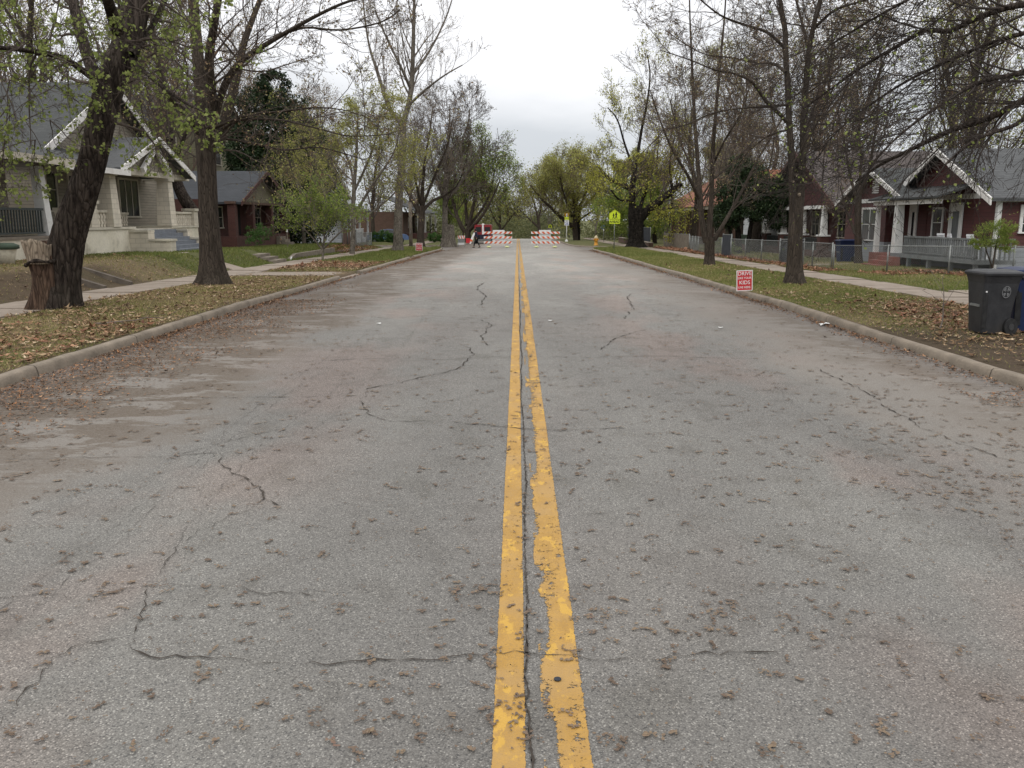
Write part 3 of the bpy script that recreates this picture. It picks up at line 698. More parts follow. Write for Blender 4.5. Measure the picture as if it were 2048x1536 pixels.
class Tree:
    def __init__(s, seed): s.r = np.random.default_rng(seed); s.tr = []; s.br = []; s.tips = []; s.tipd = []
    def guide(s, pts, sides=10, sub=4):
        """pts: list of (x,y,z,r). smooth resample; returns (P,R)"""
        A = np.array(pts, float); n = len(A)
        t = np.arange(n); tq = np.linspace(0, n - 1, (n - 1) * sub + 1)
        # catmull-rom
        out = []
        for q in tq:
            i = min(int(q), n - 2); f = q - i
            p0 = A[max(i - 1, 0)]; p1 = A[i]; p2 = A[i + 1]; p3 = A[min(i + 2, n - 1)]
            out.append(.5 * ((2 * p1) + (-p0 + p2) * f + (2 * p0 - 5 * p1 + 4 * p2 - p3) * f * f + (-p0 + 3 * p1 - 3 * p2 + p3) * f ** 3))
        out = np.array(out)
        out[:, 3] = np.interp(tq, t, A[:, 3])
        s.tr.append((out[:, :3], out[:, 3], sides)); return out
    def grow(s, P0, D0, L0, R0, levels, nseg=(7, 6, 5, 4), wander=.22, up=.10, droop=0.0, kids=(7, 6, 5), spread=(.9, .8, .8), lr=(.55, .5, .45), rmin=.004, tmin=.15, rr=.5, taper=.25):
        P, D, L, Rr = P0, norm(D0), L0, R0
        for lv in range(levels):
            n = nseg[min(lv, len(nseg) - 1)]; N_ = len(P)
            pts = np.empty((N_, n + 1, 3)); pts[:, 0] = P; d = D.copy(); dirs = np.empty((N_, n + 1, 3)); dirs[:, 0] = d
            for i in range(n):
                d = norm(d + s.r.normal(0, wander, (N_, 3)) + np.array([0, 0, up - droop * (i / n)]) * (1.0 if lv < 3 else .7))
                pts[:, i + 1] = pts[:, i] + d * (L / n)[:, None]; dirs[:, i + 1] = d
            tp = np.linspace(1, taper, n + 1)[None, :]
            rad = np.maximum(Rr[:, None] * tp, rmin)
            s.br.append((pts, rad, 6 if lv == 0 else (4 if lv == 1 else 3)))
            if lv >= levels - 2:
                s.tips.append(pts[:, -1]); s.tipd.append(dirs[:, -1])
                s.tips.append(pts[:, n // 2]); s.tipd.append(dirs[:, n // 2])
            if lv == levels - 1: break
            k = kids[min(lv, len(kids) - 1)]
            t = (tmin + (1 - tmin) * (np.arange(k)[None, :] + s.r.random((N_, k))) / k)
            q = t * n; i0 = np.minimum(q.astype(int), n - 1); f = (q - i0)[..., None]
            ar = np.arange(N_)[:, None]
            cp = pts[ar, i0] * (1 - f) + pts[ar, i0 + 1] * f
            cd = dirs[ar, i0]
            rv = norm(s.r.normal(0, 1, (N_, k, 3))); perp = norm(rv - cd * (rv * cd).sum(-1, keepdims=True))
            sp = spread[min(lv, len(spread) - 1)] * (.7 + .6 * s.r.random((N_, k, 1)))
            nd = norm(cd + perp * sp)
            nl = L[:, None] * lr[min(lv, len(lr) - 1)] * (1.25 - .75 * t) * (.6 + .8 * s.r.random((N_, k)))
            nr = np.interp(t.ravel(), [0, 1], [1, taper]).reshape(t.shape) * Rr[:, None] * rr * (.7 + .5 * s.r.random((N_, k)))
            P, D, L, Rr = cp.reshape(-1, 3), nd.reshape(-1, 3), nl.ravel(), nr.ravel()
        return s
    def sprout(s, g, k, t0, t1, L, rr=.45, side=.9, upb=.25, **kw):
        """children along a guide polyline g (n,4)"""
        n = len(g) - 1; t = t0 + (t1 - t0) * (np.arange(k) + s.r.random(k)) / k
        q = t * n; i0 = np.minimum(q.astype(int), n - 1); f = (q - i0)[:, None]
        p = g[i0, :3] * (1 - f) + g[i0 + 1, :3] * f; rd = (g[i0, 3] * (1 - f[:, 0]) + g[i0 + 1, 3] * f[:, 0])
        d = norm(g[i0 + 1, :3] - g[i0, :3]); rv = norm(s.r.normal(0, 1, (k, 3))); perp = norm(rv - d * (rv * d).sum(-1, keepdims=True))
        nd = norm(d * .7 + perp * side + np.array([0, 0, upb]))
        Ls = L * (1.15 - .45 * (t - t0) / (t1 - t0 + 1e-6)) * (.6 + .7 * s.r.random(k))
        s.grow(p, nd, Ls, np.maximum(rd * rr * (.6 + .6 * s.r.random(k)), .012), **kw)
        return s
def leaf_quads(P, size, r, up=0.0, aspect=.7, droop=0, bend=.25):
    """one folded leaf (2 quads sharing midrib -> 6 verts) per point"""
    N_ = len(P); sz = size * (.6 + .8 * r.random(N_))
    a = norm(r.normal(0, 1, (N_, 3)) + np.array([0, 0, -droop])); rv = r.normal(0, 1, (N_, 3)); rv[:, 2] *= (1 - up) ; b = norm(np.cross(a, rv))
    c = np.cross(a, b)
    p0 = P; p1 = P + a * sz[:, None]; m = (p0 + p1) / 2
    l = m + b * (sz * aspect / 2)[:, None] + c * (sz * bend * .5)[:, None]; q = m - b * (sz * aspect / 2)[:, None] + c * (sz * bend * .5)[:, None]
    V = np.stack([p0, l, p1, q], 1).reshape(-1, 3)
    base = (np.arange(N_) * 4)[:, None]
    return V, base + np.array([[0, 1, 2, 3]]), np.repeat(r.random(N_), 4)
def join(parts):
    Vs, Fs, b = [], [], 0
    for V, Fq in parts: Vs.append(V); Fs.append(Fq + b); b += len(V)
    return np.concatenate(Vs), np.concatenate(Fs)
def finish(T, name, loc, label, cat='tree', group=None, bk='bark2', tw='twig', leaf=None, lsize=.06, nleaf=0, lspread=.1, droop=0, tipfrac=1, flare=0, ridge=0, aspect=.7):
    loc = np.array(loc, float)
    root = empty(name, tuple(loc), label, cat, group)
    if T.tr:
        parts = []
        for (P, r_, s_) in T.tr:
            V, Fq = tubes_np(P[None], r_[None], s_)
            if flare or ridge:
                n = len(P); ring = V.reshape(n, s_, 3); c = P[:, None, :]; dv = ring - c
                zrel = (P[:, 2] - loc[2])[:, None]; an = np.linspace(0, 2 * np.pi, s_, endpoint=False)[None, :]
                fl = 1 + flare * np.exp(-np.maximum(zrel, 0) / .35) * (.65 + .5 * np.cos(an * 4 + .8) + .3 * np.cos(an * 7 + 2)).clip(.1, 2)
                if s_ > 100:
                    q1 = nz2(an * 7.0, zrel * 2.2, 1.0, 2) ; q2 = nz2(an * 15.0 + q1, zrel * 4.5, 1.0, 9)
                    rdx = 1 + .030 * (1 - np.abs(q1) * 2.2).clip(-1, 1) * -1 + .024 * (np.abs(q2) * 2).clip(0, 1)
                rd = (rdx if s_ > 100 else 1) + ridge * (np.sin(an * 9 + zrel * 2.0) * .5 + np.sin(an * 17 - zrel * 3.1) * .35 + np.sin(an * 5 + zrel * 5) * .4)
                V = (c + dv * (fl * rd)[..., None]).reshape(-1, 3)
            parts.append((V, Fq))
        V, Fq = join(parts); link('trunk', np_mesh('trunk', V - loc, Fq, None, True), M[bk], root)
    if T.br:
        V, Fq = join([tubes_np(P, r_, s_) for (P, r_, s_) in T.br])
        link('branches', np_mesh('branches', V - loc, Fq, None, True), M[tw], root)
    if leaf and nleaf and T.tips:
        tp = np.concatenate(T.tips); r = T.r
        if tipfrac < 1: tp = tp[r.random(len(tp)) < tipfrac]
        idx = r.integers(0, len(tp), nleaf); P = tp[idx] + r.normal(0, lspread, (nleaf, 3))
        V, Fq, rnd = leaf_quads(P, lsize, r, droop=droop, aspect=aspect)
        link('foliage', np_mesh('foliage', V - loc, Fq, {'rnd': rnd}), M[leaf], root)
    return root
def gp(Y, pts, X=None):
    """guide points (x,y,width px[,dY]) at distance Y -> (x,y,z,r)"""
    out = []
    for p in pts:
        d = p[3] if len(p) > 3 else 0
        q = atY(p[0], p[1], Y + d); out.append((q[0], q[1], q[2], p[2] / 2 / F * (Y + d)))
    return out
BARE = dict(levels=4, kids=(6, 5, 5), nseg=(6, 5, 4, 3), wander=.2, up=.12)
TREES = True
if TREES:
    # --- 1: leaning old maple with a broken fork, left verge
    Y0 = 18.7; T = Tree(11)
    g0 = T.guide(gp(Y0, [(122, 640, 78), (122, 600, 70), (124, 560, 66), (131, 500, 66), (143, 450, 62), (164, 390, 56), (184, 325, 51), (199, 260, 50), (212, 200, 51, .1), (232, 140, 54, .2), (252, 90, 50, .4), (277, 0, 47, .7), (300, -90, 40, 1), (320, -200, 34, 1.3), (345, -400, 24, 1.6), (360, -600, 14, 2)]), 150, 34)
    Ts = Tree(12); gs = Ts.guide(gp(Y0, [(97, 632, 66, -.05), (99, 585, 60, -.1), (96, 550, 58, -.15), (88, 524, 58, -.2), (84, 514, 56, -.22)]), 20, 3)
    ga = T.guide(gp(Y0, [(205, 200, 26), (185, 140, 24, .5), (165, 80, 22, 1.0), (148, 10, 20, 1.5), (130, -90, 16, 2)]), 10, 4)
    gb = T.guide(gp(Y0, [(198, 165, 14), (130, 118, 12, -.8), (60, 102, 9, -1.6), (-20, 95, 8, -2.4), (-120, 100, 5, -3)]), 8, 4)
    gc = T.guide(gp(Y0, [(262, 110, 16), (300, 60, 12, 1.0), (330, 0, 9, 1.5), (350, -60, 6, 2)]), 8, 3)
    gd = T.guide(gp(Y0, [(235, 60, 26), (200, -40, 18, -2), (150, -130, 12, -4), (90, -180, 8, -5)]), 8, 3)
    ge = T.guide(gp(Y0, [(262, 120, 9), (320, 170, 7, -1.0), (370, 205, 5, -1.8), (410, 225, 3, -2.3)]), 6, 3)
    kw = dict(levels=4, kids=(5, 4, 3), nseg=(7, 5, 4, 3), wander=.2, up=.0, droop=.12, rmin=.003, lr=(.45, .42, .5))
    T.sprout(ga, 9, .15, 1, 1.7, rr=.35, upb=-.05, **kw)
    T.sprout(gb, 12, .15, 1, 1.5, rr=.45, upb=-.3, **kw)
    T.sprout(gc, 6, .3, 1, 1.5, rr=.45, upb=-.1, **kw)
    T.sprout(gd, 10, .2, 1, 2.0, rr=.45, upb=-.4, **kw)
    T.sprout(ge, 5, .2, 1, 1.0, rr=.5, upb=-.1, **kw)
    T.sprout(g0, 10, .45, .75, 1.5, rr=.13, upb=-.15, side=1.3, **kw)
    # hanging sprays in front of the porch gable
    hang = [(20, 300, -1), (60, 250, -1.4), (100, 330, -1.2), (130, 200, -.8), (30, 190, -1.8), (300, 230, -.8), (340, 210, -1.2), (180, 130, -1), (-10, 250, -2), (50, 330, -.9), (250, 170, -1), (310, 120, -.5), (0, 120, -1.5), (40, 60, -1), (90, 30, -.6), (60, 170, -2), (110, 260, -1.6), (20, 250, -2.4), (150, 60, -.5), (330, 60, 0), (370, 150, -.6), (280, 290, -1), (330, 300, -.8), (240, 300, -1.2), (380, 250, -1), (210, 60, -1.5), (70, 370, -1.6), (10, 370, -2), (360, 20, .5)]
    for (x, y, dy) in hang:
        p = np.array([atY(x, y - 90, Y0 + dy)] * 2)
        T.grow(p, T.r.normal(0, .5, (2, 3)) + np.array([0, 0, -.35]), np.array([1.5, 1.1]), np.array([.012, .01]), **{**kw, 'kids': (6, 4, 3)})
    o = finish(T, 'maple_tree', gr(110, 615, .1), 'large leaning rough-barked maple with a broken-off fork, nearest tree on the left', leaf='lime', lsize=.070, nleaf=6500, lspread=.03, tipfrac=.22, droop=.4, bk='bark', flare=.25, ridge=.018, aspect=.85)
    V, Fq = tubes_np(gs[None, :, :3], gs[None, :, 3] * (1 + .0), 24); rg = V.reshape(len(gs), 24, 3); an = np.linspace(0, 6.283, 24, endpoint=False)[None, :]; zz_ = gs[:, 2:3]
    V = (gs[:, None, :3] + (rg - gs[:, None, :3]) * (1 + .05 * np.sin(an * 5 + zz_ * 3) + .03 * np.sin(an * 11) + .3 * np.exp(-np.maximum(zz_ - .1, 0) / .3) * (.6 + .4 * np.cos(an * 3)))[..., None]).reshape(-1, 3)
    link('stump', np_mesh('stump', V - np.array(o.location), Fq, None, True), M['wood_red'], o)
    # broken fork: weathered snag
    mb = MB(); Yb = Y0 - .32
    cx, cy, cz = atY(82, 512, Yb); n = 22; rows = [(0.0, .60, 0), (.12, .66, 0), (.25, .64, 0), (.38, .66, 0)]
    vs = []; rr0 = 30 / F * Yb
    for i in range(7):
        f = i / 6; 
        for k in range(n):
            a = 2 * math.pi * k / n; top = .34 + .09 * math.sin(a + 3.4) + .025 * math.sin(a * 4) + .015 * math.sin(a * 9 + 2)
            rr1 = rr0 * (.80 + .16 * f) * (1 + .05 * math.sin(a * 7) + .035 * math.sin(a * 11 + 1))
            vs.append((cx - .06 * f + rr1 * math.cos(a), cy + rr1 * math.sin(a), cz - .16 + f * (top + .08)))
    for k in range(n):
        a = 2 * math.pi * k / n; vs.append((cx - .06 + rr0 * .55 * math.cos(a), cy + rr0 * .55 * math.sin(a), cz + .12 + .06 * math.sin(a * 4)))
    fs = [(i * n + k, i * n + (k + 1) % n, (i + 1) * n + (k + 1) % n, (i + 1) * n + k) for i in range(7) for k in range(n)] + [tuple(7 * n + k for k in range(n))]
    mb.add(vs, fs, True); snag = mb.build('broken_limb', M['wood_raw'], o); snag['label'] = 'broken-off pale weathered fork stub'
    mb = MB(); mb.tube([(cx + rr0 * .93 * math.cos(a), cy + rr0 * .93 * math.sin(a), cz - .12 + .03 * math.sin(a * 3) + .04 * math.cos(a)) for a in np.linspace(math.pi * .75, math.pi * 2.3, 22)], [.035 + .012 * math.sin(k * 1.3) for k in range(22)], 8); mb.build('bark_collar', M['bark'], o)

    # --- 2: big dark-trunked tree left verge
    Y0 = 26.05; T = Tree(22)
    g0 = T.guide(gp(Y0, [(426, 590, 60), (426, 560, 52), (424, 530, 46), (420, 480, 41), (417, 420, 37), (414, 350, 36), (412, 300, 38), (410, 262, 42)]), 28, 5)
    l1 = T.guide(gp(Y0, [(408, 300, 28.8), (404, 240, 25.9), (400, 170, 23.8, .3), (394, 90, 21.6, .6), (386, 0, 19.4, 1), (380, -110, 15.8, 1.2), (370, -260, 10.1, 1.5)]), 12, 4)
    l2 = T.guide(gp(Y0, [(420, 275, 21.6), (424, 200, 19.4, -.4), (418, 120, 17.3, -1), (430, 40, 14.4, -1.6), (445, -60, 11.5, -2), (455, -180, 7.2, -2.5)]), 10, 4)
    l3 = T.guide(gp(Y0, [(434, 285, 23.0), (456, 220, 18.0, .3), (474, 150, 15.8, .6), (487, 90, 13.0, 1), (508, 30, 10.1, 1.3), (540, -50, 7.2, 1.5)]), 10, 4)
    l4 = T.guide(gp(Y0, [(432, 230, 13.0, -.2), (450, 170, 14.4, -.4), (480, 125, 12.2, -.9), (530, 90, 9.4, -1.5), (585, 58, 7.9, -2.2), (640, 28, 6.5, -3), (700, 2, 5.0, -4), (770, -10, 3.6, -5)]), 8, 4)
    l5 = T.guide(gp(Y0, [(408, 280, 20.2), (385, 240, 15.8, -.5), (350, 205, 13.0, -1), (325, 170, 10.1, -1.4), (312, 100, 7.9, -1.5), (300, 20, 5.8, -1.4)]), 8, 4)
    l6 = T.guide(gp(Y0, [(440, 262, 8.0), (480, 240, 6.0, -1), (560, 240, 4.5, -2.5), (640, 258, 3.5, -3.8), (700, 272, 2.5, -4.6), (790, 268, 1.5, -5.4)]), 6, 4)
    l7 = T.guide(gp(Y0, [(412, 270, 17.3), (372, 235, 11.5, 1), (330, 190, 9.4, 2), (290, 160, 6.5, 3), (240, 140, 4.3, 3.6)]), 8, 4)
    l8 = T.guide(gp(Y0, [(560, 70, 6.5, -1.9), (610, 55, 5.0, -2.2), (680, 60, 3.6, -2.8), (760, 45, 2.9, -3.2), (800, 20, 1.8, -3.5)]), 6, 4)
    l9 = T.guide(gp(Y0, [(430, 255, 6, -.5), (490, 232, 5, -1.4), (570, 222, 4, -2.4), (640, 215, 3, -3.2), (700, 222, 2, -3.8)]), 6, 4)
    l10 = T.guide(gp(Y0, [(434, 275, 6, .5), (500, 285, 5, 1), (570, 300, 4, 1.5), (640, 295, 3, 2), (730, 320, 2, 2.5)]), 6, 4)
    kw = dict(levels=4, kids=(6, 5, 3), nseg=(7, 5, 4, 3), wander=.17, up=.05, rmin=.004, lr=(.5, .45, .5))
    T.sprout(l9, 8, .15, 1, 1.8, rr=.5, upb=-.1, **{**kw, 'up': -.02}); T.sprout(l10, 8, .15, 1, 1.6, rr=.5, upb=-.1, **{**kw, 'up': -.02})
    for gq, k, L in ((l1, 12, 2.6), (l2, 10, 2.4), (l3, 10, 2.6), (l5, 10, 2.2), (l7, 8, 2.2)): T.sprout(gq, k, .2, 1, L, rr=.26, upb=.1, **kw)
    T.sprout(l4, 14, .2, 1, 2.4, rr=.32, upb=-.1, **kw); T.sprout(l8, 6, .2, 1, 1.4, rr=.4, upb=.1, **kw)
    T.sprout(l6, 10, .15, 1, 2.2, rr=.5, upb=-.05, **{**kw, 'up': -.02})
    T.sprout(g0, 6, .75, 1, 1.8, rr=.12, upb=-.1, side=1.4, **kw)
    finish(T, 'oak_tree', gr(427, 570, .1), 'big straight dark tree with flared base in front of the cream bungalow', leaf='bud', lsize=.055, nleaf=6500, lspread=.03, flare=.45, ridge=.008)

    # --- small leafy trees left verge
    def leafy(seed, base, Y, w, h, label, stems, leaf, nl, ls, name='small_tree', bk='bark_pale', tw='twig_grey', L=2.2, up=.08, k=9, lspread=.1, **fk):
        T = Tree(seed); gs = []
        for st in stems: gs.append(T.guide(gp(Y, st), 8, 4))
        for i, g in enumerate(gs): T.sprout(g, k, .25 if i else .35, 1, L, rr=.35, side=1.1, upb=.2, levels=4, kids=(6, 4, 3), nseg=(5, 4, 3, 3), wander=.18, up=up, rmin=.0045)
        return finish(T, name, base, label, leaf=leaf, nleaf=nl, lsize=ls, lspread=lspread, bk=bk, tw=tw, **fk)
    leafy(31, gr(705, 508, .1), 56.6, 0, 0, 'young pale-trunked tree with wide pale green crown on the left verge',
          [[(704, 508, 11), (706, 470, 9), (706, 430, 9), (708, 380, 8), (712, 320, 6), (715, 260, 4), (716, 215, 2)], [(707, 440, 6), (680, 380, 5, .8), (640, 330, 3, 1.5), (610, 290, 2, 2)], [(708, 430, 6), (745, 370, 5, -.6), (785, 310, 3, -1.5), (800, 260, 2, -2)],
           [(706, 460, 5), (670, 425, 4, -1), (625, 400, 3, -2), (590, 370, 2, -2)], [(708, 450, 5), (750, 420, 4, 1), (790, 385, 3, 1.5), (810, 350, 2, 2)], [(710, 400, 5), (700, 330, 4, 1), (670, 270, 2, 2)], [(710, 380, 5), (745, 300, 4, -1), (760, 230, 2, -1)]], 'olive', 15000, .11, L=2.9)
    leafy(32, gr(645, 520, .1), 46.2, 0, 0, 'low multi-stemmed sapling with pale green leaves in front of the red brick house',
          [[(645, 520, 5), (647, 492, 4), (650, 460, 3), (652, 420, 2), (650, 390, 1.5)], [(646, 500, 4), (620, 470, 3, .3), (590, 440, 2, .5), (575, 420, 1.5, .5)], [(646, 498, 4), (680, 465, 3, -.3), (705, 440, 2, -.5)], [(646, 495, 3), (630, 450, 2, -.6), (615, 410, 1.5, -1)], [(647, 490, 3), (665, 440, 2, .6), (675, 400, 1.5, 1)]],
          'spring', 6500, .085, name='sapling', L=1.5, k=7)
    leafy(33, gr(600, 486, .4), 66, 0, 0, 'pale green leafy tree behind the sapling, leaning against the dark evergreen',
          [[(608, 486, 8), (606, 440, 7), (600, 380, 6), (596, 320, 4), (600, 250, 2)], [(604, 430, 5), (570, 390, 4, -1), (560, 340, 2, -1)], [(603, 400, 5), (640, 350, 4, 1), (665, 290, 2, 1)], [(600, 380, 5), (575, 300, 3, 1), (585, 230, 2, 1)], [(602, 420, 4), (640, 400, 3, -2), (665, 370, 2, -2)]], 'olive', 4500, .10, name='leafy_tree', L=2.2, k=6)
    # --- stumpy knobbly trunk (tall sycamore) left verge
    T = Tree(41); Y0 = 62.9
    g0 = T.guide(gp(Y0, [(795, 506, 24), (796, 490, 19), (796, 450, 17), (798, 400, 15), (803, 330, 14), (806, 270, 13), (806, 240, 13)]), 14, 4)
    l1 = T.guide(gp(Y0, [(806, 245, 11), (818, 205, 10), (824, 160, 9), (826, 100, 8), (828, 30, 6), (830, -60, 4), (832, -140, 2)]), 8, 4)
    l2 = T.guide(gp(Y0, [(804, 250, 10), (780, 218, 8), (766, 180, 7, .5), (752, 135, 6, 1), (738, 90, 4, 1.5), (728, 20, 3, 2), (722, -60, 2, 2)]), 8, 4)
    l3 = T.guide(gp(Y0, [(822, 180, 6), (800, 130, 5, -1), (775, 80, 4, -1.5), (750, 20, 3, -2)]), 6, 4)
    l4 = T.guide(gp(Y0, [(825, 150, 6), (860, 100, 4, 1), (890, 40, 3, 2), (910, -20, 2, 2)]), 6, 4)
    l5 = T.guide(gp(Y0, [(818, 210, 6), (850, 180, 4, -1), (890, 150, 3, -2), (925, 130, 2, -2)]), 6, 4)
    kw = dict(levels=3, kids=(6, 4), nseg=(5, 4, 3), wander=.12, up=.14, rmin=.007, lr=(.5, .45))
    for gq, k, L in ((l1, 20, 3.4), (l2, 13, 3.0), (l3, 8, 2.6), (l4, 9, 2.8), (l5, 7, 2.2)): T.sprout(gq, k, .12, 1, L, rr=.4, side=.8, upb=.4, **kw)
    finish(T, 'sycamore_tree', gr(795, 503, .1), 'very tall bare forked tree with knobbly trunk near the left yard sign', bk='bark_pale', tw='twig_grey', leaf='bud', lsize=.07, nleaf=3500, lspread=.05, flare=.3)

    def bare(seed, base, Y, label, stems, k=10, L=3, name='bare_tree', bk='bark2', tw='twig', leaf=None, nl=0, ls=.08, group=None, up=.12, rm=None, upb=.25, lv=4, kids=(6, 4, 3), side=.95, lspread=.15, t0=.2, droop=0, flare=.2, lr=(.52, .48, .45)):
        T = Tree(seed); rm = rm if rm is not None else Y * .00013
        gs = [T.guide(gp(Y, st), 10, 4) for st in stems]
        for i, g in enumerate(gs):
            if i == 0 and len(gs) > 3: continue
            T.sprout(g, k, t0 if i else max(t0, .45), 1, L, rr=.30, side=side, upb=upb, levels=lv, kids=kids, nseg=(5, 4, 3, 3), wander=.17, up=up, rmin=rm, lr=lr, droop=droop)
        return finish(T, name, base, label, leaf=leaf, nleaf=nl, lsize=ls, lspread=lspread, bk=bk, tw=tw, group=group, flare=flare)
    bare(51, gr(842, 493, .1), 81, 'dark bare tree with a dense twiggy vase-shaped crown behind the left yard sign',
         [[(842, 494, 16), (841, 470, 14), (843, 440, 13), (843, 412, 14)], [(838, 425, 9), (822, 395, 7), (805, 360, 5, 1), (795, 300, 3, 1), (800, 230, 2, 1)], [(844, 425, 9), (845, 380, 7), (850, 320, 5, -1), (860, 260, 3, -1), (865, 215, 2)], [(847, 420, 8), (865, 402, 6, 1), (890, 390, 5, 2), (915, 370, 3, 2), (930, 330, 2, 2)], [(846, 410, 6), (870, 350, 5, -1), (895, 290, 3, -2), (905, 240, 2, -2)], [(842, 410, 6), (828, 340, 4, -2), (830, 260, 2, -2)]], k=11, L=3.6, leaf='bud', nl=2500, kids=(7, 4, 3), tw='twig_grey')
    bare(52, gr(897, 492, .1), 84, 'bare tree with a thick pale cut-off base at the corner of the side road',
         [[(897, 494, 32), (897, 478, 27), (896, 455, 25), (896, 449, 22)], [(890, 470, 12), (890, 430, 11), (891, 380, 10), (893, 320, 7), (898, 260, 4), (900, 215, 2)], [(891, 400, 6), (870, 350, 4, 1), (860, 290, 2, 1)], [(892, 370, 6), (915, 310, 4, -1), (935, 250, 3, -1), (940, 215, 2, -1)], [(893, 400, 6), (925, 360, 4, 1), (950, 310, 2, 2)]], k=12, L=3.8, bk='bark_pale', leaf='bud', nl=2500, kids=(8, 5, 3))
    bare(53, gr(935, 486, -.1), 104, 'multi-stemmed tree hazed with fresh green leaves beyond the side road, left of the barricades',
         [[(936, 488, 14), (936, 470, 12), (934, 458, 10)], [(930, 465, 9), (917, 440, 8), (905, 400, 6, 1), (895, 350, 4, 1)], [(936, 460, 9), (945, 420, 7), (955, 370, 5), (962, 320, 3), (965, 280, 2)], [(938, 462, 8), (965, 430, 6, -1), (985, 395, 4, -1), (1000, 360, 2, -1)], [(934, 450, 7), (930, 390, 5, 2), (925, 320, 3, 2)], [(940, 450, 6), (975, 400, 4, 2), (990, 340, 2, 3)]], k=12, L=4.4, leaf='spring', nl=16000, ls=.16, lspread=.35, kids=(7, 5, 3), name='leafy_tree')
    bare(54, gr(1005, 482, -.2), 150, 'distant green-hazed tree just left of the road crest', [[(1000, 484, 8), (1000, 460, 6), (1000, 430, 4), (1000, 400, 2)], [(1000, 465, 4), (1018, 440, 3), (1030, 425, 2)], [(1000, 455, 4), (985, 430, 3), (975, 400, 2)]], k=9, L=4, leaf='olive', nl=5000, ls=.22, lspread=.6, name='leafy_tree')

    # --- right side, from far to near
    bare(61, gr(1072, 480, 0), 150, 'far bare brownish tree right of the road crest', [[(1078, 484, 8), (1078, 450, 6), (1072, 420, 4), (1060, 380, 2)], [(1078, 455, 5), (1055, 435, 3), (1040, 420, 2)], [(1077, 440, 4), (1085, 400, 3), (1095, 360, 2)]], k=11, L=5, leaf='olive', nl=3500, ls=.2, lspread=.5)
    bare(62, gr(1140, 482, .1), 118, 'round-crowned olive green tree with a leaning bough over the right-hand barricade',
         [[(1152, 486, 10), (1150, 460, 9.5), (1150, 435, 9), (1148, 400, 7), (1142, 350, 5), (1138, 318, 2)], [(1149, 455, 10), (1128, 440, 8, -1), (1102, 415, 6, -2), (1085, 400, 4, -3), (1060, 370, 2, -3)], [(1148, 420, 7), (1120, 380, 5, 2), (1108, 340, 3, 2)], [(1149, 430, 7), (1170, 390, 5, -2), (1176, 340, 3, -2)], [(1149, 440, 6), (1128, 390, 4, -3), (1120, 350, 2, -4)], [(1149, 430, 6), (1160, 370, 4, 3), (1160, 325, 2, 3)]],
         k=14, L=3.4, leaf='olive', nl=34000, ls=.15, lspread=.35, kids=(6, 5, 3), name='round_tree', tw='twig_red')
    leafy(63, gr(1155, 481, .1), 119, 0, 0, 'slim dark-trunked tree with bright yellow-green leaves beside the speed sign',
          [[(1156, 483, 9), (1157, 460, 8), (1158, 430, 5), (1165, 400, 3), (1175, 370, 2)], [(1158, 440, 4), (1180, 425, 3, -2), (1200, 410, 2, -3)], [(1157, 450, 4), (1140, 430, 2, -2)], [(1160, 420, 4), (1190, 390, 3, -2), (1200, 365, 2, -3)]], 'yellowg', 7000, .15, name='yellow_green_tree', bk='bark_dark', L=3.6, lspread=.3)
    bare(64, gr(1270, 495, .1), 77.2, 'old black-barked knobbly maple with a heavy low bough and yellow-green leaves behind the school sign',
         [[(1272, 497, 38), (1272, 480, 30), (1272, 455, 30), (1272, 430, 32), (1270, 412, 26)], [(1276, 440, 22), (1296, 420, 18), (1320, 402, 15, -1), (1344, 382, 12, -1), (1362, 368, 9, -1.5)], [(1266, 425, 16), (1264, 395, 13), (1266, 360, 11), (1268, 345, 7)], [(1262, 378, 11), (1240, 368, 8, 1), (1215, 355, 6, 2), (1195, 330, 3, 2)], [(1278, 425, 9), (1285, 400, 7, 1), (1292, 380, 5, 1), (1298, 330, 3, 1)],
          [(1268, 360, 9), (1275, 310, 7, 2), (1285, 250, 5, 3), (1295, 200, 4, 3), (1300, 150, 3, 3), (1295, 110, 2, 3)], [(1270, 345, 6), (1250, 290, 4, 3), (1235, 240, 3, 3), (1215, 215, 2, 3)], [(1345, 382, 6, -1), (1340, 330, 4, -1), (1350, 270, 2, -1)], [(1345, 390, 6, -1), (1343, 420, 4, -1), (1338, 455, 2, -1)], [(1268, 400, 6), (1240, 400, 4, -2), (1222, 380, 2, -3)]],
         k=9, L=2.9, bk='bark_dark', tw='twig', leaf='yellowg', nl=11000, ls=.13, lspread=.2, kids=(6, 4, 3), name='maple_tree', flare=.5)
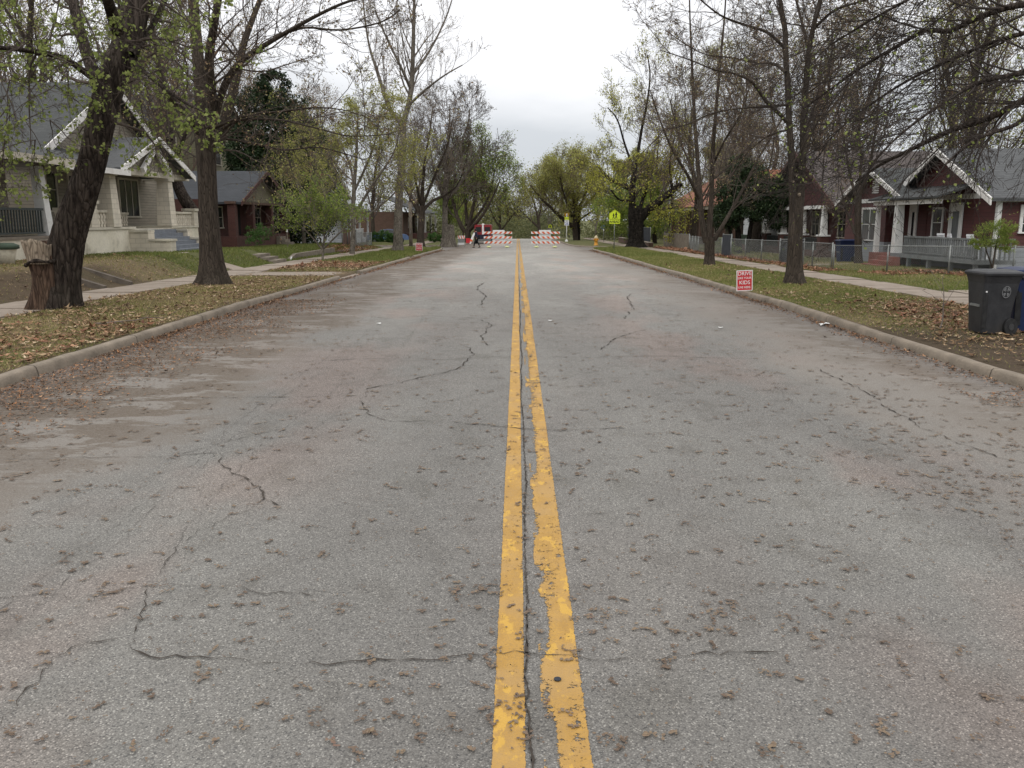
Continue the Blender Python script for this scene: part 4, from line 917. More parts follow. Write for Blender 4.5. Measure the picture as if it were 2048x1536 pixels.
    bare(65, gr(1418, 531, .1), 39.7, 'slender grey tree forking low into several upright stems on right verge',
         [[(1419, 533, 24), (1419, 510, 19), (1419, 486, 20), (1419, 474, 22)], [(1412, 485, 12), (1404, 440, 11), (1400, 390, 10), (1396, 330, 8, .5), (1390, 250, 7, 1), (1385, 150, 5, 1), (1380, 40, 3, 1), (1378, -60, 2, 1)], [(1418, 478, 11), (1421, 430, 10), (1424, 370, 9), (1426, 300, 8, -.5), (1432, 220, 6, -1), (1440, 130, 5, -1), (1450, 20, 3, -1), (1455, -80, 2, -1)],
          [(1428, 480, 10), (1446, 450, 8), (1466, 415, 7, .5), (1490, 370, 6, 1), (1515, 320, 4, 1.5), (1545, 270, 3, 2), (1575, 220, 2, 2)], [(1400, 400, 8), (1375, 350, 6, -.7), (1345, 300, 5, -1.5), (1320, 240, 3, -2), (1300, 180, 2, -2)], [(1412, 470, 8), (1400, 430, 7, 1), (1392, 360, 5, 2), (1360, 280, 4, 3), (1340, 200, 2, 3)], [(1426, 330, 5), (1450, 280, 4, -1), (1480, 230, 3, -2), (1500, 170, 2, -2)], [(1424, 360, 5), (1460, 330, 4, 1.5), (1500, 290, 2, 2)]],
         k=10, L=2.7, tw='twig', leaf='bud', nl=6500, ls=.05, kids=(6, 5, 3), name='multi_stem_tree', lspread=.04, up=.14)
    # big twin-stemmed tree on right verge
    Y0 = 26.9; T = Tree(71)
    g0 = T.guide(gp(Y0, [(1588, 582, 44), (1588, 565, 36), (1589, 540, 31), (1590, 490, 28), (1592, 440, 27), (1593, 405, 28), (1594, 385, 31)]), 24, 5)
    a1 = T.guide(gp(Y0, [(1586, 405, 16.4), (1584, 360, 13.9), (1582, 300, 13.1), (1578, 240, 12.3), (1576, 180, 11.5, .2), (1572, 120, 10.7, .3), (1570, 60, 9.8, .4), (1560, 0, 8.2, .5), (1550, -80, 6.6, .6), (1540, -200, 4.1, .8)]), 12, 4)
    a2 = T.guide(gp(Y0, [(1600, 405, 18.0), (1602, 360, 15.6), (1606, 300, 13.9), (1607, 240, 12.3), (1612, 170, 11.5, -.2), (1618, 100, 10.7, -.4), (1630, 40, 9.0, -.6), (1650, -30, 7.4, -.8), (1680, -130, 4.9, -1)]), 12, 4)
    a3 = T.guide(gp(Y0, [(1576, 246, 7.4), (1556, 225, 7.4, -.3), (1530, 200, 6.6, -.6), (1505, 165, 5.7, -1), (1470, 148, 4.1, -1.4), (1430, 140, 3.3, -1.8), (1380, 120, 2.5, -2.3), (1320, 100, 1.6, -2.6)]), 8, 4)
    a4 = T.guide(gp(Y0, [(1610, 250, 5.7), (1640, 248, 4.9, .4), (1680, 246, 4.1, 1), (1730, 236, 3.3, 1.5), (1780, 205, 2.5, 2)]), 6, 4)
    a5 = T.guide(gp(Y0, [(1572, 145, 6.6), (1548, 128, 5.7, .8), (1510, 125, 4.9, 1.5), (1460, 115, 3.3, 2.2), (1400, 105, 2.5, 3), (1330, 60, 1.6, 3.5)]), 6, 4)
    a6 = T.guide(gp(Y0, [(1568, 95, 6.6), (1535, 65, 5.7, -1), (1490, 50, 4.9, -2), (1440, 30, 3.3, -3), (1390, -10, 2.5, -4)]), 6, 4)
    a7 = T.guide(gp(Y0, [(1618, 100, 6.6), (1600, 30, 5.7, 1), (1580, -50, 4.1, 2)]), 6, 4)
    a8 = T.guide(gp(Y0, [(1625, 60, 6.6), (1670, 20, 4.9, -1), (1730, 0, 4.1, -2), (1790, -30, 2.5, -3)]), 6, 4)
    a9 = T.guide(gp(Y0, [(1578, 260, 4.1), (1540, 270, 3.3, 1.2), (1500, 300, 2.5, 2), (1470, 340, 1.6, 2.5)]), 6, 4)
    a10 = T.guide(gp(Y0, [(1575, 210, 5.7), (1500, 215, 4.1, -1), (1430, 225, 3.3, -2), (1370, 250, 2.5, -2.8), (1320, 260, 1.6, -3.2)]), 6, 4)
    kw = dict(levels=4, kids=(6, 5, 3), nseg=(6, 5, 4, 3), wander=.17, up=.05, rmin=.004, lr=(.5, .45, .5))
    for gq, k, L, u in ((a1, 14, 2.4, .1), (a2, 14, 2.4, .1), (a3, 12, 2.0, .15), (a4, 8, 1.7, .1), (a5, 10, 2.0, .1), (a6, 10, 2.0, .2), (a7, 7, 2, .2), (a8, 9, 2, .1), (a9, 5, 1.2, 0), (a10, 10, 1.8, .0)): T.sprout(gq, k, .15, 1, L, rr=.34, upb=u, **kw)
    o = finish(T, 'oak_tree', gr(1587, 567, .1), 'tall bare twin-stemmed tree with sawn-off knots on its trunk beside the right-hand sidewalk', leaf='bud', lsize=.045, nleaf=5500, lspread=.02, flare=.35, ridge=.008)
    for (x, y, s) in ((1603, 337, 6), (1594, 351, 7), (1586, 364, 5), (1598, 390, 7), (1610, 365, 4)):
        c = atY(x, y, Y0 - .225); mb = MB(); r1 = s * .62 / F * Y0
        mb.tube([(c[0], c[1] + .16, c[2]), (c[0], c[1] - .02, c[2] + .01)], [r1 * 1.1, r1], 12); k_ = mb.build('branch_stub', M['bark2'], o)
        mb = MB(); mb.tube([(c[0], c[1] - .018, c[2] + .01), (c[0], c[1] - .028, c[2] + .01)], [r1 * .8, r1 * .75], 12); mb.build('cut_face', M['wood_raw'], k_)
    # tree just outside the right edge whose boughs sweep into the picture
    T = Tree(81); Yb = 16.5
    g0 = T.guide([(11.9, 17.2, -.1, .42), (11.9, 17.2, .6, .33), (11.85, 17.1, 2, .29), (11.8, 17.1, 3.6, .27), (11.7, 17.2, 5.4, .2), (11.6, 17.3, 8, .12)], 14, 4)
    b1 = T.guide([(11.8, 17.1, 4.0, .16)] + gp(Yb, [(2130, 160, 15), (2048, 200, 14), (1980, 235, 12, .5), (1900, 262, 10, 1), (1820, 300, 8, 1.5), (1760, 330, 6, 2), (1710, 365, 3, 2.3)]), 8, 4)
    b2 = T.guide([(11.7, 17.2, 5.0, .16)] + gp(Yb, [(2130, 20, 13), (2040, 10, 12), (1950, 38, 11, .5), (1900, 62, 10, 1), (1850, 62, 8, 1.3), (1790, 95, 7, 1.6), (1730, 130, 6, 2), (1680, 165, 4, 2.4), (1610, 215, 3, 3)]), 8, 4)
    b3 = T.guide([(11.8, 17.0, 4.4, .13)] + gp(Yb, [(2110, 120, 11, -.5), (2048, 145, 10, -.7), (1960, 165, 8, -1), (1880, 210, 6, -1.2), (1800, 270, 4, -1.3), (1740, 330, 3, -1.4)]), 8, 4)
    b4 = T.guide([(11.7, 17.2, 5.4, .12)] + gp(Yb, [(2100, 60, 10, 1), (2000, 80, 8, 1.5), (1900, 120, 7, 2), (1800, 170, 5, 2.5), (1700, 240, 3, 3), (1640, 300, 2, 3)]), 6, 4)
    b5 = T.guide([(11.7, 17.3, 6.0, .12)] + gp(Yb, [(2100, -60, 10, 0), (1980, -50, 8, .5), (1860, -20, 6, 1), (1760, 30, 5, 1.5), (1660, 90, 3, 2)]), 6, 4)
    b6 = T.guide([(11.8, 17.0, 3.8, .10)] + gp(Yb, [(2100, 215, 9, -1), (2030, 250, 8, -1.4), (1950, 280, 6, -1.8), (1890, 330, 4, -2)]), 6, 4)
    kw = dict(levels=4, kids=(6, 4, 3), nseg=(9, 6, 4, 3), wander=.10, up=.0, droop=.03, rmin=.0035, lr=(.6, .5, .5), spread=(.6, .6, .7))
    for gq, k, L in ((b1, 18, 1.7), (b2, 26, 2.3), (b3, 22, 2.0), (b4, 20, 2.2), (b5, 18, 2.4), (b6, 12, 1.1)): T.sprout(gq, k, .15, 1, L, rr=.42, side=.5, upb=-.02, **kw)
    T.sprout(g0, 8, .5, 1, 2.5, rr=.3, **kw)
    finish(T, 'bough_tree', (11.9, 17.2, .12), 'dark tree off the right edge with boughs sweeping before the red house', leaf='lime', lsize=.06, nleaf=1100, lspread=.03, flare=.3, bk='bark', tw='twig_dark', droop=.5, tipfrac=.04)
    # yard trees right
    bare(91, gr(1718, 530, .1), 40.2, 'thin bare tree in the front yard before the red house window',
         [[(1717, 533, 19), (1717, 510, 14), (1716, 470, 13), (1716, 430, 13), (1717, 390, 12)], [(1712, 470, 7), (1700, 440, 5, .3), (1690, 410, 4, .5), (1680, 370, 2, .8)], [(1718, 395, 8), (1735, 350, 6, -.4), (1745, 300, 5, -.6), (1755, 230, 4, -.8), (1760, 160, 3, -1)], [(1714, 400, 7), (1700, 350, 5, .4), (1690, 290, 4, .8), (1675, 220, 2, 1)], [(1716, 390, 6), (1722, 330, 5, .6), (1718, 250, 3, 1), (1715, 180, 2, 1)]], k=6, L=1.7, kids=(5, 4, 3), up=.1, leaf='bud', nl=2500, ls=.04, lspread=.03, tw='twig_red')
    bare(92, gr(1511, 505, .1), 60.4, 'dark thick trunk with short whippy regrowth behind the fence by the holly',
         [[(1511, 508, 26), (1511, 480, 23), (1511, 440, 22), (1512, 415, 22), (1512, 406, 18)], [(1508, 412, 7), (1490, 385, 5, -.5), (1475, 350, 3, -1), (1450, 330, 2, -1)], [(1512, 410, 7), (1520, 370, 5, .5), (1540, 330, 3, 1), (1550, 260, 2, 1)], [(1515, 412, 6), (1545, 400, 4, -1), (1575, 405, 3, -1.5)], [(1510, 410, 6), (1505, 350, 4, 1), (1500, 280, 3, 1.4), (1500, 200, 2, 1.4)], [(1507, 415, 5), (1470, 400, 4, 1), (1440, 380, 2, 1)]], k=10, L=2.6, kids=(6, 5, 3), tw='twig_grey', leaf='bud', nl=1500)
    bare(93, gr(392, 470, 0), 46.8, 'dark leaning trunk rising behind the cream porch',
         [[(398, 440, 26), (380, 415, 24), (362, 385, 22), (350, 350, 20, .5), (344, 310, 18, 1), (340, 250, 14, 2), (330, 180, 10, 3), (320, 100, 6, 4)], [(346, 330, 9), (370, 270, 7, -1), (385, 210, 4, -1)], [(342, 280, 8), (310, 230, 6, 1), (290, 170, 4, 2)]], k=9, L=3, bk='bark', leaf='bud', nl=1500)

def evergreen(seed, name, loc, label, lumps, trunks, leaf='ever', nl=30000, ls=.12, cat='tree', bk='bark_dark'):
    """lumps: list of (x,y,z,rx,ry,rz) ellipsoids filled mostly near their shell with leaves; ragged outline"""
    r = np.random.default_rng(seed); root = empty(name, loc, label, cat)
    loc = np.array(loc); parts = []
    if trunks:
        for t in trunks:
            A = np.array(t); parts.append(tubes_np(A[None, :, :3], A[None, :, 3], 9))
        V, Fq = join(parts); link('trunk', np_mesh('trunk', V - loc, Fq, None, True), M[bk], root)
    vol = np.array([l[3] * l[4] * l[5] for l in lumps]) ** .67; cnt = (nl * vol / vol.sum()).astype(int)
    Ps = []
    for l, c in zip(lumps, cnt):
        nc = max(6, c // 55); u = norm(r.normal(0, 1, (nc, 3))) * (.55 + .5 * r.random((nc, 1)) ** .6)
        cc = np.array(l[:3]) + u * np.array(l[3:6])
        k = r.integers(0, nc, c); Ps.append(cc[k] + r.normal(0, 1, (c, 3)) * np.array(l[3:6]) * .13)
    P = np.concatenate(Ps); V, Fq, rnd = leaf_quads(P, ls, r, aspect=.6)
    link('foliage', np_mesh('foliage', V - loc, Fq, {'rnd': rnd}), M[leaf], root)
    return root
if TREES:
    Y0 = 68; q = lambda x, y, d=0: atY(x, y, Y0 + d); sc = Y0 / F
    L_ = [(*q(545, 172), 30 * sc, 1.2, 26 * sc), (*q(515, 215), 38 * sc, 1.4, 34 * sc), (*q(578, 220), 38 * sc, 1.5, 34 * sc), (*q(550, 265), 70 * sc, 2.2, 45 * sc), (*q(605, 290), 48 * sc, 2, 42 * sc), (*q(560, 340), 88 * sc, 2.5, 60 * sc), (*q(495, 300), 40 * sc, 1.8, 55 * sc), (*q(630, 390), 48 * sc, 2, 65 * sc), (*q(575, 430), 85 * sc, 2.5, 60 * sc), (*q(490, 360), 36 * sc, 2, 40 * sc)]
    evergreen(101, 'evergreen_tree', gr(560, 485, .4), 'tall dense dark evergreen rising behind the red brick bungalow', L_, [[(*q(560, 500), .25), (*q(555, 400), .2), (*q(548, 200), .07)]], nl=75000, ls=.19)
    Y0 = 57; sc = Y0 / F
    L_ = [(*q(1470, 390), 38 * sc, 1.3, 40 * sc), (*q(1500, 360), 36 * sc, 1.3, 34 * sc), (*q(1545, 385), 42 * sc, 1.3, 40 * sc), (*q(1450, 430), 30 * sc, 1.2, 28 * sc), (*q(1555, 430), 36 * sc, 1.2, 28 * sc), (*q(1500, 415), 50 * sc, 1.4, 30 * sc), (*q(1480, 335), 22 * sc, 1, 26 * sc)]
    evergreen(102, 'holly_tree', gr(1478, 508, .1), 'dark glossy evergreen with bare crooked legs behind the right-hand fence', L_, [[(*q(1478, 508), .22), (*q(1476, 460), .18), (*q(1465, 410), .1)], [(*q(1495, 507), .16), (*q(1500, 460), .14), (*q(1510, 400), .08)], [(*q(1470, 508), .12), (*q(1462, 470), .12), (*q(1450, 420), .06)]], nl=26000, ls=.13)
    Y0 = 33; sc = Y0 / F
    L_ = [(*q(1975, 470), 24 * sc, .5, 18 * sc), (*q(2000, 455), 20 * sc, .4, 14 * sc), (*q(1955, 490), 16 * sc, .4, 12 * sc), (*q(2010, 480), 18 * sc, .4, 14 * sc)]
    Y0 = 30.3
    evergreen(103, 'garden_shrub', gr(1985, 536, .15), 'loose green shrub in front of the red house corner', [(*q(1985, 468), .55, .4, .38), (*q(2008, 455), .40, .35, .25), (*q(1960, 485), .3, .3, .22), (*q(2012, 490), .35, .35, .25)], [[(*q(1985, 536), .03), (*q(1990, 500), .025), (*q(2000, 460), .012)], [(*q(1985, 536), .025), (*q(1972, 500), .02), (*q(1965, 470), .01)]], leaf='spring', nl=9000, ls=.038, cat='shrub', bk='bark2')
    Y0 = 90
    evergreen(104, 'clipped_hedge', gr(768, 487, .2), 'clipped green hedge in front of the parked blue car', [(*q(768, 474), .9, .5, .55), (*q(752, 474), .6, .5, .5), (*q(782, 475), .6, .5, .5)], None, leaf='hedge', nl=5000, ls=.12, cat='hedge')
    Y0 = 100
    evergreen(105, 'low_shrub', gr(868, 482, .2), 'round dark green shrub by the far porch beyond the sign', [(*q(868, 474), .7, .5, .45)], None, leaf='hedge', nl=1600, ls=.12, cat='shrub')
    evergreen(106, 'low_shrub', gr(884, 482, .2), 'small bright shrub right of the round one by the far porch', [(*q(883, 477), .5, .4, .32)], None, leaf='hedge', nl=1200, ls=.12, cat='shrub')
    Y0 = 46
    evergreen(107, 'porch_shrub', gr(520, 490, .5), 'loose dull green shrub against the red brick porch', [(*atX(520, 462, -15.6), .7, .9, .55), (*atX(510, 474, -15.4), .6, .8, .4)], [[(*atX(520, 488, -15.6), .03), (*atX(521, 455, -15.6), .015)]], leaf='hedge', nl=2600, ls=.07, cat='shrub', bk='bark2')
    Y0 = 60
    evergreen(108, 'foliage_tree', gr(1300, 480, .2), 'bright green bushy tree behind the black-barked maple', [(*q(1225, 425, 35), 2.2, 2, 2.2), (*q(1310, 420, 35), 2.6, 2, 2.4), (*q(1265, 395, 35), 3, 2, 2.5), (*q(1245, 445, 35), 2.0, 2, 1.6)], [[(*q(1290, 480, 35), .18), (*q(1285, 430, 35), .12)]], leaf='spring', nl=13000, ls=.2)
    evergreen(109, 'vine_bush', gr(1440, 505, .1), 'tangled green vine growing up the fence by the grey multi-stem tree', [(*q(1445, 490, -4), .5, .4, .45), (*q(1462, 497, -4), .6, .4, .35), (*q(1435, 503, -4), .5, .3, .25)], None, leaf='spring', nl=1500, ls=.09, cat='shrub')

# ------------------------------------------------------------------ background trees (shared variants)
def variant(seed, H_, bk, tw, leaf, nl, ls, pale=False, wide=.35, lspread=.25, kids=(6, 5, 4), L=.36):
    T = Tree(seed); r = T.r
    g = T.guide([(0, 0, -.6, H_ * .022), (r.normal(0, .1), 0, H_ * .12, H_ * .017), (r.normal(0, .25), r.normal(0, .2), H_ * .3, H_ * .014), (r.normal(0, .4), r.normal(0, .3), H_ * .55, H_ * .010), (r.normal(0, .5), r.normal(0, .4), H_ * .8, H_ * .005), (r.normal(0, .5), 0, H_ * .97, H_ * .002)], 8, 4)
    T.sprout(g, 17, .22, 1, H_ * L, rr=.5, side=wide * 2.2, upb=.45, levels=4, kids=kids, nseg=(6, 4, 3, 3), wander=.15, up=.13, rmin=.010, lr=(.5, .48, .5))
    return T, dict(bk=bk, tw=tw, leaf=leaf, nleaf=nl, lsize=ls, lspread=lspread)
if TREES:
    VAR = {}
    for nme, args in dict(bareA=(201, 15, 'bark2', 'twig_red', 'bud', 4500, .12), bareB=(202, 14, 'bark_pale', 'twig_grey', 'bud', 4500, .12), bareC=(203, 16, 'bark2', 'twig', 'olive', 5000, .11), green=(204, 11, 'bark2', 'twig', 'olive', 16000, .18), fresh=(205, 9, 'bark2', 'twig', 'spring', 18000, .2)).items():
        VAR[nme] = variant(*args)
    first = {}
    def bgtree(v, X, Y, s, label, name='bare_tree', group=None, rz=None):
        z = float(ground_z(X, Y)); 
        if v not in first:
            T, kw = VAR[v]; o = finish(T, name, (0, 0, 0), label, group=group, **kw); first[v] = o
        else:
            o = copy_tree(first[v]); o.name = name; o['label'] = label
            if group: o['group'] = group
            elif 'group' in o: del o['group']
        o.location = (X, Y, z - .1); o.scale = (s, s, s); o.rotation_euler.z = rz if rz is not None else (X * 1.7 + Y) % 6.28
        return o
    BG = [('bareA', -29, 48, 1.0, 'bare reddish-twigged tree behind the cream bungalow roof, nearest the left edge'),
          ('bareC', -24, 54, 1.05, 'bare budding tree rising between the cream bungalow roof and the big straight trunk'),
          ('bareB', -34, 60, 1.15, 'pale bare tree far behind the cream bungalow ridge'),
          ('bareA', -40, 76, 1.2, 'distant reddish bare tree over the left roofline'),
          ('bareC', -31, 74, 1.1, 'bare tree showing over the tall tan house left of the evergreen'),
          ('bareB', -22, 78, .95, 'pale bare tree just right of the dark evergreen'),
          ('bareA', -18.5, 86, .85, 'short reddish bare tree behind the pale green-leaved verge tree'),
          ('bareB', -24, 98, 1.0, 'pale bare tree behind the white house with the porch'),
          ('bareC', -17, 104, .9, 'bare budding tree above the white house gate'),
          ('bareA', -14, 118, .85, 'reddish bare tree behind the dark vase-shaped tree'),
          ('bareC', -15, 132, .85, 'bare tree behind the pale cut-base tree'),
          ('fresh', -10, 128, .85, 'green leafy tree left of the red van beyond the side road'),
          ('green', -9, 146, .8, 'olive leafed tree beyond the left barricade'),
          ('bareC', 25, 50, 1.05, 'budding bare tree behind the red house ridge'),
          ('bareB', 23, 60, 1.05, 'pale bare tree behind the brown shingled roof'),
          ('bareA', 31, 62, 1.1, 'reddish bare tree far right behind the red house roof'),
          ('bareC', 36, 50, 1.0, 'budding bare tree at the far right edge behind the pale roof'),
          ('bareA', 17.5, 70, .95, 'reddish bare tree between the holly and the orange-roofed house'),
          ('bareB', 26, 80, 1.1, 'pale tall bare tree far behind the holly'),
          ('bareC', 20, 84, 1.05, 'budding tree behind the slender multi-stemmed tree'),
          ('bareA', 15, 96, .85, 'reddish bare tree behind the black-barked maple'),
          ('green', 17, 118, .9, 'olive leafed tree behind the dark blue fence'),
          ('bareB', 12, 134, .7, 'pale bare tree behind the speed sign'),
          ('green', 9.5, 150, .62, 'small olive tree behind the round-crowned tree'),
          ('bareC', 40, 78, 1.2, 'distant budding bare tree on the right skyline'),
          ('bareC', 24, 70, 1.0, 'budding bare tree directly behind the holly'),
          ('bareC', -23, 44, 1.0, 'budding bare tree close behind the cream bungalow gable peak'),
          ('bareB', -33, 44, 1.15, 'pale bare tree at the left edge over the house roof'),
          ('bareC', -46, 66, 1.3, 'big budding bare tree on the left skyline past the cream bungalow'),
          ('bareA', -26, 66, 1.2, 'tall reddish bare tree left of the dark evergreen top'),
          ('bareA', -27, 88, 1.15, 'tall reddish bare tree between the evergreen and the tall forked tree'),
          ('green', -20, 94, .9, 'olive leafed tree above the white house roof'),
          ('bareB', -36, 92, 1.3, 'far pale bare tree behind the dark evergreen'),
          ('bareB', 30, 42, 1.05, 'pale bare tree over the pale grey roof at right'),
          ('green', 15, 128, .9, 'olive leafed tree right of the round-crowned tree'),
          ('fresh', 22, 140, 1.0, 'fresh green tree far behind the board fence'),
          ('green', 30, 132, 1.1, 'broad olive tree far behind the orange roof'),
          ('bareC', 34, 70, 1.3, 'big budding bare tree high above the red house ridge'),
          ('bareA', 23, 68, 1.15, 'tall reddish bare tree over the brown roof peak'),
          ('bareC', 15.5, 78, .95, 'budding bare tree between the holly and the black maple'),
          ('bareA', 27, 96, 1.2, 'tall reddish bare tree behind the orange roof'),
          ('bareB', 18, 108, 1.0, 'pale bare tree above the orange roof'),
          ('bareB', -9.5, 170, .75, 'pale bluish bare tree far down the road on the left')]
    for b in BG: bgtree(*b)
    # far-off wood closing the view beyond the crest: one mass
    r = np.random.default_rng(5)
    T, kw = VAR['bareB']; Vb, Fb = join([tubes_np(P, r_, 3) for (P, r_, s_) in T.br[:3]] + [tubes_np(P[None], r_[None], 5) for (P, r_, s_) in T.tr])
    P4 = []; leaves = []
    WB = 46
    for i in range(96):
        side = r.choice([-1, 1]); Yq = 190 + 220 * r.random(); Xq = side * (3 + 60 * r.random() ** 1.3) if i > 8 else r.normal(0, 6); Yq = Yq if i > 8 else 300 + 80 * r.random()
        if i >= 46: Xq = side * (26 + 110 * r.random()); Yq = 125 + 70 * r.random()
        a = r.random() * 6.28; s = .8 + .4 * r.random(); c, s_ = math.cos(a), math.sin(a)
        Q = Vb * s; Q = np.stack([Q[:, 0] * c - Q[:, 1] * s_ + Xq, Q[:, 0] * s_ + Q[:, 1] * c + Yq, Q[:, 2] + float(prof(Yq))], 1); P4.append((Q, Fb))
        k = 900; top = np.array([Xq, Yq, float(prof(Yq)) + 8 * s]) + norm(r.normal(0, 1, (k, 3))) * (r.random((k, 1)) ** .4) * np.array([5, 5, 5.5]) * s; leaves.append(top)
    for i in range(60):
        c_ = np.array([r.normal(0, 9), 190 + 60 * r.random(), 0]); c_[2] = float(prof(c_[1])) + 1.5 + 5 * r.random() ** 1.5
        leaves.append(c_ + norm(r.normal(0, 1, (260, 3))) * (r.random((260, 1)) ** .4) * np.array([2.6, 2, 2.2]))
    for i in range(170):
        sd = r.choice([-1, 1]); c_ = np.array([sd * (13 + 75 * r.random() ** 1.3), 118 + 90 * r.random(), 0]); c_[2] = float(ground_z(c_[0], c_[1])) + .6
        leaves.append(c_ + norm(r.normal(0, 1, (320, 3))) * (r.random((320, 1)) ** .4) * np.array([3.2, 2, 1.9]))
    V, Fq = join(P4); o = tag(link('far_wood', np_mesh('far_wood', V, Fq), M['twig_grey']), 'hazy mass of distant spring trees where the road dips out of sight', 'wood', kind='stuff')
    V, Fq, rnd = leaf_quads(np.concatenate(leaves), .42, r); link('foliage', np_mesh('foliage', V, Fq, {'rnd': rnd}), M['farleaf'], o)

# ------------------------------------------------------------------ houses
def window(parent, axis, c, u0, u1, z0, z1, out, fr='cream_trim', gl='glass', mull=(1, 1), fw=.09, label=None):
    """axis 'x': wall plane X=c (window spans Y u0..u1), out=+1/-1 facing; axis 'y': plane Y=c"""
    def bx(mb, a, b, d0, d1, e, f):
        if axis == 'x': mb.box(c + out * d0, c + out * d1, a, b, e, f)
        else: mb.box(a, b, c + out * d0, c + out * d1, e, f)
    m = MB(); bx(m, u0, u1, -.02, .012, z0, z1)
    w = m.build('window', M[gl], parent)
    m = MB()
    bx(m, u0 - fw, u0, -.01, .05, z0 - .02, z1 + fw); bx(m, u1, u1 + fw, -.01, .05, z0 - .02, z1 + fw); bx(m, u0, u1, -.01, .045, z1, z1 + fw)
    nx_, nz_ = mull
    for i in range(1, nx_ + 1):
        if i < nx_: u = u0 + (u1 - u0) * i / nx_; bx(m, u - .02, u + .02, .013, .035, z0, z1)
    for k in range(1, nz_ + 1):
        if k < nz_: z = z0 + (z1 - z0) * k / nz_; bx(m, u0, u1, .014, .03, z - .016, z + .016)
    f = m.build('frame', M[fr], w)
    m = MB(); bx(m, u0 - fw - .03, u1 + fw + .03, -.01, .09, z0 - .08, z0 - .022); m.build('sill', M[fr], w)
    if label: w['label'] = label
    return w
def gable_roof(parent, s, xf, xb, yc, hw, ze, zr, mat, trim='white_peel', over=.35, th=.14, tw=.2, name='roof', slope_over=.35):
    """ridge along X from xf (street) to xb; s = direction towards the street (+1/-1)"""
    k = (zr - ze) / hw; yo = hw + slope_over; zo = zr - k * yo
    m = MB()
    for q in (-1, 1):
        a = [(xf + s * over, yc, zr), (xf + s * over, yc + q * yo, zo), (xb, yc + q * yo, zo), (xb, yc, zr)]
        t = [(p[0], p[1], p[2] + th) for p in a]
        m.hexa(a, t)
    r = m.build(name, M[mat], parent)
    m = MB()
    for q in (-1, 1):
        x0 = xf + s * (over + .003); x1 = x0 + s * .05
        p = [(x0, yc, zr + th + .02), (x0, yc + q * (yo + .02), zo + th + .02), (x0, yc + q * (yo + .02), zo - tw + .1), (x0, yc, zr - tw + .1)]
        m.hexa(p, [(x1, a_[1], a_[2]) for a_ in p])
    m.build('bargeboard', M[trim], r)
    return r
def gable_wall(m, x, t, yc, hw, ze, zr):
    m.prism([(yc - hw, ze), (yc + hw, ze), (yc, zr)], 'x', x, x + t)

# ---- cream bungalow (left, nearest)
H = empty('bungalow', (-19, 38, .6), 'cream bungalow with stone porch pillars, blue front steps and grey gabled roofs', 'house')
X1 = -18.5; zb = .55
m = MB(); m.box(X1 - 11, X1, 34.0, 45.6, .0, 4.55); m.build('wall', M['sid_tan'], H)
m = MB(); gable_wall(m, X1 - .01, -.2, 40.3, 6.4, 4.5, 7.75); m.build('gable_wall', M['sid_tan'], H)
gable_roof(H, 1, X1, X1 - 12.5, 40.3, 6.4, 4.5, 7.8, 'roof_grey', over=.6, th=.16, tw=.26)
window(H, 'x', X1, 41.2, 43.2, 2.15, 3.8, 1, 'cream_trim', 'glass', (3, 1))
window(H, 'x', X1, 38.0, 38.8, 2.3, 3.7, 1, 'cream_trim', 'glass', (1, 2))
m = MB(); m.box(X1, X1 + .03, 36.6, 37.55, 1.6, 3.75); d_ = m.build('door', M['blackish'], H)
m = MB(); m.box(X1, X1 + .06, 36.48, 36.6, 1.6, 3.9); m.box(X1, X1 + .06, 37.55, 37.67, 1.6, 3.9); m.box(X1, X1 + .06, 36.6, 37.55, 3.75, 3.9); m.build('door_frame', M['cream_trim'], d_)
window(H, 'y', 34.0, X1 - 2.3, X1 - 1.3, 2.2, 3.7, -1, 'cream_trim', 'glass', (1, 2))
window(H, 'x', X1, 34.85, 35.55, 2.35, 3.95, 1, 'cream_trim', 'glass', (1, 2))
# porch
XP = -16.3
m = MB(); m.box(X1 + .01, XP, 31.6, 45.0, .3, 1.58); m.build('foundation', M['cream_wall'], H)
m = MB(); m.box(X1 + .02, XP + .06, 31.54, 37.55, 1.585, 1.68); m.box(X1 + .02, XP + .06, 41.4, 45.06, 1.585, 1.68); m.build('porch_floor', M['cream_trim'], H)
def pillar(parent, x, y, z0, z1, a, b, mat='stone', cap='cream_trim'):
    m = MB(); m.taper(x, y, z0, z1, a, b); p = m.build('pillar', M[mat], parent)
    m = MB(); m.box(x - b - .07, x + b + .07, y - b - .07, y + b + .07, z1 + .002, z1 + .12); m.build('cap', M[cap], p); return p
pillar(H, XP - .25, 35.75, 1.69, 3.72, .36, .27); pillar(H, XP - .25, 41.7, 1.69, 3.72, .34, .26)
pillar(H, XP - .3, 34.1, 1.69, 2.58, .27, .27); pillar(H, XP - .3, 44.9, 1.69, 2.4, .27, .27)
def breeze(parent, x, y0, y1, z0, z1):
    """open pierced-block parapet"""
    m = MB(); rows = 5; hh = (z1 - z0) / rows; n = max(2, round((y1 - y0) / .24)); w = (y1 - y0) / n
    for r_ in range(rows):
        for k in range(n):
            off = (r_ % 2) * w / 2
            m.box(x - .07, x + .07, y0 + k * w + off * .5, y0 + k * w + w * .66 + off * .5, z0 + r_ * hh + .002, z0 + (r_ + 1) * hh - .002)
    b = m.build('pierced_parapet', M['stone'], parent)
    m = MB(); m.box(x - .05, x + .05, y0, y1, z0, z1) if False else m.box(x - .13, x + .13, y0, y1, z1, z1 + .10); m.build('coping', M['cream_trim'], b)
breeze(H, XP - .25, 34.4, 35.38, 1.69, 2.25); breeze(H, XP - .25, 42.06, 44.6, 1.69, 2.25); breeze(H, X1 + .25, 38.9, 41.2, 1.69, 2.2); breeze(H, XP - .25, 31.7, 33.8, 1.69, 2.3)
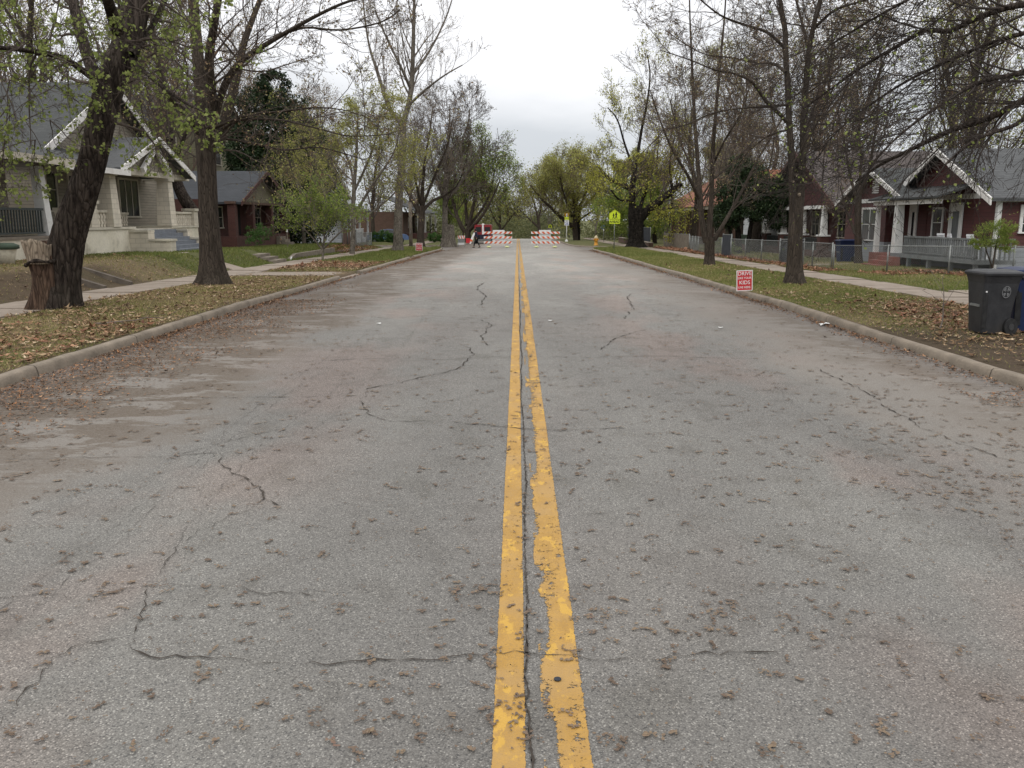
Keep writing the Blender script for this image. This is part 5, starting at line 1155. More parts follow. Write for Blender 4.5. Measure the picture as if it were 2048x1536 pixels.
m = MB(); m.box(XP - .55, XP - .0, 35.2, 44.2, 3.845, 4.08); m.box(X1, XP - .56, 35.2, 35.5, 3.845, 4.06); m.box(X1, XP - .56, 43.9, 44.2, 3.845, 4.06); m.build('porch_beam', M['cream_trim'], H)
# porch gable
m = MB(); gable_wall(m, XP + .0, -.18, 39.7, 3.6, 4.082, 5.35); m.build('porch_gable', M['sid_tan'], H)
gable_roof(H, 1, XP, X1 - .3, 39.7, 3.7, 4.05, 5.42, 'roof_light', trim='white_peel', over=.45, th=.12, tw=.22, name='porch_roof')
m = MB()
for q in (-1, 1):
    m.bar((XP + .25, 39.7 + q * .25, 4.95), (XP + .25, 39.7 + q * 1.5, 4.05), .16, .22)
m.build('gable_brace', M['white_peel'], H)
# small shed porch roof running left
m = MB(); m.hexa([(XP + .55, 30.8, 3.78), (XP + .55, 36.2, 3.78), (X1 - .1, 36.2, 4.75), (X1 - .1, 30.8, 4.75)], [(XP + .55, 30.8, 3.9), (XP + .55, 36.2, 3.9), (X1 - .1, 36.2, 4.87), (X1 - .1, 30.8, 4.87)]); r_ = m.build('shed_roof', M['roof_grey'], H)
m = MB(); m.box(XP + .553, XP + .6, 30.75, 36.2, 3.72, 3.93); m.build('fascia', M['white_peel'], r_)
# blue steps with stone cheek blocks
m = MB()
for i in range(6): m.box(XP + .001 + i * .30, XP + .30 + i * .30, 37.6, 41.35, .35, 1.58 - i * .165 - .15 + .11)
m.build('front_steps', M['blue_step'], H)

for ya, yb in ((36.95, 37.57), (41.38, 42.0)):
    m = MB(); m.box(XP + .002, XP + .8, ya, yb, .4, 1.45); m.box(XP + .8, XP + 1.7, ya, yb, .4, 1.08); ck = m.build('step_wall', M['stone'], H)
    m = MB(); m.box(XP - .03, XP + .8, ya - .05, yb + .05, 1.452, 1.54); m.box(XP + .803, XP + 1.75, ya - .05, yb + .05, 1.082, 1.17); m.build('coping', M['cream_trim'], ck)

# ---- house at left edge
H = empty('house', (-19, 27, .6), 'tan sided house with dark railing and tapered white post at the left edge', 'house')
m = MB(); m.box(-30, -17.6, 20.5, 30.6, .3, 4.3); m.build('wall', M['sid_tan'], H)
m = MB(); m.box(-17.58, -15.9, 24, 30.4, .3, 1.35); m.build('porch_base', M['cream_wall'], H)
m = MB(); m.box(-17.58, -15.85, 23.9, 30.5, 1.352, 1.44); m.build('porch_floor', M['concrete'], H)
m = MB(); m.hexa([(-16.15 - .19, 30.0, .5), (-16.15 + .24, 30.0, .5), (-16.15 + .24, 30.42, .5), (-16.15 - .19, 30.42, .5)], [(-16.3 - .14, 30.05, 3.75), (-16.3 + .14, 30.05, 3.75), (-16.3 + .14, 30.37, 3.75), (-16.3 - .14, 30.37, 3.75)]); m.build('corner_post', M['white'], H)
m = MB(); m.box(-16.09, -16.03, 24.2, 29.9, 2.28, 2.36); m.box(-16.09, -16.03, 24.2, 29.9, 1.52, 1.58)
k = 24.3
while k < 29.8: m.box(-16.08, -16.04, k, k + .05, 1.581, 2.279); k += .16
m.build('railing', M['railing'], H)
m = MB(); m.hexa([(-15.4, 19.5, 3.85), (-15.4, 31.0, 3.85), (-24, 31, 7.6), (-24, 19.5, 7.6)], [(-15.4, 19.5, 4.0), (-15.4, 31.0, 4.0), (-24, 31, 7.75), (-24, 19.5, 7.75)]); r_ = m.build('roof', M['roof_grey'], H)
m = MB(); m.box(-15.4, -15.34, 19.5, 31.0, 3.78, 4.02); m.build('fascia', M['cream_trim'], r_)
m = MB(); m.box(-15.95, -15.35, 28.6, 29.9, .4, 1.3); m.build('chimney_base', M['brick_brown'], H)
# ---- tall tan house behind
H = empty('house', (-26, 71, .0), 'tall cream two-storey house rising behind the red brick bungalow roof', 'house')
m = MB(); m.box(-34, -23.5, 68.0, 76, -.5, 9.4); m.build('wall', M['sid_cream'], H)
window(H, 'x', -23.5, 69.6, 70.7, 6.2, 8.0, 1, 'cream_trim', 'glass', (1, 2)); window(H, 'y', 68.0, -27.0, -25.9, 6.2, 8.0, -1, 'cream_trim', 'glass', (1, 2))
gable_roof(H, 1, -23.5, -34, 72, 4.0, 9.3, 11.6, 'roof_dark', trim='cream_trim', over=.4)
m = MB(); gable_wall(m, -23.51, -.15, 72, 3.95, 9.4, 11.5); m.build('gable_wall', M['sid_cream'], H)

# ---- red brick bungalow
H = empty('bungalow', (-18, 57, .4), 'red brick bungalow with dark roof and front porch gable, behind the pale green saplings', 'house')
m = MB(); m.box(-28, -18.6, 52.0, 65.5, .0, 3.15); m.build('wall', M['brick_red'], H)
gable_roof(H, 1, -17.0, -28, 59.2, 5.6, 3.0, 5.0, 'roof_dark', trim='brick_red', over=.4, th=.13)
m = MB(); gable_wall(m, -17.2, -.15, 59.2, 5.3, 3.0, 4.85); m.build('gable_wall', M['sid_cream'], H)  # darker siding on this gable: its shade is put into the colour
m = MB(); m.box(-18.58, -16.9, 53.0, 65.3, .0, .95); m.build('porch_base', M['brick_red'], H)
for y in (53.3, 56.9, 61.2, 65.0):
    m = MB(); m.box(-17.4, -16.95, y - .25, y + .25, .952, 2.9); m.build('pillar', M['brick_red'], H)
m = MB(); m.box(-17.5, -16.92, 52.9, 65.3, 2.902, 3.05); m.build('porch_beam', M['brick_brown'], H)
m = MB(); m.box(-17.3, -17.0, 57.2, 60.9, .955, 1.5); m.build('parapet', M['brick_red'], H)
window(H, 'x', -18.6, 54.0, 55.6, 1.5, 2.7, 1, 'cream_trim', 'glass', (2, 2)); window(H, 'x', -18.6, 62.3, 63.8, 1.5, 2.7, 1, 'cream_trim', 'glass', (2, 2))
m = MB(); m.box(-18.6, -18.57, 58.2, 59.2, .96, 2.9); m.build('door', M['blackish'], H)
m = MB(); [m.box(-16.88 + i * .3, -16.58 + i * .3, 61.6, 63.0, .1, .8 - i * .2) for i in range(3)]; m.build('front_steps', M['concrete'], H)
# ---- white house
H = empty('house', (-18, 85, -.3), 'pale bluish white house with a white porch rail, seen through the pale green tree', 'house')
m = MB(); m.box(-28, -17.6, 77, 96, -.6, 4.2); m.build('wall', M['sid_white'], H)
gable_roof(H, 1, -17.6, -28, 84, 7.4, 4.1, 6.9, 'roof_grey', trim='white', over=.4)
m = MB(); gable_wall(m, -17.61, -.15, 84, 7.2, 4.1, 6.8); m.build('gable_wall', M['sid_white'], H)
for y0, y1 in ((79, 80.3), (91.5, 92.6)): window(H, 'x', -17.6, y0, y1, 1.0, 2.7, 1, 'white', 'glass', (1, 2))
m = MB(); m.box(-17.6, -17.57, 88.2, 89.2, .15, 2.3); m.build('door', M['blackish'], H)
m = MB(); m.box(-17.58, -15.8, 84.5, 94, -.6, .1); m.build('porch_base', M['sid_white'], H)
m = MB(); m.box(-15.9, -15.84, 84.6, 90.9, 1.0, 1.06); [m.box(-15.9, -15.84, 84.6 + i * .3, 84.68 + i * .3, .1, 1.0) for i in range(21)]; m.build('railing', M['white'], H)
for y in (84.7, 89, 93.8):
    m = MB(); m.box(-16.0, -15.82, y - .09, y + .09, .102, 2.7); m.build('porch_post', M['white'], H)
m = MB(); m.hexa([(-15.4, 84, 2.7), (-15.4, 94.4, 2.7), (-17.6, 94.4, 3.4), (-17.6, 84, 3.4)], [(-15.4, 84, 2.82), (-15.4, 94.4, 2.82), (-17.6, 94.4, 3.52), (-17.6, 84, 3.52)]); m.build('porch_roof', M['roof_grey'], H)
# ---- far left porch house beyond side road
H = empty('house', (-16, 125, -.8), 'distant house with white porch columns and dark brick base beyond the side road', 'house')
m = MB(); m.box(-26, -14.5, 112, 140, -1.2, 2.9); m.build('wall', M['brick_brown'], H)
m = MB(); m.box(-14.49, -12.6, 113, 139, -1.2, .15); m.build('porch_base', M['brick_red'], H)
for y in (114, 122, 130, 138):
    m = MB(); m.box(-12.95, -12.65, y - .2, y + .2, .152, 2.4); m.build('porch_column', M['white'], H)
m = MB(); m.box(-13.0, -12.6, 113, 139, 2.402, 2.7); m.build('porch_beam', M['white'], H)
m = MB(); m.hexa([(-12.2, 111, 2.72), (-12.2, 141, 2.72), (-18, 141, 5), (-18, 111, 5)], [(-12.2, 111, 2.85), (-12.2, 141, 2.85), (-18, 141, 5.13), (-18, 111, 5.13)]); m.build('roof', M['roof_grey'], H)
for y in (117, 125, 133): window(H, 'x', -14.5, y, y + 1.6, .9, 2.1, 1, 'white', 'glass', (2, 1))

# ---- dark red house (right, nearest)
H = empty('house', (18, 38, 0), 'dark red house with white trim, pale grey roof and a grey deck', 'house')
XF = 17.8
m = MB(); m.box(XF, XF + 11, 33.0, 46.2, .95, 2.9); m.build('wall', M['sid_red'], H)
m = MB(); m.box(XF - .02, XF + 11, 32.97, 46.22, -.3, .948); m.build('skirt', M['sid_grey'], H)
m = MB(); gable_wall(m, XF + .01, .2, 37.3, 4.3, 2.85, 4.75); m.build('gable_wall', M['sid_red'], H)
gable_roof(H, -1, XF, XF + 12, 37.3, 4.3, 2.8, 4.75, 'roof_light', over=.45, th=.12, tw=.24)
m = MB(); m.box(XF - .03, XF - .005, 33.3, 41, 2.78, 2.98); m.box(XF - .035, XF + .12, 32.93, 33.1, -.1, 2.8); m.box(XF + .12, XF + 9, 32.93, 32.965, 2.62, 2.86); m.build('trim_board', M['white'], H)
window(H, 'y', 33.0, 18.75, 20.4, 1.55, 2.4, -1, 'white', 'glass', (6, 3), .12)
window(H, 'y', 33.0, 22.6, 23.6, 1.35, 2.4, -1, 'white', 'glass', (2, 2), .12)
# small projecting gable wing
XW = 17.0
m = MB(); m.box(XW, XF - .005, 41.0, 46.0, .95, 2.75); m.build('wing_wall', M['sid_red'], H)
m = MB(); m.box(XW - .02, XF - .03, 40.98, 46.02, -.3, .948); m.build('wing_skirt', M['sid_grey'], H)
m = MB(); gable_wall(m, XW + .01, .15, 42.4, 3.6, 2.82, 4.15); m.build('wing_gable', M['sid_red'], H)
m = MB(); m.box(XW - .045, XW + .02, 38.9, 46, 2.76, 2.95); m.build('wing_trim', M['white'], H)
gable_roof(H, -1, XW, XF + 2.5, 42.4, 3.7, 2.85, 4.25, 'roof_grey', over=.4, th=.12, tw=.2, name='wing_roof')
m = MB(); [m.box(XW - .03, XW + .0, 42.0, 42.75, 3.2 + i * .09, 3.25 + i * .09) for i in range(7)]; m.build('gable_vent', M['white'], H)
window(H, 'x', XW, 41.9, 43.7, 1.05, 2.45, -1, 'white', 'glass_curt', (2, 2), .1, None)
# porch: dark recess, posts, doors
m = MB(); m.box(XF - .02, XF - .004, 38.6, 40.9, .56, 2.7); m.build('porch_recess', M['sid_red'], H)
for (y, w) in ((40.75, .11), (38.55, .2)):
    m = MB(); m.taper(XW - .45, y, .1 if w > .15 else .5, 2.6, w * .95, w * .75); m.build('porch_post', M['white'], H)
m = MB(); m.box(XW - .62, XW - .3, 35.0, 41.0, 2.602, 2.78); m.build('porch_beam', M['white_peel'], H)
m = MB(); m.hexa([(XW - .8, 34.6, 2.8), (XW - .8, 41.2, 2.8), (XF + .2, 41.2, 3.35), (XF + .2, 34.6, 3.35)], [(XW - .8, 34.6, 2.88), (XW - .8, 41.2, 2.88), (XF + .2, 41.2, 3.43), (XF + .2, 34.6, 3.43)]); m.build('porch_roof', M['roof_grey'], H)
for (y0, y1, g_) in ((35.6, 36.4, 'glass_curt'), (39.6, 40.1, 'glass')):
    m = MB(); m.box(XF - .05, XF - .022, y0, y1, .58, 2.5); d_ = m.build('door', M['white'], H)
    m = MB(); m.box(XF - .065, XF - .051, y0 + .15, y1 - .15, .8, 2.3); m.build('pane', M[g_], d_)
    m = MB(); m.box(XF - .08, XF - .022, y0 - .13, y0 - .002, .57, 2.64); m.box(XF - .08, XF - .022, y1 + .002, y1 + .13, .57, 2.64); m.box(XF - .08, XF - .022, y0, y1, 2.502, 2.64); m.build('door_frame', M['white'], d_)
window(H, 'x', XF, 37.2, 38.0, 1.3, 2.4, -1, 'white', 'glass', (1, 2), .09)
m = MB(); m.box(16.3, XF - .03, 31.4, 38.6, .40, .55); dk = m.build('deck', M['deck'], H)
for y in (31.5, 33.3, 35.1, 36.9, 38.4): m = MB(); m.box(16.35, 16.5, y, y + .12, -.3, .398); m.build('deck_post', M['deck'], dk)
m = MB(); m.box(16.33, 16.40, 31.4, 37.4, 1.24, 1.31); m.box(16.33, 16.40, 31.4, 37.4, .62, .67); y = 31.4
while y < 37.4: m.box(16.34, 16.39, y, y + .055, .551, 1.24); y += .17
m.box(16.41, XF - .1, 31.42, 31.48, 1.24, 1.31); x = 16.5
while x < 17.6: m.box(x, x + .05, 31.43, 31.47, .551, 1.24); x += .17
m.build('deck_railing', M['deck'], H)
m = MB(); [m.box(16.3 - (i + 1) * .32, 16.3 - i * .32 - .002, 37.5, 39.3, -.3, .40 - i * .17) for i in range(3)]; m.box(16.302, XF - .1, 38.605, 40.9, -.3, .5); m.build('front_steps', M['red_step'], H)

# ---- brown-roofed house
H = empty('house', (18, 54, -.2), 'dark red house with brown shingle roof and white columns on brick piers', 'house')
m = MB(); m.box(18.6, 28, 48.6, 61.0, -.4, 2.9); m.build('wall', M['sid_red'], H)
gable_roof(H, -1, 17.3, 28.5, 54.6, 7.0, 2.75, 5.9, 'roof_brown', trim='brick_red', over=.5)
m = MB(); gable_wall(m, 17.5, .15, 54.6, 6.8, 2.7, 5.8); m.build('gable_wall', M['sid_red'], H)
m = MB(); m.box(16.8, 18.58, 48.8, 60.8, -.5, .25); m.build('porch_base', M['brick_red'], H)
for y in (49.2, 52.8, 56.6, 60.4):
    m = MB(); m.box(16.75, 17.25, y - .28, y + .28, .252, 1.05); p = m.build('brick_pier', M['brick_red'], H)
    m = MB(); m.box(16.7, 17.3, y - .33, y + .33, 1.052, 1.14); m.taper(17.0, y, 1.142, 2.55, .17, .12); m.build('column', M['white'], p)
m = MB(); m.box(16.85, 17.15, 48.9, 60.8, 2.552, 2.75); m.build('porch_beam', M['white'], H)
m = MB(); m.box(16.95, 17.0, 49.5, 60.2, .9, .95); y = 49.55
while y < 60.2: m.box(16.95, 17.0, y, y + .04, .25, .9); y += .22
m.build('railing', M['railing'], H)
for y0 in (50.0, 54.6, 57.8): window(H, 'x', 18.6, y0, y0 + 1.3, 1.0, 2.4, -1, 'cream_trim', 'glass', (2, 2))
m = MB(); m.box(18.56, 18.6, 53, 53.9, .26, 2.3); m.build('door', M['blackish'], H)
# ---- white cottage beyond it
H = empty('cottage', (18, 66, -.2), 'small white sided cottage with green porch rail glimpsed behind the holly', 'house')
m = MB(); m.box(17.6, 26, 62.4, 69, -.5, 2.6); m.build('wall', M['sid_white'], H)
gable_roof(H, -1, 17.6, 26, 65.7, 3.4, 2.5, 4.2, 'roof_grey', trim='white', over=.4); m = MB(); gable_wall(m, 17.61, .15, 65.7, 3.3, 2.5, 4.1); m.build('gable_wall', M['sid_white'], H)
window(H, 'x', 17.6, 63.4, 64.3, .9, 2.1, -1, 'white', 'glass_curt'); window(H, 'y', 62.4, 18.4, 19.3, .9, 2.1, -1, 'white', 'glass_curt')
m = MB(); m.box(16.4, 17.58, 62.5, 66, -.5, .2); m.build('porch_base', M['brick_red'], H)
m = MB(); m.box(16.4, 16.45, 62.5, 66, .85, .9); [m.box(16.4, 16.45, 62.5 + i * .25, 62.55 + i * .25, .2, .85) for i in range(14)]; m.build('railing', M['terra'], H)
# ---- orange tiled house
H = empty('house', (20, 105, -.7), 'brick house with orange tiled roof and arched porch behind the black-barked maple', 'house')
m = MB(); m.box(20.5, 32, 88, 116, -1, 3.4); m.build('wall', M['brick_brown'], H)
m = MB(); m.hexa([(18.8, 87, 3.3), (18.8, 117, 3.3), (33, 117, 3.3), (33, 87, 3.3)], [(24.5, 92, 7.0), (24.5, 112, 7.0), (27, 112, 7.0), (27, 92, 7.0)]); m.build('roof', M['roof_tile'], H)
for y in (89, 93, 97, 101, 105, 110):
    m = MB(); m.box(19.1, 19.5, y - .3, y + .3, -.9, 2.95); m.build('porch_column', M['brick_brown'], H)
m = MB(); m.box(19.1, 20.49, 88, 116, -1, -.3); m.build('porch_base', M['brick_brown'], H)
m = MB(); m.box(19.05, 19.55, 88, 116, 2.952, 3.28); m.build('porch_beam', M['cream_trim'], H)
for y in (90.3, 94.5, 102.3): window(H, 'x', 20.5, y, y + 1.6, .6, 2.2, -1, 'cream_trim', 'glass', (2, 2))

# ------------------------------------------------------------------ street objects
def text_mesh(parent, txt, size, mat, mtx, name='lettering', extrude=.002, align='CENTER', bold=.0, scx=1.0):
    c = bpy.data.curves.new('t', 'FONT'); c.body = txt; c.size = size; c.extrude = extrude; c.align_x = align; c.align_y = 'CENTER'; c.offset = bold; c.resolution_u = 3
    o = bpy.data.objects.new('t', c); COL.objects.link(o); bpy.context.view_layer.update()
    me = bpy.data.meshes.new_from_object(o.evaluated_get(bpy.context.evaluated_depsgraph_get())); bpy.data.objects.remove(o); 
    me.transform(mtx @ Matrix.Diagonal((scx, 1, 1, 1))); 
    return link(name, me, M[mat], parent)
FACE = Matrix.Rotation(R(90), 4, 'X')       # text plane XY -> XZ, reads from -Y
def yard_sign(base, w, h, z0, label, tilt=0, yaw=0, group=None):
    S = empty('yard_sign', base, label, 'sign', group)
    S.rotation_euler = (0, R(tilt), R(yaw))
    m = MB(); m.box(-w / 2, w / 2, -.004, .004, z0, z0 + h); p = link_local(m, 'panel', M['sign_white'], S)
    m = MB(); q = w * .055; m.box(-w / 2 + q, w / 2 - q, -.0065, -.0042, z0 + q, z0 + h - q); link_local(m, 'red_field', M['sign_red'], p)
    for t, s, f, sx in (('DRIVE', .185, .83, 1.12), ('LIKE YOUR', .105, .62, 1.05), ('KIDS', .185, .40, 1.15), ('LIVE HERE.', .105, .17, 1.05)):
        text_mesh(S, t, s * h * 1.38, 'sign_white', Matrix.Translation((0, -.0085, z0 + h * f)) @ FACE, bold=.001 * h / .6, scx=sx * .86)
    m = MB(); [m.tube([(x, .006, -.1), (x, .006, z0 + h * .5)], .003, 5) for x in (-w * .28, w * .28)]; link_local(m, 'wire_stake', M['darkmetal'], S)
    return S
def link_local(m, name, mat, parent):
    me = bpy.data.meshes.new(name); me.from_pydata(m.v, [], m.f); me.polygons.foreach_set('use_smooth', m.sm); me.update(); return link(name, me, mat, parent)
b = gr(1489, 584, .1)
sc_ = (b[1]) / F
yard_sign((b[0], b[1], b[2]), 32 * sc_, 41 * sc_, .03, 'red and white DRIVE LIKE YOUR KIDS LIVE HERE yard sign by the right kerb', -2.5, group='red yard signs')
b = gr(838, 505, .1); sc_ = b[1] / F
yard_sign((b[0], b[1], b[2]), 13.5 * sc_, 18 * sc_, .03, 'smaller looking DRIVE LIKE YOUR KIDS yard sign on the left verge', 2, group='red yard signs')
b = gr(936, 488, .1); 
S = empty('yard_sign', (b[0], b[1], b[2]), 'faded red sign on the ground between the sandwich board and walking person', 'sign')
m = MB(); m.box(-.22, .22, -.01, .01, .1, .62); link_local(m, 'panel', M['sign_red'], S); m = MB(); m.box(-.02, .02, -.0, .02, -.1, .1); link_local(m, 'stake', M['darkmetal'], S)

# barricades
def barricade(cx, Y, w, mirror, label):
    z = zf(Y); S = empty('barricade', (cx, Y, z), label, 'barricade', 'striped road barricades')
    h = 1.62; bh = .2; ys = -.05
    for zz in (1.38, .95, .50):
        m = MB(); m.box(-w / 2, w / 2, ys - .02, ys + .02, zz - bh / 2, zz + bh / 2); rl = link_local(m, 'rail', M['sign_white'], S)
        m = MB(); n = 6; st = w / n
        for k in range(n):
            x0 = -w / 2 + k * st + st * .12; sl_ = mirror * bh * .95; ww = st * .46
            a, b_ = (x0 + (0 if sl_ > 0 else -sl_)), 0
            pts = [(a, zz - bh / 2 + .004), (a + ww, zz - bh / 2 + .004), (a + ww + sl_, zz + bh / 2 - .004), (a + sl_, zz + bh / 2 - .004)]
            pts = [(max(-w / 2 + .004, min(w / 2 - .004, p[0])), p[1]) for p in pts]
            m.prism(pts, 'y', ys - .0245, ys - .0212)
        link_local(m, 'stripes', M['orange'], rl)
    for x in (-w * .32, w * .32):
        m = MB(); m.box(x - .025, x + .025, -.02, .03, .03, h - .08); m.box(x - .03, x + .03, -.55, .55, .0, .05); link_local(m, 'upright', M['galv'], S)
        m = MB(); m.lathe((x, -.3, .05), [(.0, .0), (.2, .0), (.22, .06), (.16, .13), (.0, .15)], 10); sb = link_local(m, 'sandbag', M['sand'], S)
    m = MB(); m.box(-.54 + mirror * .06, .54 + mirror * .06, .04, .055, .42, 1.62); pn = link_local(m, 'notice_panel', M['sign_white'], S)
    if mirror > 0:
        m = MB(); m.box(-.25, .15, .037, .0395, .66, .70); link_local(m, 'faint_line', M['sign_red'], pn)
    return S
Yb_ = 81.0; bxl = atY(996, 493, Yb_)[0]; bxr = atY(1091, 493, Yb_)[0]
barricade(bxl, Yb_, 2.6, 1, 'left orange and white striped barricade with white panel, in front of the red van')
barricade(bxr, Yb_, 2.65, -1, 'right orange and white striped barricade with white panel, nearer the speed sign')
# folding sandwich barricade
b = gr(923, 493.5); Z0 = zf(b[1]); S = empty('folding_barricade', (b[0], b[1], Z0), 'low folding A-frame barricade with orange striped top board on the left corner', 'barricade')
for q in (-1, 1):
    m = MB(); 
    for x in (-.3, .3): m.bar((x, q * .35, 0), (x, q * .03, 1.05), .05, .04)
    link_local(m, 'frame', M['galv'], S)
m = MB(); m.hexa([(-.36, -.16, .78), (.36, -.16, .78), (.36, -.13, .78), (-.36, -.13, .78)], [(-.36, -.06, 1.08), (.36, -.06, 1.08), (.36, -.03, 1.08), (-.36, -.03, 1.08)]); tb = link_local(m, 'top_board', M['sign_white'], S)
m = MB()
for k in range(3):
    x = -.33 + k * .24; m.hexa([(x + .1, -.168, .785), (x + .2, -.168, .785), (x + .2, -.162, .785), (x + .1, -.162, .785)], [(x, -.068, 1.075), (x + .1, -.068, 1.075), (x + .1, -.062, 1.075), (x, -.062, 1.075)])
link_local(m, 'stripes', M['orange'], tb)
m = MB(); m.hexa([(-.36, -.30, .2), (.36, -.30, .2), (.36, -.27, .2), (-.36, -.27, .2)], [(-.36, -.24, .4), (.36, -.24, .4), (.36, -.21, .4), (-.36, -.21, .4)]); link_local(m, 'lower_board', M['sign_white'], S)
m = MB(); m.hexa([(-.33, -.235, .41), (.33, -.235, .41), (.33, -.22, .41), (-.33, -.22, .41)], [(-.33, -.17, .77), (.33, -.17, .77), (.33, -.155, .77), (-.33, -.155, .77)]); link_local(m, 'grey_board', M['galv'], S)
# leaning striped board by the van
b = gr(946, 488, .0); S = empty('leaning_board', (b[0], b[1], zf(b[1])), 'striped board leaning behind the walking person', 'board')
m = MB(); m.hexa([(-.5, 0, .1), (-.25, 0, .0), (-.25, .04, .0), (-.5, .04, .1)], [(.1, .2, 1.3), (.38, .2, 1.2), (.38, .24, 1.2), (.1, .24, 1.3)]); link_local(m, 'board', M['sign_white'], S)
m = MB(); m.hexa([(-.38, -.006, .35), (-.13, -.006, .25), (-.13, -.002, .25), (-.38, -.002, .35)], [(-.28, .05, .55), (-.03, .05, .46), (-.03, .054, .46), (-.28, .054, .55)]); link_local(m, 'stripe', M['orange'], S)

# red van seen from behind, beyond the side road
b = gr(968, 487.5); Yv = b[1]; z = zf(Yv); s_ = Yv / F; cx = atY(966, 487, Yv)[0]
S = empty('van', (cx, Yv, z), 'red van with dark lower panels parked behind the left barricade', 'van')
w, L = 1.95, 4.6; h = 37 * s_
def rr(x0, x1, z0, z1, r, n=4):
    out = []
    for (cx_, cz_, a0) in ((x1 - r, z0 + r, -90), (x1 - r, z1 - r, 0), (x0 + r, z1 - r, 90), (x0 + r, z0 + r, 180)):
        for k in range(n + 1): a = R(a0 + 90 * k / n); out.append((cx_ + r * math.cos(a), cz_ + r * math.sin(a)))
    return out
m = MB(); m.prism(rr(-w / 2, w / 2, h * .48, h, .12), 'y', 0, L * .9); link_local(m, 'body', M['car_red'], S)
m = MB(); m.prism(rr(-w / 2 - .01, w / 2 + .01, .3, h * .478, .08), 'y', -.03, L); link_local(m, 'lower_body', M['car_dark'], S)
for q in (-1, 1):
    m = MB(); m.box(q * .2, q * (w / 2 - .14), -.012, -.002, h * .62, h * .88); link_local(m, 'rear_window', M['glass'], S)
    m = MB(); m.box(q * (w / 2 - .12), q * (w / 2 - .02), -.05, -.032, .6, .95); link_local(m, 'tail_lamp', M['sign_red'], S)
    for y in (.8, 3.5):
        m = MB(); m.tube([(q * (w / 2 - .22), y, .33), (q * (w / 2 - .02), y, .33)], [.33, .33], 16); wh = link_local(m, 'wheel', M['rubber'], S)
        m = MB(); m.tube([(q * (w / 2 - .02), y, .33), (q * (w / 2 - .005), y, .33)], [.18, .16], 12); link_local(m, 'rim', M['galv'], wh)
m = MB(); m.box(-w / 2 + .05, w / 2 - .05, -.12, -.032, .35, .52); link_local(m, 'bumper', M['galv'], S)
m = MB(); m.box(-.1, .1, -.03, -.013, h * .49, h * .99); link_local(m, 'door_pillar', M['sign_white'], S)
m = MB(); m.lathe((0, .4, h), [(.16, -.02), (.16, .06), (.1, .12), (0, .13)], 10); link_local(m, 'roof_light', M['sign_white'], S)

# blue car behind the hedge
b = (atY(775, 466, 93)[0], 93, zf(93) + .25); S = empty('parked_car', b, 'blue car parked in the driveway behind the clipped hedge', 'car'); S.rotation_euler.z = R(8)
L = 4.4; W_ = 1.75
pf = [(-2.2, .35), (-2.2, .75), (-2.0, .88), (-1.3, .95), (-.75, 1.36), (.1, 1.44), (.9, 1.36), (1.5, .98), (2.05, .86), (2.2, .7), (2.2, .35)]
m = MB(); m.prism([p for p in pf if p[1] < 1.0] , 'y', -W_ / 2, W_ / 2); link_local(m, 'body', M['car_blue'], S)
m = MB(); a = [(-1.3, .952), (1.5, .98), (.9, 1.33), (.1, 1.41), (-.75, 1.33)]
m.add([(p[0], -W_ / 2 + .02, p[1]) for p in a[:2]] + [(p[0], -W_ / 2 + .2, p[1]) for p in a[2:]] + [(p[0], W_ / 2 - .02, p[1]) for p in a[:2]] + [(p[0], W_ / 2 - .2, p[1]) for p in a[2:]],
      [(0, 1, 2, 3, 4), (9, 8, 7, 6, 5), (1, 6, 7, 2), (2, 7, 8, 3), (3, 8, 9, 4), (4, 9, 5, 0)]); link_local(m, 'windows', M['glass'], S)
m = MB(); m.add([(-.75, -W_ / 2 + .22, 1.335), (.1, -W_ / 2 + .22, 1.415), (.9, -W_ / 2 + .22, 1.335), (.9, W_ / 2 - .22, 1.335), (.1, W_ / 2 - .22, 1.415), (-.75, W_ / 2 - .22, 1.335)] + [(-.75, -W_ / 2 + .22, 1.375), (.1, -W_ / 2 + .22, 1.455), (.9, -W_ / 2 + .22, 1.375), (.9, W_ / 2 - .22, 1.375), (.1, W_ / 2 - .22, 1.455), (-.75, W_ / 2 - .22, 1.375)],
      [(0, 5, 4, 1), (1, 4, 3, 2), (6, 7, 10, 11), (7, 8, 9, 10), (0, 1, 7, 6), (1, 2, 8, 7), (2, 3, 9, 8), (3, 4, 10, 9), (4, 5, 11, 10), (5, 0, 6, 11)]); link_local(m, 'roof', M['car_blue'], S)
for x in (-1.35, 1.4):
    for q in (-1, 1):
        m = MB(); m.tube([(x, q * (W_ / 2 - .2), .31), (x, q * (W_ / 2 + .01), .31)], [.31, .31], 16); wh = link_local(m, 'wheel', M['rubber'], S)
        m = MB(); m.tube([(x, q * (W_ / 2 + .01), .31), (x, q * (W_ / 2 + .02), .31)], [.18, .16], 10); link_local(m, 'rim', M['galv'], wh)
for q in (-1, 1):
    m = MB(); m.box(-2.215, -2.19, q * .5, q * .8, .62, .74); link_local(m, 'headlight', M['sign_white'], S)

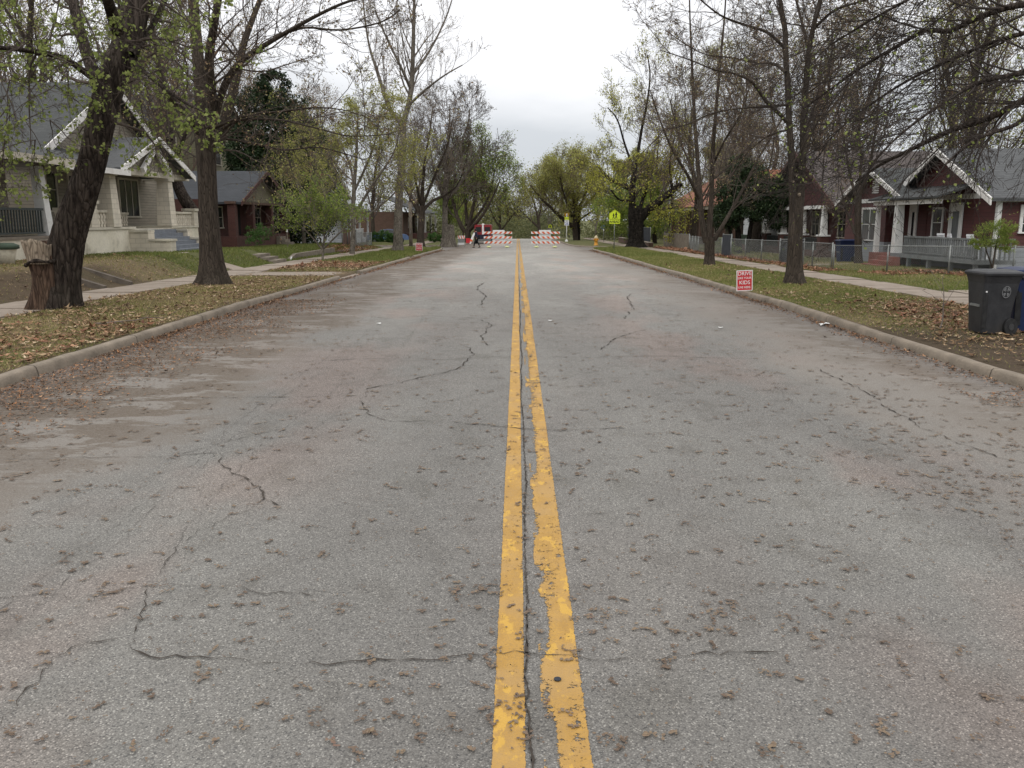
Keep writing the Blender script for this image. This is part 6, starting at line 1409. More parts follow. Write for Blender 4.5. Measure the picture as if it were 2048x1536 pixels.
# school warning sign (pentagon) with AHEAD plate
b = gr(1228, 502, .1); Ys = b[1]; s_ = Ys / F
S = empty('school_sign', b, 'yellow-green pentagon school crossing sign with two walking figures and AHEAD plate', 'sign')
zt = atY(1228, 419, Ys)[2] - b[2]; zs = atY(1228, 440, Ys)[2] - b[2]; zm = atY(1228, 427, Ys)[2] - b[2]; za = atY(1228, 447.5, Ys)[2] - b[2]; hw = 11 * s_
m = MB(); m.tube([(0, .03, -.2), (0, .03, zt - .05)], .03, 8); link_local(m, 'post', M['galv'], S)
m = MB(); m.prism([(-hw, zs + .02), (hw, zs + .02), (hw, zm), (0, zt), (-hw, zm)], 'y', -.012, 0); p = link_local(m, 'warning_plate', M['sign_fyg'], S)
m = MB(); q = .93
for a_, b_ in (((-hw * q, zs + .05), (hw * q, zs + .05)), ((hw * q, zs + .05), (hw * q, zm - .01)), ((hw * q, zm - .01), (0, zt - .05)), ((0, zt - .05), (-hw * q, zm - .01)), ((-hw * q, zm - .01), (-hw * q, zs + .05))):
    m.bar((a_[0], -.014, a_[1]), (b_[0], -.014, b_[1]), .012, .003, up=(0, 1, 0))
link_local(m, 'border', M['sign_black'], p)
m = MB()
for ox, k in ((-.09, .80), (.1, 1.0)):
    z0 = zs + .09; H_ = (zt - zs) * .66 * k
    f = lambda x, z: (ox + x * H_, -.0155, z0 + z * H_)
    m.lathe((ox, -.0155, z0 + H_ * .93), [(0, -.04 * k), (.035 * k, -.02), (.035 * k, .02), (0, .04 * k)], 8)
    m.bar(f(0, .84), f(0, .45), .09 * k, .004, up=(0, 1, 0)); m.bar(f(0, .48), f(-.16, .0), .05 * k, .004, up=(0, 1, 0)); m.bar(f(0, .48), f(.15, .02), .05 * k, .004, up=(0, 1, 0))
    m.bar(f(0, .8), f(.17, .55), .04 * k, .004, up=(0, 1, 0)); m.bar(f(0, .8), f(-.16, .56), .04 * k, .004, up=(0, 1, 0))
link_local(m, 'walking_figures', M['sign_black'], p)
m = MB(); m.box(-hw * .95, hw * .95, -.012, 0, za, zs - .0); pl = link_local(m, 'plate', M['sign_fyg'], S)
text_mesh(pl, 'AHEAD', (zs - za) * .85, 'sign_black', Matrix.Translation((0, -.015, (zs + za) / 2)) @ FACE, scx=.95, bold=.006)
# speed / school zone sign with beacon
b = gr(1133, 483.5, .1); Ys = b[1]; s_ = Ys / F; Zq = lambda y: atY(1133, y, Ys)[2] - b[2]
S = empty('speed_sign', b, 'white school speed limit sign with amber beacons on a white pole past the right barricade', 'sign')
m = MB(); m.tube([(0, .04, -.1), (0, .04, Zq(427))], .055, 8); m.lathe((0, .04, 0), [(.2, 0), (.18, .12), (.07, .3)], 10); link_local(m, 'pole', M['white'], S)
hw = 4.3 * s_
m = MB(); m.box(-hw, hw, -.02, -.0, Zq(451), Zq(440)); p = link_local(m, 'speed_plate', M['sign_white'], S)
m = MB(); m.box(-hw, hw, -.02, 0, Zq(439.6), Zq(434)); p2 = link_local(m, 'school_plate', M['sign_fyg'], S)
text_mesh(p2, 'SCHOOL', .19, 'sign_black', Matrix.Translation((0, -.024, (Zq(439.6) + Zq(434)) / 2)) @ FACE, scx=.75)
text_mesh(p, 'SPEED', .14, 'sign_black', Matrix.Translation((0, -.024, Zq(441.4))) @ FACE, scx=.9); text_mesh(p, 'LIMIT', .14, 'sign_black', Matrix.Translation((0, -.024, Zq(443.6))) @ FACE, scx=.9)
text_mesh(p, '25', .42, 'sign_blue', Matrix.Translation((0, -.024, Zq(447.8))) @ FACE, bold=.01)
for x in (-.18, .18):
    m = MB(); m.tube([(x, -.06, Zq(430)), (x, .06, Zq(430))], .14, 12); bc = link_local(m, 'beacon', M['sign_black'], S)
    m = MB(); m.tube([(x, -.085, Zq(430)), (x, -.061, Zq(430))], .1, 12); link_local(m, 'lens', M['beacon'], bc)
m = MB(); m.box(-.3, .3, -.02, .02, Zq(427), Zq(426)); link_local(m, 'crossbar', M['beacon'], S)
# small yellow sign behind the barricade, blue shield sign
b = gr(1100, 481, 0); S = empty('warning_sign', b, 'small yellow sign just above the right barricade panel', 'sign'); zt = atY(1100, 448, b[1])[2] - b[2]; w_ = 3.4 * b[1] / F
m = MB(); m.prism([(-w_, zt - 2.2 * w_), (w_, zt - 2.2 * w_), (w_, zt - w_), (0, zt), (-w_, zt - w_)], 'y', -.01, 0); p = link_local(m, 'panel', M['sign_fyg'], S); m = MB(); m.box(-w_ * .4, w_ * .4, -.014, -.0105, zt - 1.9 * w_, zt - .9 * w_); link_local(m, 'symbol', M['sign_black'], p); m = MB(); m.tube([(0, .03, -.1), (0, .03, zt - .3)], .03, 6); link_local(m, 'post', M['galv'], S)
b = gr(1207, 484, .1); S = empty('street_sign', b, 'blue round-topped sign with white figure before the dark fence', 'sign'); s_ = b[1] / F; zq = lambda y: atY(1207, y, b[1])[2] - b[2]
m = MB(); m.prism([(-5 * s_, zq(449)), (5 * s_, zq(449)), (5 * s_, zq(456)), (0, zq(460)), (-5 * s_, zq(456))][::-1], 'y', -.012, 0); p = link_local(m, 'panel', M['sign_blue'], S); m = MB(); m.box(-2.5 * s_, 2.5 * s_, -.016, -.0125, zq(456), zq(453.5)); m.prism([(-1.6 * s_, zq(458)), (1.6 * s_, zq(458)), (0, zq(463))], 'y', -.016, -.0125); link_local(m, 'symbol', M['sign_white'], p); m = MB(); m.tube([(0, .03, -.1), (0, .03, zq(450))], .03, 6); link_local(m, 'post', M['galv'], S)
# hydrant
b = gr(1192, 490.5, .12); s_ = b[1] / F; S = empty('fire_hydrant', b, 'orange fire hydrant with pale cap on the grass past the right kerb corner', 'hydrant'); h = 20 * s_
m = MB(); m.lathe((0, 0, 0), [(.0, -.05), (.24, -.05), (.24, .04), (.17, .07), (.16, h * .6), (.2, h * .62), (.2, h * .66), (.17, h * .68)], 14); link_local(m, 'barrel', M['hydrant'], S)
m = MB(); m.lathe((0, 0, 0), [(.2, h * .68), (.19, h * .78), (.12, h * .88), (.05, h * .92), (.05, h), (0, h)], 14); link_local(m, 'bonnet', M['hyd_top'], S)
m = MB(); m.tube([(0, -.14, h * .52), (0, -.3, h * .52)], [.11, .11], 10); link_local(m, 'pumper_nozzle', M['hydrant'], S)
for q in (-1, 1): m = MB(); m.tube([(q * .14, 0, h * .54), (q * .26, 0, h * .54)], [.07, .07], 8); link_local(m, 'nozzle', M['hydrant'], S)
# wooden pole
b = gr(822, 491, .1); s_ = b[1] / F; S = empty('wooden_pole', b, 'short weathered wooden pole on left verge just behind the yard sign', 'pole')
m = MB(); m.tube([(0, 0, -.3), (0, 0, atY(822, 440, b[1])[2] - b[2]), (0, 0, atY(822, 405, b[1])[2] - b[2])], [3.7 * s_, 3.4 * s_, 3.2 * s_], 12); link_local(m, 'shaft', M['pole_wood'], S); m = MB(); m.box(-.02, .02, -3.6 * s_ - .02, -3.6 * s_, 1.2, 1.5); link_local(m, 'metal_tag', M['galv'], S)

# wheelie bins ------------------------------------------------
def cart(loc, rz, mat, label, emblem=False, grp=None, sc=1.0):
    S = empty('wheelie_bin', loc, label, 'bin', grp, rz)
    # local: x = front(-) to back(+, wheels), y = width, z up. size .86 x .66 x 1.05
    def ring(z, x0, x1, y): return [(x0, -y, z), (x1, -y, z), (x1, y, z), (x0, y, z)]
    m = MB()
    lv = [ring(.02, -.33, .26, .24), ring(.30, -.355, .31, .26), ring(.52, -.37, .345, .275), ring(.86, -.40, .40, .31), ring(.93, -.42, .42, .33), ring(.98, -.44, .44, .345)]
    n = []
    def rounded(r4, c=.05, k=3):
        (x0, y0, z), (x1, _, _), (_, y1, _), _q = r4; out = []
        for (cx_, cy_, a0) in ((x0 + c, y0 + c, 180), (x1 - c, y0 + c, 270), (x1 - c, y1 - c, 0), (x0 + c, y1 - c, 90)):
            for i in range(k + 1): a = R(a0 + 90 * i / k); out.append((cx_ + c * math.cos(a), cy_ + c * math.sin(a), z))
        return out
    rs = [rounded(r_) for r_ in lv]; kk = len(rs[0]); vs = [p for r_ in rs for p in r_]
    fs = [(i * kk + j, i * kk + (j + 1) % kk, (i + 1) * kk + (j + 1) % kk, (i + 1) * kk + j) for i in range(len(rs) - 1) for j in range(kk)] + [tuple(range(kk))[::-1]]
    m.add(vs, fs); link_local(m, 'body', mat, S)
    m = MB(); lr_ = [rounded(ring(.985, -.46, .46, .36)), rounded(ring(1.02, -.47, .47, .37)), rounded(ring(1.045, -.45, .45, .35)), rounded(ring(1.075, -.3, .36, .22))]; vs = [p for r_ in lr_ for p in r_]
    m.add(vs, [(i * kk + j, i * kk + (j + 1) % kk, (i + 1) * kk + (j + 1) % kk, (i + 1) * kk + j) for i in range(3) for j in range(kk)] + [tuple(3 * kk + j for j in range(kk)), tuple(range(kk))[::-1]]); link_local(m, 'lid', mat, S)
    m = MB(); m.tube([(.47, -.26, .93), (.52, -.26, .95), (.52, .26, .95), (.47, .26, .93)], .017, 8); link_local(m, 'handle', mat, S)
    m = MB(); m.box(-.40, -.345, -.15, .15, .46, .50); m.box(-.345, -.33, -.19, .19, .1, .44) if False else None; link_local(m, 'lift_bar', M['galv'], S)
    m = MB(); m.hexa([(-.352, -.262, .12), (-.25, -.262, .12), (-.25, -.250, .12), (-.352, -.250, .12)], [(-.378, -.292, .70), (-.29, -.292, .70), (-.29, -.275, .70), (-.378, -.275, .70)]); link_local(m, 'recess_shade', M['rubber'], S)  # flat near-black strip: the shade of a side notch given as colour
    for q in (-1, 1):
        m = MB(); m.tube([(.27, q * .27, .14), (.27, q * .345, .14)], [.145, .145], 20); wh = link_local(m, 'wheel', M['rubber'], S)
        m = MB(); m.tube([(.27, q * .345, .14), (.27, q * .352, .14)], [.06, .055], 12); link_local(m, 'hub', M['darkmetal'], wh)
    if emblem:
        # side face leans outward with height
        P_ = Vector((.10, -.3095, .72)); tilt = math.atan((.31 - .275) / .34)
        mt = Matrix.Translation(P_) @ Matrix.Rotation(R(90) + tilt, 4, 'X')
        m = MB(); n = 28
        def arc(r0, r1, a0=0, a1=360, z=.004):
            k = max(3, int(n * (a1 - a0) / 360)); V = []
            for i in range(k + 1):
                a = R(a0 + (a1 - a0) * i / k); V += [(r0 * math.cos(a), r0 * math.sin(a), z), (r1 * math.cos(a), r1 * math.sin(a), z)]
            m.add(V, [(2 * i, 2 * i + 1, 2 * i + 3, 2 * i + 2) for i in range(k)])
        def rc(x0, x1, y0, y1, z=.004): m.add([(x0, y0, z), (x1, y0, z), (x1, y1, z), (x0, y1, z)], [(0, 1, 2, 3)])
        arc(.086, .100)
        arc(.05, .078, 20, 75); arc(.05, .078, 105, 160); arc(.05, .078, 200, 250); arc(.05, .078, 290, 340)
        rc(-.045, -.014, -.05, -.014); rc(.014, .045, -.05, -.014); m.add([(-.045, .012, .004), (-.012, .012, .004), (-.012, .046, .004)], [(0, 1, 2)]); m.add([(.012, .012, .004), (.045, .012, .004), (.012, .046, .004)], [(0, 1, 2)])
        m.v = [tuple(mt @ Vector(p)) for p in m.v]; link_local(m, 'emblem', M['emblem'], S)
        m = MB(); m.box(-.36, -.325, -.3035, -.2985, .71, .735); link_local(m, 'sticker', M['sign_white'], S)
    S.scale = (sc, sc, sc); return S
b = gr(1960, 669, .12)
BK = cart((7.87, 14.5, .13), R(-2), M['bin'], 'charcoal wheelie bin with round pale emblem, on bare dirt at the right edge', True, sc=.98)
BK.scale = (.70, 1, .98)
cart((8.70, 14.82, .13), R(-4), M['bin_blue'], 'blue wheelie bin tucked behind the charcoal bin at the right edge')
b = gr(1690, 521, .1); cart((15.75, 42.3, float(ground_z(15.75, 42.3))), R(4), M['bin_blue'], 'blue bin standing in the red house yard behind the chain-link fence post')

# plastic chairs on the deck
def chair(x, y, rz, label):
    S = empty('plastic_chair', (x, y, .552), label, 'chair', 'white plastic chairs on the deck', rz)
    m = MB(); m.box(-.24, .24, -.22, .22, .40, .43); link_local(m, 'seat', M['chair'], S)
    for a in (-1, 1):
        for c in (-1, 1): m = MB(); m.bar((a * .26, c * .26, 0), (a * .21, c * .19, .41), .045); link_local(m, 'leg', M['chair'], S)
        m = MB(); m.tube([(a * .27, -.2, .62), (a * .29, 0, .65), (a * .24, .22, .68)], .022, 6); m.bar((a * .27, -.2, .42), (a * .27, -.2, .62), .035); link_local(m, 'armrest', M['chair'], S)
    m = MB(); [m.bar((x_, .21, .43), (x_ * 1.05, .30, .84), .055, .02) for x_ in (-.18, -.09, 0, .09, .18)]; m.bar((-.22, .30, .86), (.22, .30, .86), .03, .07); link_local(m, 'backrest', M['chair'], S)
chair(16.95, 34.9, R(100), 'white plastic chair on the deck, farthest along behind the railing'); chair(16.95, 34.1, R(80), 'middle white plastic chair on the deck'); chair(17.0, 32.7, R(95), 'white plastic chair on the deck nearest the house corner')

# fences -------------------------------------------------------
def chainlink(pts, label, h=1.05, step=2.4, mesh=True, name='chain_link_fence', mat='galv', cell=.09, wr=.0016):
    p0 = pts[0]; S = empty(name, (p0[0], p0[1], float(ground_z(*p0))), label, 'fence')
    posts = []; m_ = MB(); wire = []
    for a, b_ in zip(pts[:-1], pts[1:]):
        L = math.hypot(b_[0] - a[0], b_[1] - a[1]); n = max(1, round(L / step))
        for k in range(n): posts.append((a[0] + (b_[0] - a[0]) * k / n, a[1] + (b_[1] - a[1]) * k / n))
        za, zb_ = float(ground_z(*a)), float(ground_z(*b_))
        m_.tube([(a[0], a[1], za + h), (b_[0], b_[1], zb_ + h)], .02, 6)
        if mesh:
            nc = int(L / cell); q = h - .06
            for k in range(-int(q / cell), nc):
                for sg in (1, -1):
                    u0, u1 = k * cell, k * cell + q
                    w0, w1 = (0.03, q + .03) if sg > 0 else (q + .03, .03)
                    c0, c1 = max(u0, 0), min(u1, L)
                    if c1 <= c0: continue
                    f0, f1 = (c0 - u0) / q, (c1 - u0) / q
                    z0_, z1_ = w0 + (w1 - w0) * f0, w0 + (w1 - w0) * f1
                    g_ = lambda u: (a[0] + (b_[0] - a[0]) * u / L, a[1] + (b_[1] - a[1]) * u / L, za + (zb_ - za) * u / L)
                    A_, B_ = g_(c0), g_(c1); wire.append([(A_[0], A_[1], A_[2] + z0_), (B_[0], B_[1], B_[2] + z1_)])
    posts.append(pts[-1])
    link('top_rail', *[bpy.data.meshes.new('x')][:0], None) if False else None
    m_.build('top_rail', M[mat], S)
    for (x, y) in posts:
        m = MB(); z = float(ground_z(x, y)); m.tube([(x, y, z - .1), (x, y, z + h + .05)], .03, 8); m.build('post', M[mat], S)
    if wire:
        P = np.array(wire); V, Fq = tubes_np(P, np.full(P.shape[:2], wr), 3); link('wire_mesh', np_mesh('wire_mesh', V - np.array(S.location), Fq), M[mat], S)
    return S
chainlink([(12.75, 35.5), (15.2, 31.0), (19.5, 30.6)], 'galvanised chain-link fence across the front of the red house deck', h=.98, wr=.003)
chainlink([(12.75, 35.7), (12.5, 42), (12.1, 50)], 'chain-link fence along the sidewalk left of the thin yard tree', wr=.004)
chainlink([(12.1, 52.2), (12.3, 60), (12.9, 66)], 'chain-link fence along the sidewalk in front of the holly', wr=.006, cell=.14)
chainlink([(-12.6, 66.5), (-12.6, 76)], 'grey chain-link fence along the leaf bank in front of the white house', h=1.15, wr=.006, cell=.15)
# dark screened gate panels
def panel(name, x0, y0, x1, y1, h, mat, label, cat, boards=0):
    z = float(ground_z(x0, y0)); S = empty(name, (x0, y0, z), label, cat)
    d = Vector((x1 - x0, y1 - y0, 0)); L = d.length; d.normalize(); n = Vector((-d.y, d.x, 0))
    z2 = float(ground_z(x1, y1))
    def P(u, w, zz): q = Vector((x0, y0, 0)) + d * u + n * w; return (q.x, q.y, z + (z2 - z) * u / L + zz)
    m = MB()
    if boards:
        k = 0; bw = boards
        while k * bw < L - .01:
            u0, u1 = k * bw + .006, min((k + 1) * bw - .006, L); hh = h + .02 * math.sin(k * 2.7)
            m.hexa([P(u0, 0, .02), P(u1, 0, .02), P(u1, .025, .02), P(u0, .025, .02)], [P(u0, 0, hh), P(u1, 0, hh), P(u1, .025, hh), P(u0, .025, hh)]); k += 1
    else: m.hexa([P(0, 0, .05), P(L, 0, .05), P(L, .02, .05), P(0, .02, .05)], [P(0, 0, h), P(L, 0, h), P(L, .02, h), P(0, .02, h)])
    m.build('panel', M[mat], S)
    m = MB(); k = max(1, round(L / 2.2))
    for i in range(k + 1): u = L * i / k; m.tube([P(u, -.035, -.1), P(u, -.035, h + .08)], .03, 8)
    m.build('posts' if k > 1 else 'post', M['galv'], S)
    m = MB(); m.bar(P(0, -.03, h + .03), P(L, -.03, h + .03), .04); m.build('top_rail', M['galv'], S)
    return S
panel('screened_gate', 12.1, 50.05, 12.1, 52.1, 1.25, 'tarp', 'gate screened with dark sheeting in the right-hand fence, left of the twin-stemmed tree', 'gate')
panel('screened_gate', 12.55, 42.1, 13.4, 41.2, 1.1, 'tarp', 'dark screened panel standing beside the twin-stemmed tree trunk', 'gate')
panel('board_fence', 12.6, 84, 12.9, 104, 1.7, 'tarp', 'tall dark blue-black board fence beyond the orange hydrant', 'fence', .14)
panel('garden_fence', 13.0, 67, 13.6, 82, 1.15, 'pole_wood', 'weathered picket fence between the holly and the black-barked maple', 'fence', .15)
panel('brown_gate', -13.2, 66.3, -13.2, 72, 1.2, 'brick_brown', 'brown board panel behind the grey fence on the leaf bank', 'fence', .14)
S = tag(link('retaining_wall', None) if False else empty('retaining_wall', (11.9, 84, float(ground_z(11.9, 84)))), 'low brown retaining wall under the dark board fence', 'wall')
m = MB(); m.box(11.9, 12.3, 80, 104, zf(90) - .4, zf(90) + .55); m.build('wall', M['brick_brown'], S); m = MB(); m.box(11.86, 12.34, 80, 104, zf(90) + .552, zf(90) + .62); m.build('coping', M['concrete'], S)
# left garden steps, walls
S = empty('garden_steps', (-12.3, 25.3, .1), 'sunken concrete steps with sloping side walls cut into the brown bank', 'steps')
for y in (24.4, 26.1):
    m = MB(); m.prism([(-11.6, -.1), (-11.6, .15), (-13.0, .58), (-13.3, .58), (-13.3, -.1)], 'y', y, y + .18); m.build('side_wall', M['concrete_dark'], S)
m = MB(); [m.box(-11.75 - i * .42, -13.4, 24.585, 26.095, -.2 + i * .001, .0 + i * .16) for i in range(4)]; m.build('treads', M['concrete_dark'], S)
S = empty('retaining_wall', (-11.9, 50, 0), 'low concrete retaining wall with a sloping end beside the left sidewalk', 'wall')
z = zf(48); m = MB(); m.box(-12.15, -11.95, 47.5, 57.5, z - .2, z + .42); m.prism([(45.8, z - .2), (47.498, z - .2), (47.498, z + .42), (45.8, z + .16)], 'x', -12.15, -11.95); m.build('wall', M['concrete'], S)
m = MB(); m.tube([(-11.9, 46.2, z + .3), (-11.75, 45.2, z + .05)], .04, 8); m.build('white_pipe', M['white'], S)
S = empty('garden_steps', (-12.5, 43, 0), 'short concrete steps rising from sidewalk to the green lawn', 'steps'); z = zf(43)
m = MB(); [m.box(-11.6 - i * .4, -13.2, 42.2, 44.0, z - .1 + i * .001, z + .26 + i * .14) for i in range(3)]; m.build('treads', M['concrete'], S)
S = empty('garden_wall', (-12.5, 62, 0), 'dark stacked stone edging under the leaf bank by the grey fence', 'wall'); z = zf(62)
m = MB(); 
for k in range(14): m.box(-12.1 - .03 * math.sin(k * 2), -11.8, 58.2 + k * .75, 58.9 + k * .75, z - .1 - k * .008, z + .30 + .04 * math.sin(k * 1.7) - k * .008)
m.build('stones', M['brick_brown'], S)
# white stake, planter at left edge
b = atX(403 / 1 + 98, 474, -15.2); S = empty('marker_stake', (-13.6, 52.0, float(ground_z(-13.6, 52))), 'thin stake with white top in front of the red brick house', 'stake')
m = MB(); z = S.location.z; m.box(-13.62, -13.58, 51.98, 52.02, z - .1, z + .95); m.build('stake', M['pole_wood'], S); m = MB(); m.box(-13.64, -13.56, 51.96, 52.04, z + .951, z + 1.12); m.build('white_cap', M['white'], S)
b = atX(6, 505, -14.9); z = float(ground_z(b[0], b[1])); S = empty('planter', (b[0], b[1], z), 'pale round planter with a dark green rim at the left edge', 'planter')
m = MB(); m.lathe((b[0], b[1], z), [(.0, -.05), (.26, -.05), (.34, .3), (.36, .42)], 16); m.build('pot', M['cream_wall'], S); m = MB(); m.lathe((b[0], b[1], z), [(.36, .42), (.44, .44), (.44, .54), (.3, .6), (0, .6)], 16); m.build('rim', M['terra'], S)

# ------------------------------------------------------------------ walking person
b = gr(953, 495.3); S = empty('person', (b[0], b[1], zf(b[1])), 'person in a navy top and dark trousers walking with a bag, left of the barricades', 'person')
S.scale = (1, 1, 1)
def with_skin(name, verts, edges, radii, mat, parent, sub=2, root=0):
    import bmesh
    me = bpy.data.meshes.new(name); bm = bmesh.new(); ly = bm.verts.layers.skin.verify(); vl = [bm.verts.new(v) for v in verts]
    for e_ in edges: bm.edges.new((vl[e_[0]], vl[e_[1]]))
    for i, v in enumerate(vl):
        r_ = radii[i]; v[ly].radius = r_ if isinstance(r_, tuple) else (r_, r_); v[ly].use_root = (i == root)
    bm.to_mesh(me); bm.free(); o = link(name, me, mat, parent)
    o.modifiers.new('skin', 'SKIN').use_smooth_shade = True; sb = o.modifiers.new('sub', 'SUBSURF'); sb.levels = sub; sb.render_levels = sub
    return o
# walking towards -X side (left) slightly: facing left; stride along X
bv = [(0, 0, .92), (0, 0, 1.10), (-.02, 0, 1.28), (-.04, 0, 1.42), (-.06, 0, 1.50), (-.085, 0, 1.60), (-.08, 0, 1.70),   # 0-6 pelvis..head
      (-.03, -.10, .88), (-.16, -.11, .50), (-.24, -.11, .10), (-.34, -.11, .035),         # 7-10 front leg
      (.03, .10, .88), (.10, .11, .50), (.30, .11, .14), (.22, .11, .035),              # 11-14 rear leg
      (-.04, -.18, 1.40), (.08, -.21, 1.14), (.03, -.22, .90), (.01, -.22, .83),            # 15-18 near arm
      (-.04, .18, 1.40), (-.12, .21, 1.14), (-.24, .20, .96), (-.29, .19, .90)]            # 19-22 far arm
be = [(0, 1), (1, 2), (2, 3), (3, 4), (4, 5), (5, 6), (0, 7), (7, 8), (8, 9), (9, 10), (0, 11), (11, 12), (12, 13), (13, 14), (3, 15), (15, 16), (16, 17), (17, 18), (3, 19), (19, 20), (20, 21), (21, 22)]
brd = [(.13, .15), (.12, .14), (.13, .16), (.11, .14), .055, .085, .075, .085, .058, .04, .035, .085, .058, .04, .035, .055, .042, .028, .03, .055, .042, .028, .03]
vi = len(bv)
for hand, (hx, hy, hz), dx in ((18, (.01, -.22, .83), -1), (22, (-.29, .19, .90), -1)):
    for k, l_ in enumerate((.055, .065, .06, .05)):
        y = hy + (k - 1.5) * .018; bv += [(hx + .005 * dx, y, hz - .035), (hx + .015 * dx, y, hz - .035 - l_ * .6), (hx + .0 * dx, y, hz - .035 - l_)]; brd += [.009, .008, .007]; be += [(hand, vi), (vi, vi + 1), (vi + 1, vi + 2)]; vi += 3
    bv += [(hx + .03 * dx, hy, hz - .005), (hx + .045 * dx, hy, hz - .035)]; brd += [.010, .008]; be += [(hand, vi), (vi, vi + 1)]; vi += 2
body = with_skin('body', bv, be, brd, M['skin'], S)
# clothes: jacket and trousers as slightly larger skins
with_skin('jacket', [(0, 0, .86), (0, 0, 1.08), (-.02, 0, 1.28), (-.04, 0, 1.42), (-.05, 0, 1.47), (-.04, -.18, 1.40), (.08, -.21, 1.14), (.03, -.22, .92), (-.04, .18, 1.40), (-.12, .21, 1.14), (-.23, .20, .975)],
          [(0, 1), (1, 2), (2, 3), (3, 4), (3, 5), (5, 6), (6, 7), (3, 8), (8, 9), (9, 10)], [(.165, .19), (.15, .175), (.16, .19), (.14, .17), .08, .075, .06, .045, .075, .06, .045], M['cloth_navy'], S)
with_skin('trousers', [(0, 0, .93), (-.03, -.10, .86), (-.16, -.11, .50), (-.24, -.11, .12), (.03, .10, .86), (.10, .11, .50), (.29, .11, .16)], [(0, 1), (1, 2), (2, 3), (0, 4), (4, 5), (5, 6)], [(.15, .17), .105, .075, .058, .105, .075, .058], M['cloth_black'], S)
for (x, y, z, a) in ((-.25, -.11, .03, 0), (.28, .11, .05, .5)):
    m = MB(); q = [(.09, -.03), (.08, .05), (-.02, .07), (-.12, .02), (-.16, -.02), (-.15, -.035)]; c, s_ = math.cos(a), math.sin(a)
    m.prism([(x + p[0] * c - p[1] * s_, z + p[0] * s_ + p[1] * c) for p in q], 'y', y - .045, y + .045); link_local(m, 'shoe', M['rubber'], S)
m = MB(); m.lathe((-.075, 0, 1.60), [(0, .155), (.07, .14), (.105, .09), (.112, .03), (.10, -.03), (.085, -.06), (0, -.06)], 14); hr = link_local(m, 'hair', M['hair'], S); hr.location = (.02, 0, .0)
m = MB(); m.box(.05, .30, -.34, -.24, .72, 1.08); bag = link_local(m, 'bag_body', M['cloth_black'], None) if False else None
B = empty('shoulder_bag', (b[0] + .12, b[1] + .28, zf(b[1]) + .75), 'dark shoulder bag carried by the walking person', 'bag')
m = MB(); m.prism(rr(-.17, .17, 0, .34, .05), 'y', -.06, .06); link_local(m, 'pouch', M['cloth_black'], B); m = MB(); m.tube([(-.12, 0, .33), (-.10, -.03, .62), (-.04, -.08, .70), (.05, -.03, .60), (.12, 0, .33)], .012, 6); link_local(m, 'strap', M['cloth_black'], B)

# ------------------------------------------------------------------ ground cover: grass, leaves, catkins, litter
def scatter(n, x0, x1, y0, y1, dens, r, pw=1.0):
    """rejection sample: dens(x,y) in 0..1"""
    X = x0 + (x1 - x0) * r.random(n); Y = y0 + (y1 - y0) * r.random(n) ** pw
    k = r.random(n) < dens(X, Y); return X[k], Y[k]
r = np.random.default_rng(77)
def off_walk(X, Y):
    w = (np.abs(X) > 9.95) & (np.abs(X) < 11.65); a = (X < 0) & (X > -10.1) & (((Y > 30.7) & (Y < 34.5)) | ((Y > 50.8) & (Y < 53)))
    st_ = (X < -11.5) & (X > -14.1) & (((Y > 24.3) & (Y < 26.4)) | ((Y > 35.4) & (Y < 37.1)) | ((Y > 42.1) & (Y < 44.1)))
    c = (X < 0) & (Y > 76.5) & (Y < 89)
    return ~(w | a | st_ | c)
def blades(regs, size):
    Xs, Ys = [], []
    for (n, x0, x1, y0, y1) in regs:
        X, Y = scatter(n, x0, x1, y0, y1, lambda X, Y: np.clip(.35 + .7 * grn_f(X, Y), 0, 1) * (1 - .93 * dirt_f(X, Y)) * off_walk(X, Y), r, 1.15); Xs.append(X); Ys.append(Y)
    X = np.concatenate(Xs); Y = np.concatenate(Ys); n = len(X); Z = ground_z(X, Y) - .005
    sc = size * (1 + np.clip((Y - 15) / 40, 0, 2)) * (.5 + r.random(n)); sc = sc * (.8 + .5 * (grn_f(X, Y) > .8))
    a = r.random(n) * 6.283; wd = (.0035 + .00035 * Y) * (.7 + .6 * r.random(n)); lean = r.normal(0, .55, (n, 2)) * sc[:, None]
    P = np.stack([X, Y, Z], 1); t = np.stack([np.cos(a), np.sin(a), 0 * a], 1) * wd[:, None]
    top = P + np.stack([lean[:, 0], lean[:, 1], sc], 1)
    V = np.stack([P - t, P + t, top], 1).reshape(-1, 3); Fq = np.arange(3 * n).reshape(-1, 3)
    g_ = grn_f(X, Y); rnd = np.clip(r.random(n) * .55 + (1 - g_) * .62 - .05, 0, 1)
    return V, Fq, np.repeat(rnd, 3)
V, Fq, rnd = blades([(120000, -9.98, -6.42, 9, 30.5), (50000, -9.98, -6.42, 34.6, 75), (110000, 6.28, 9.98, 9, 42), (42000, 6.28, 9.98, 42, 76), (45000, -17, -11.6, 17, 46), (24000, -16.5, -11.6, 46, 76), (60000, 11.6, 17.5, 17, 42), (16000, 11.6, 16, 42, 70)], .042)
tag(link('grass', np_mesh('grass', V, Fq, {'rnd': rnd}, nper=3), M['grass']), 'short patchy spring grass on the verges and front yards', 'grass', kind='stuff')
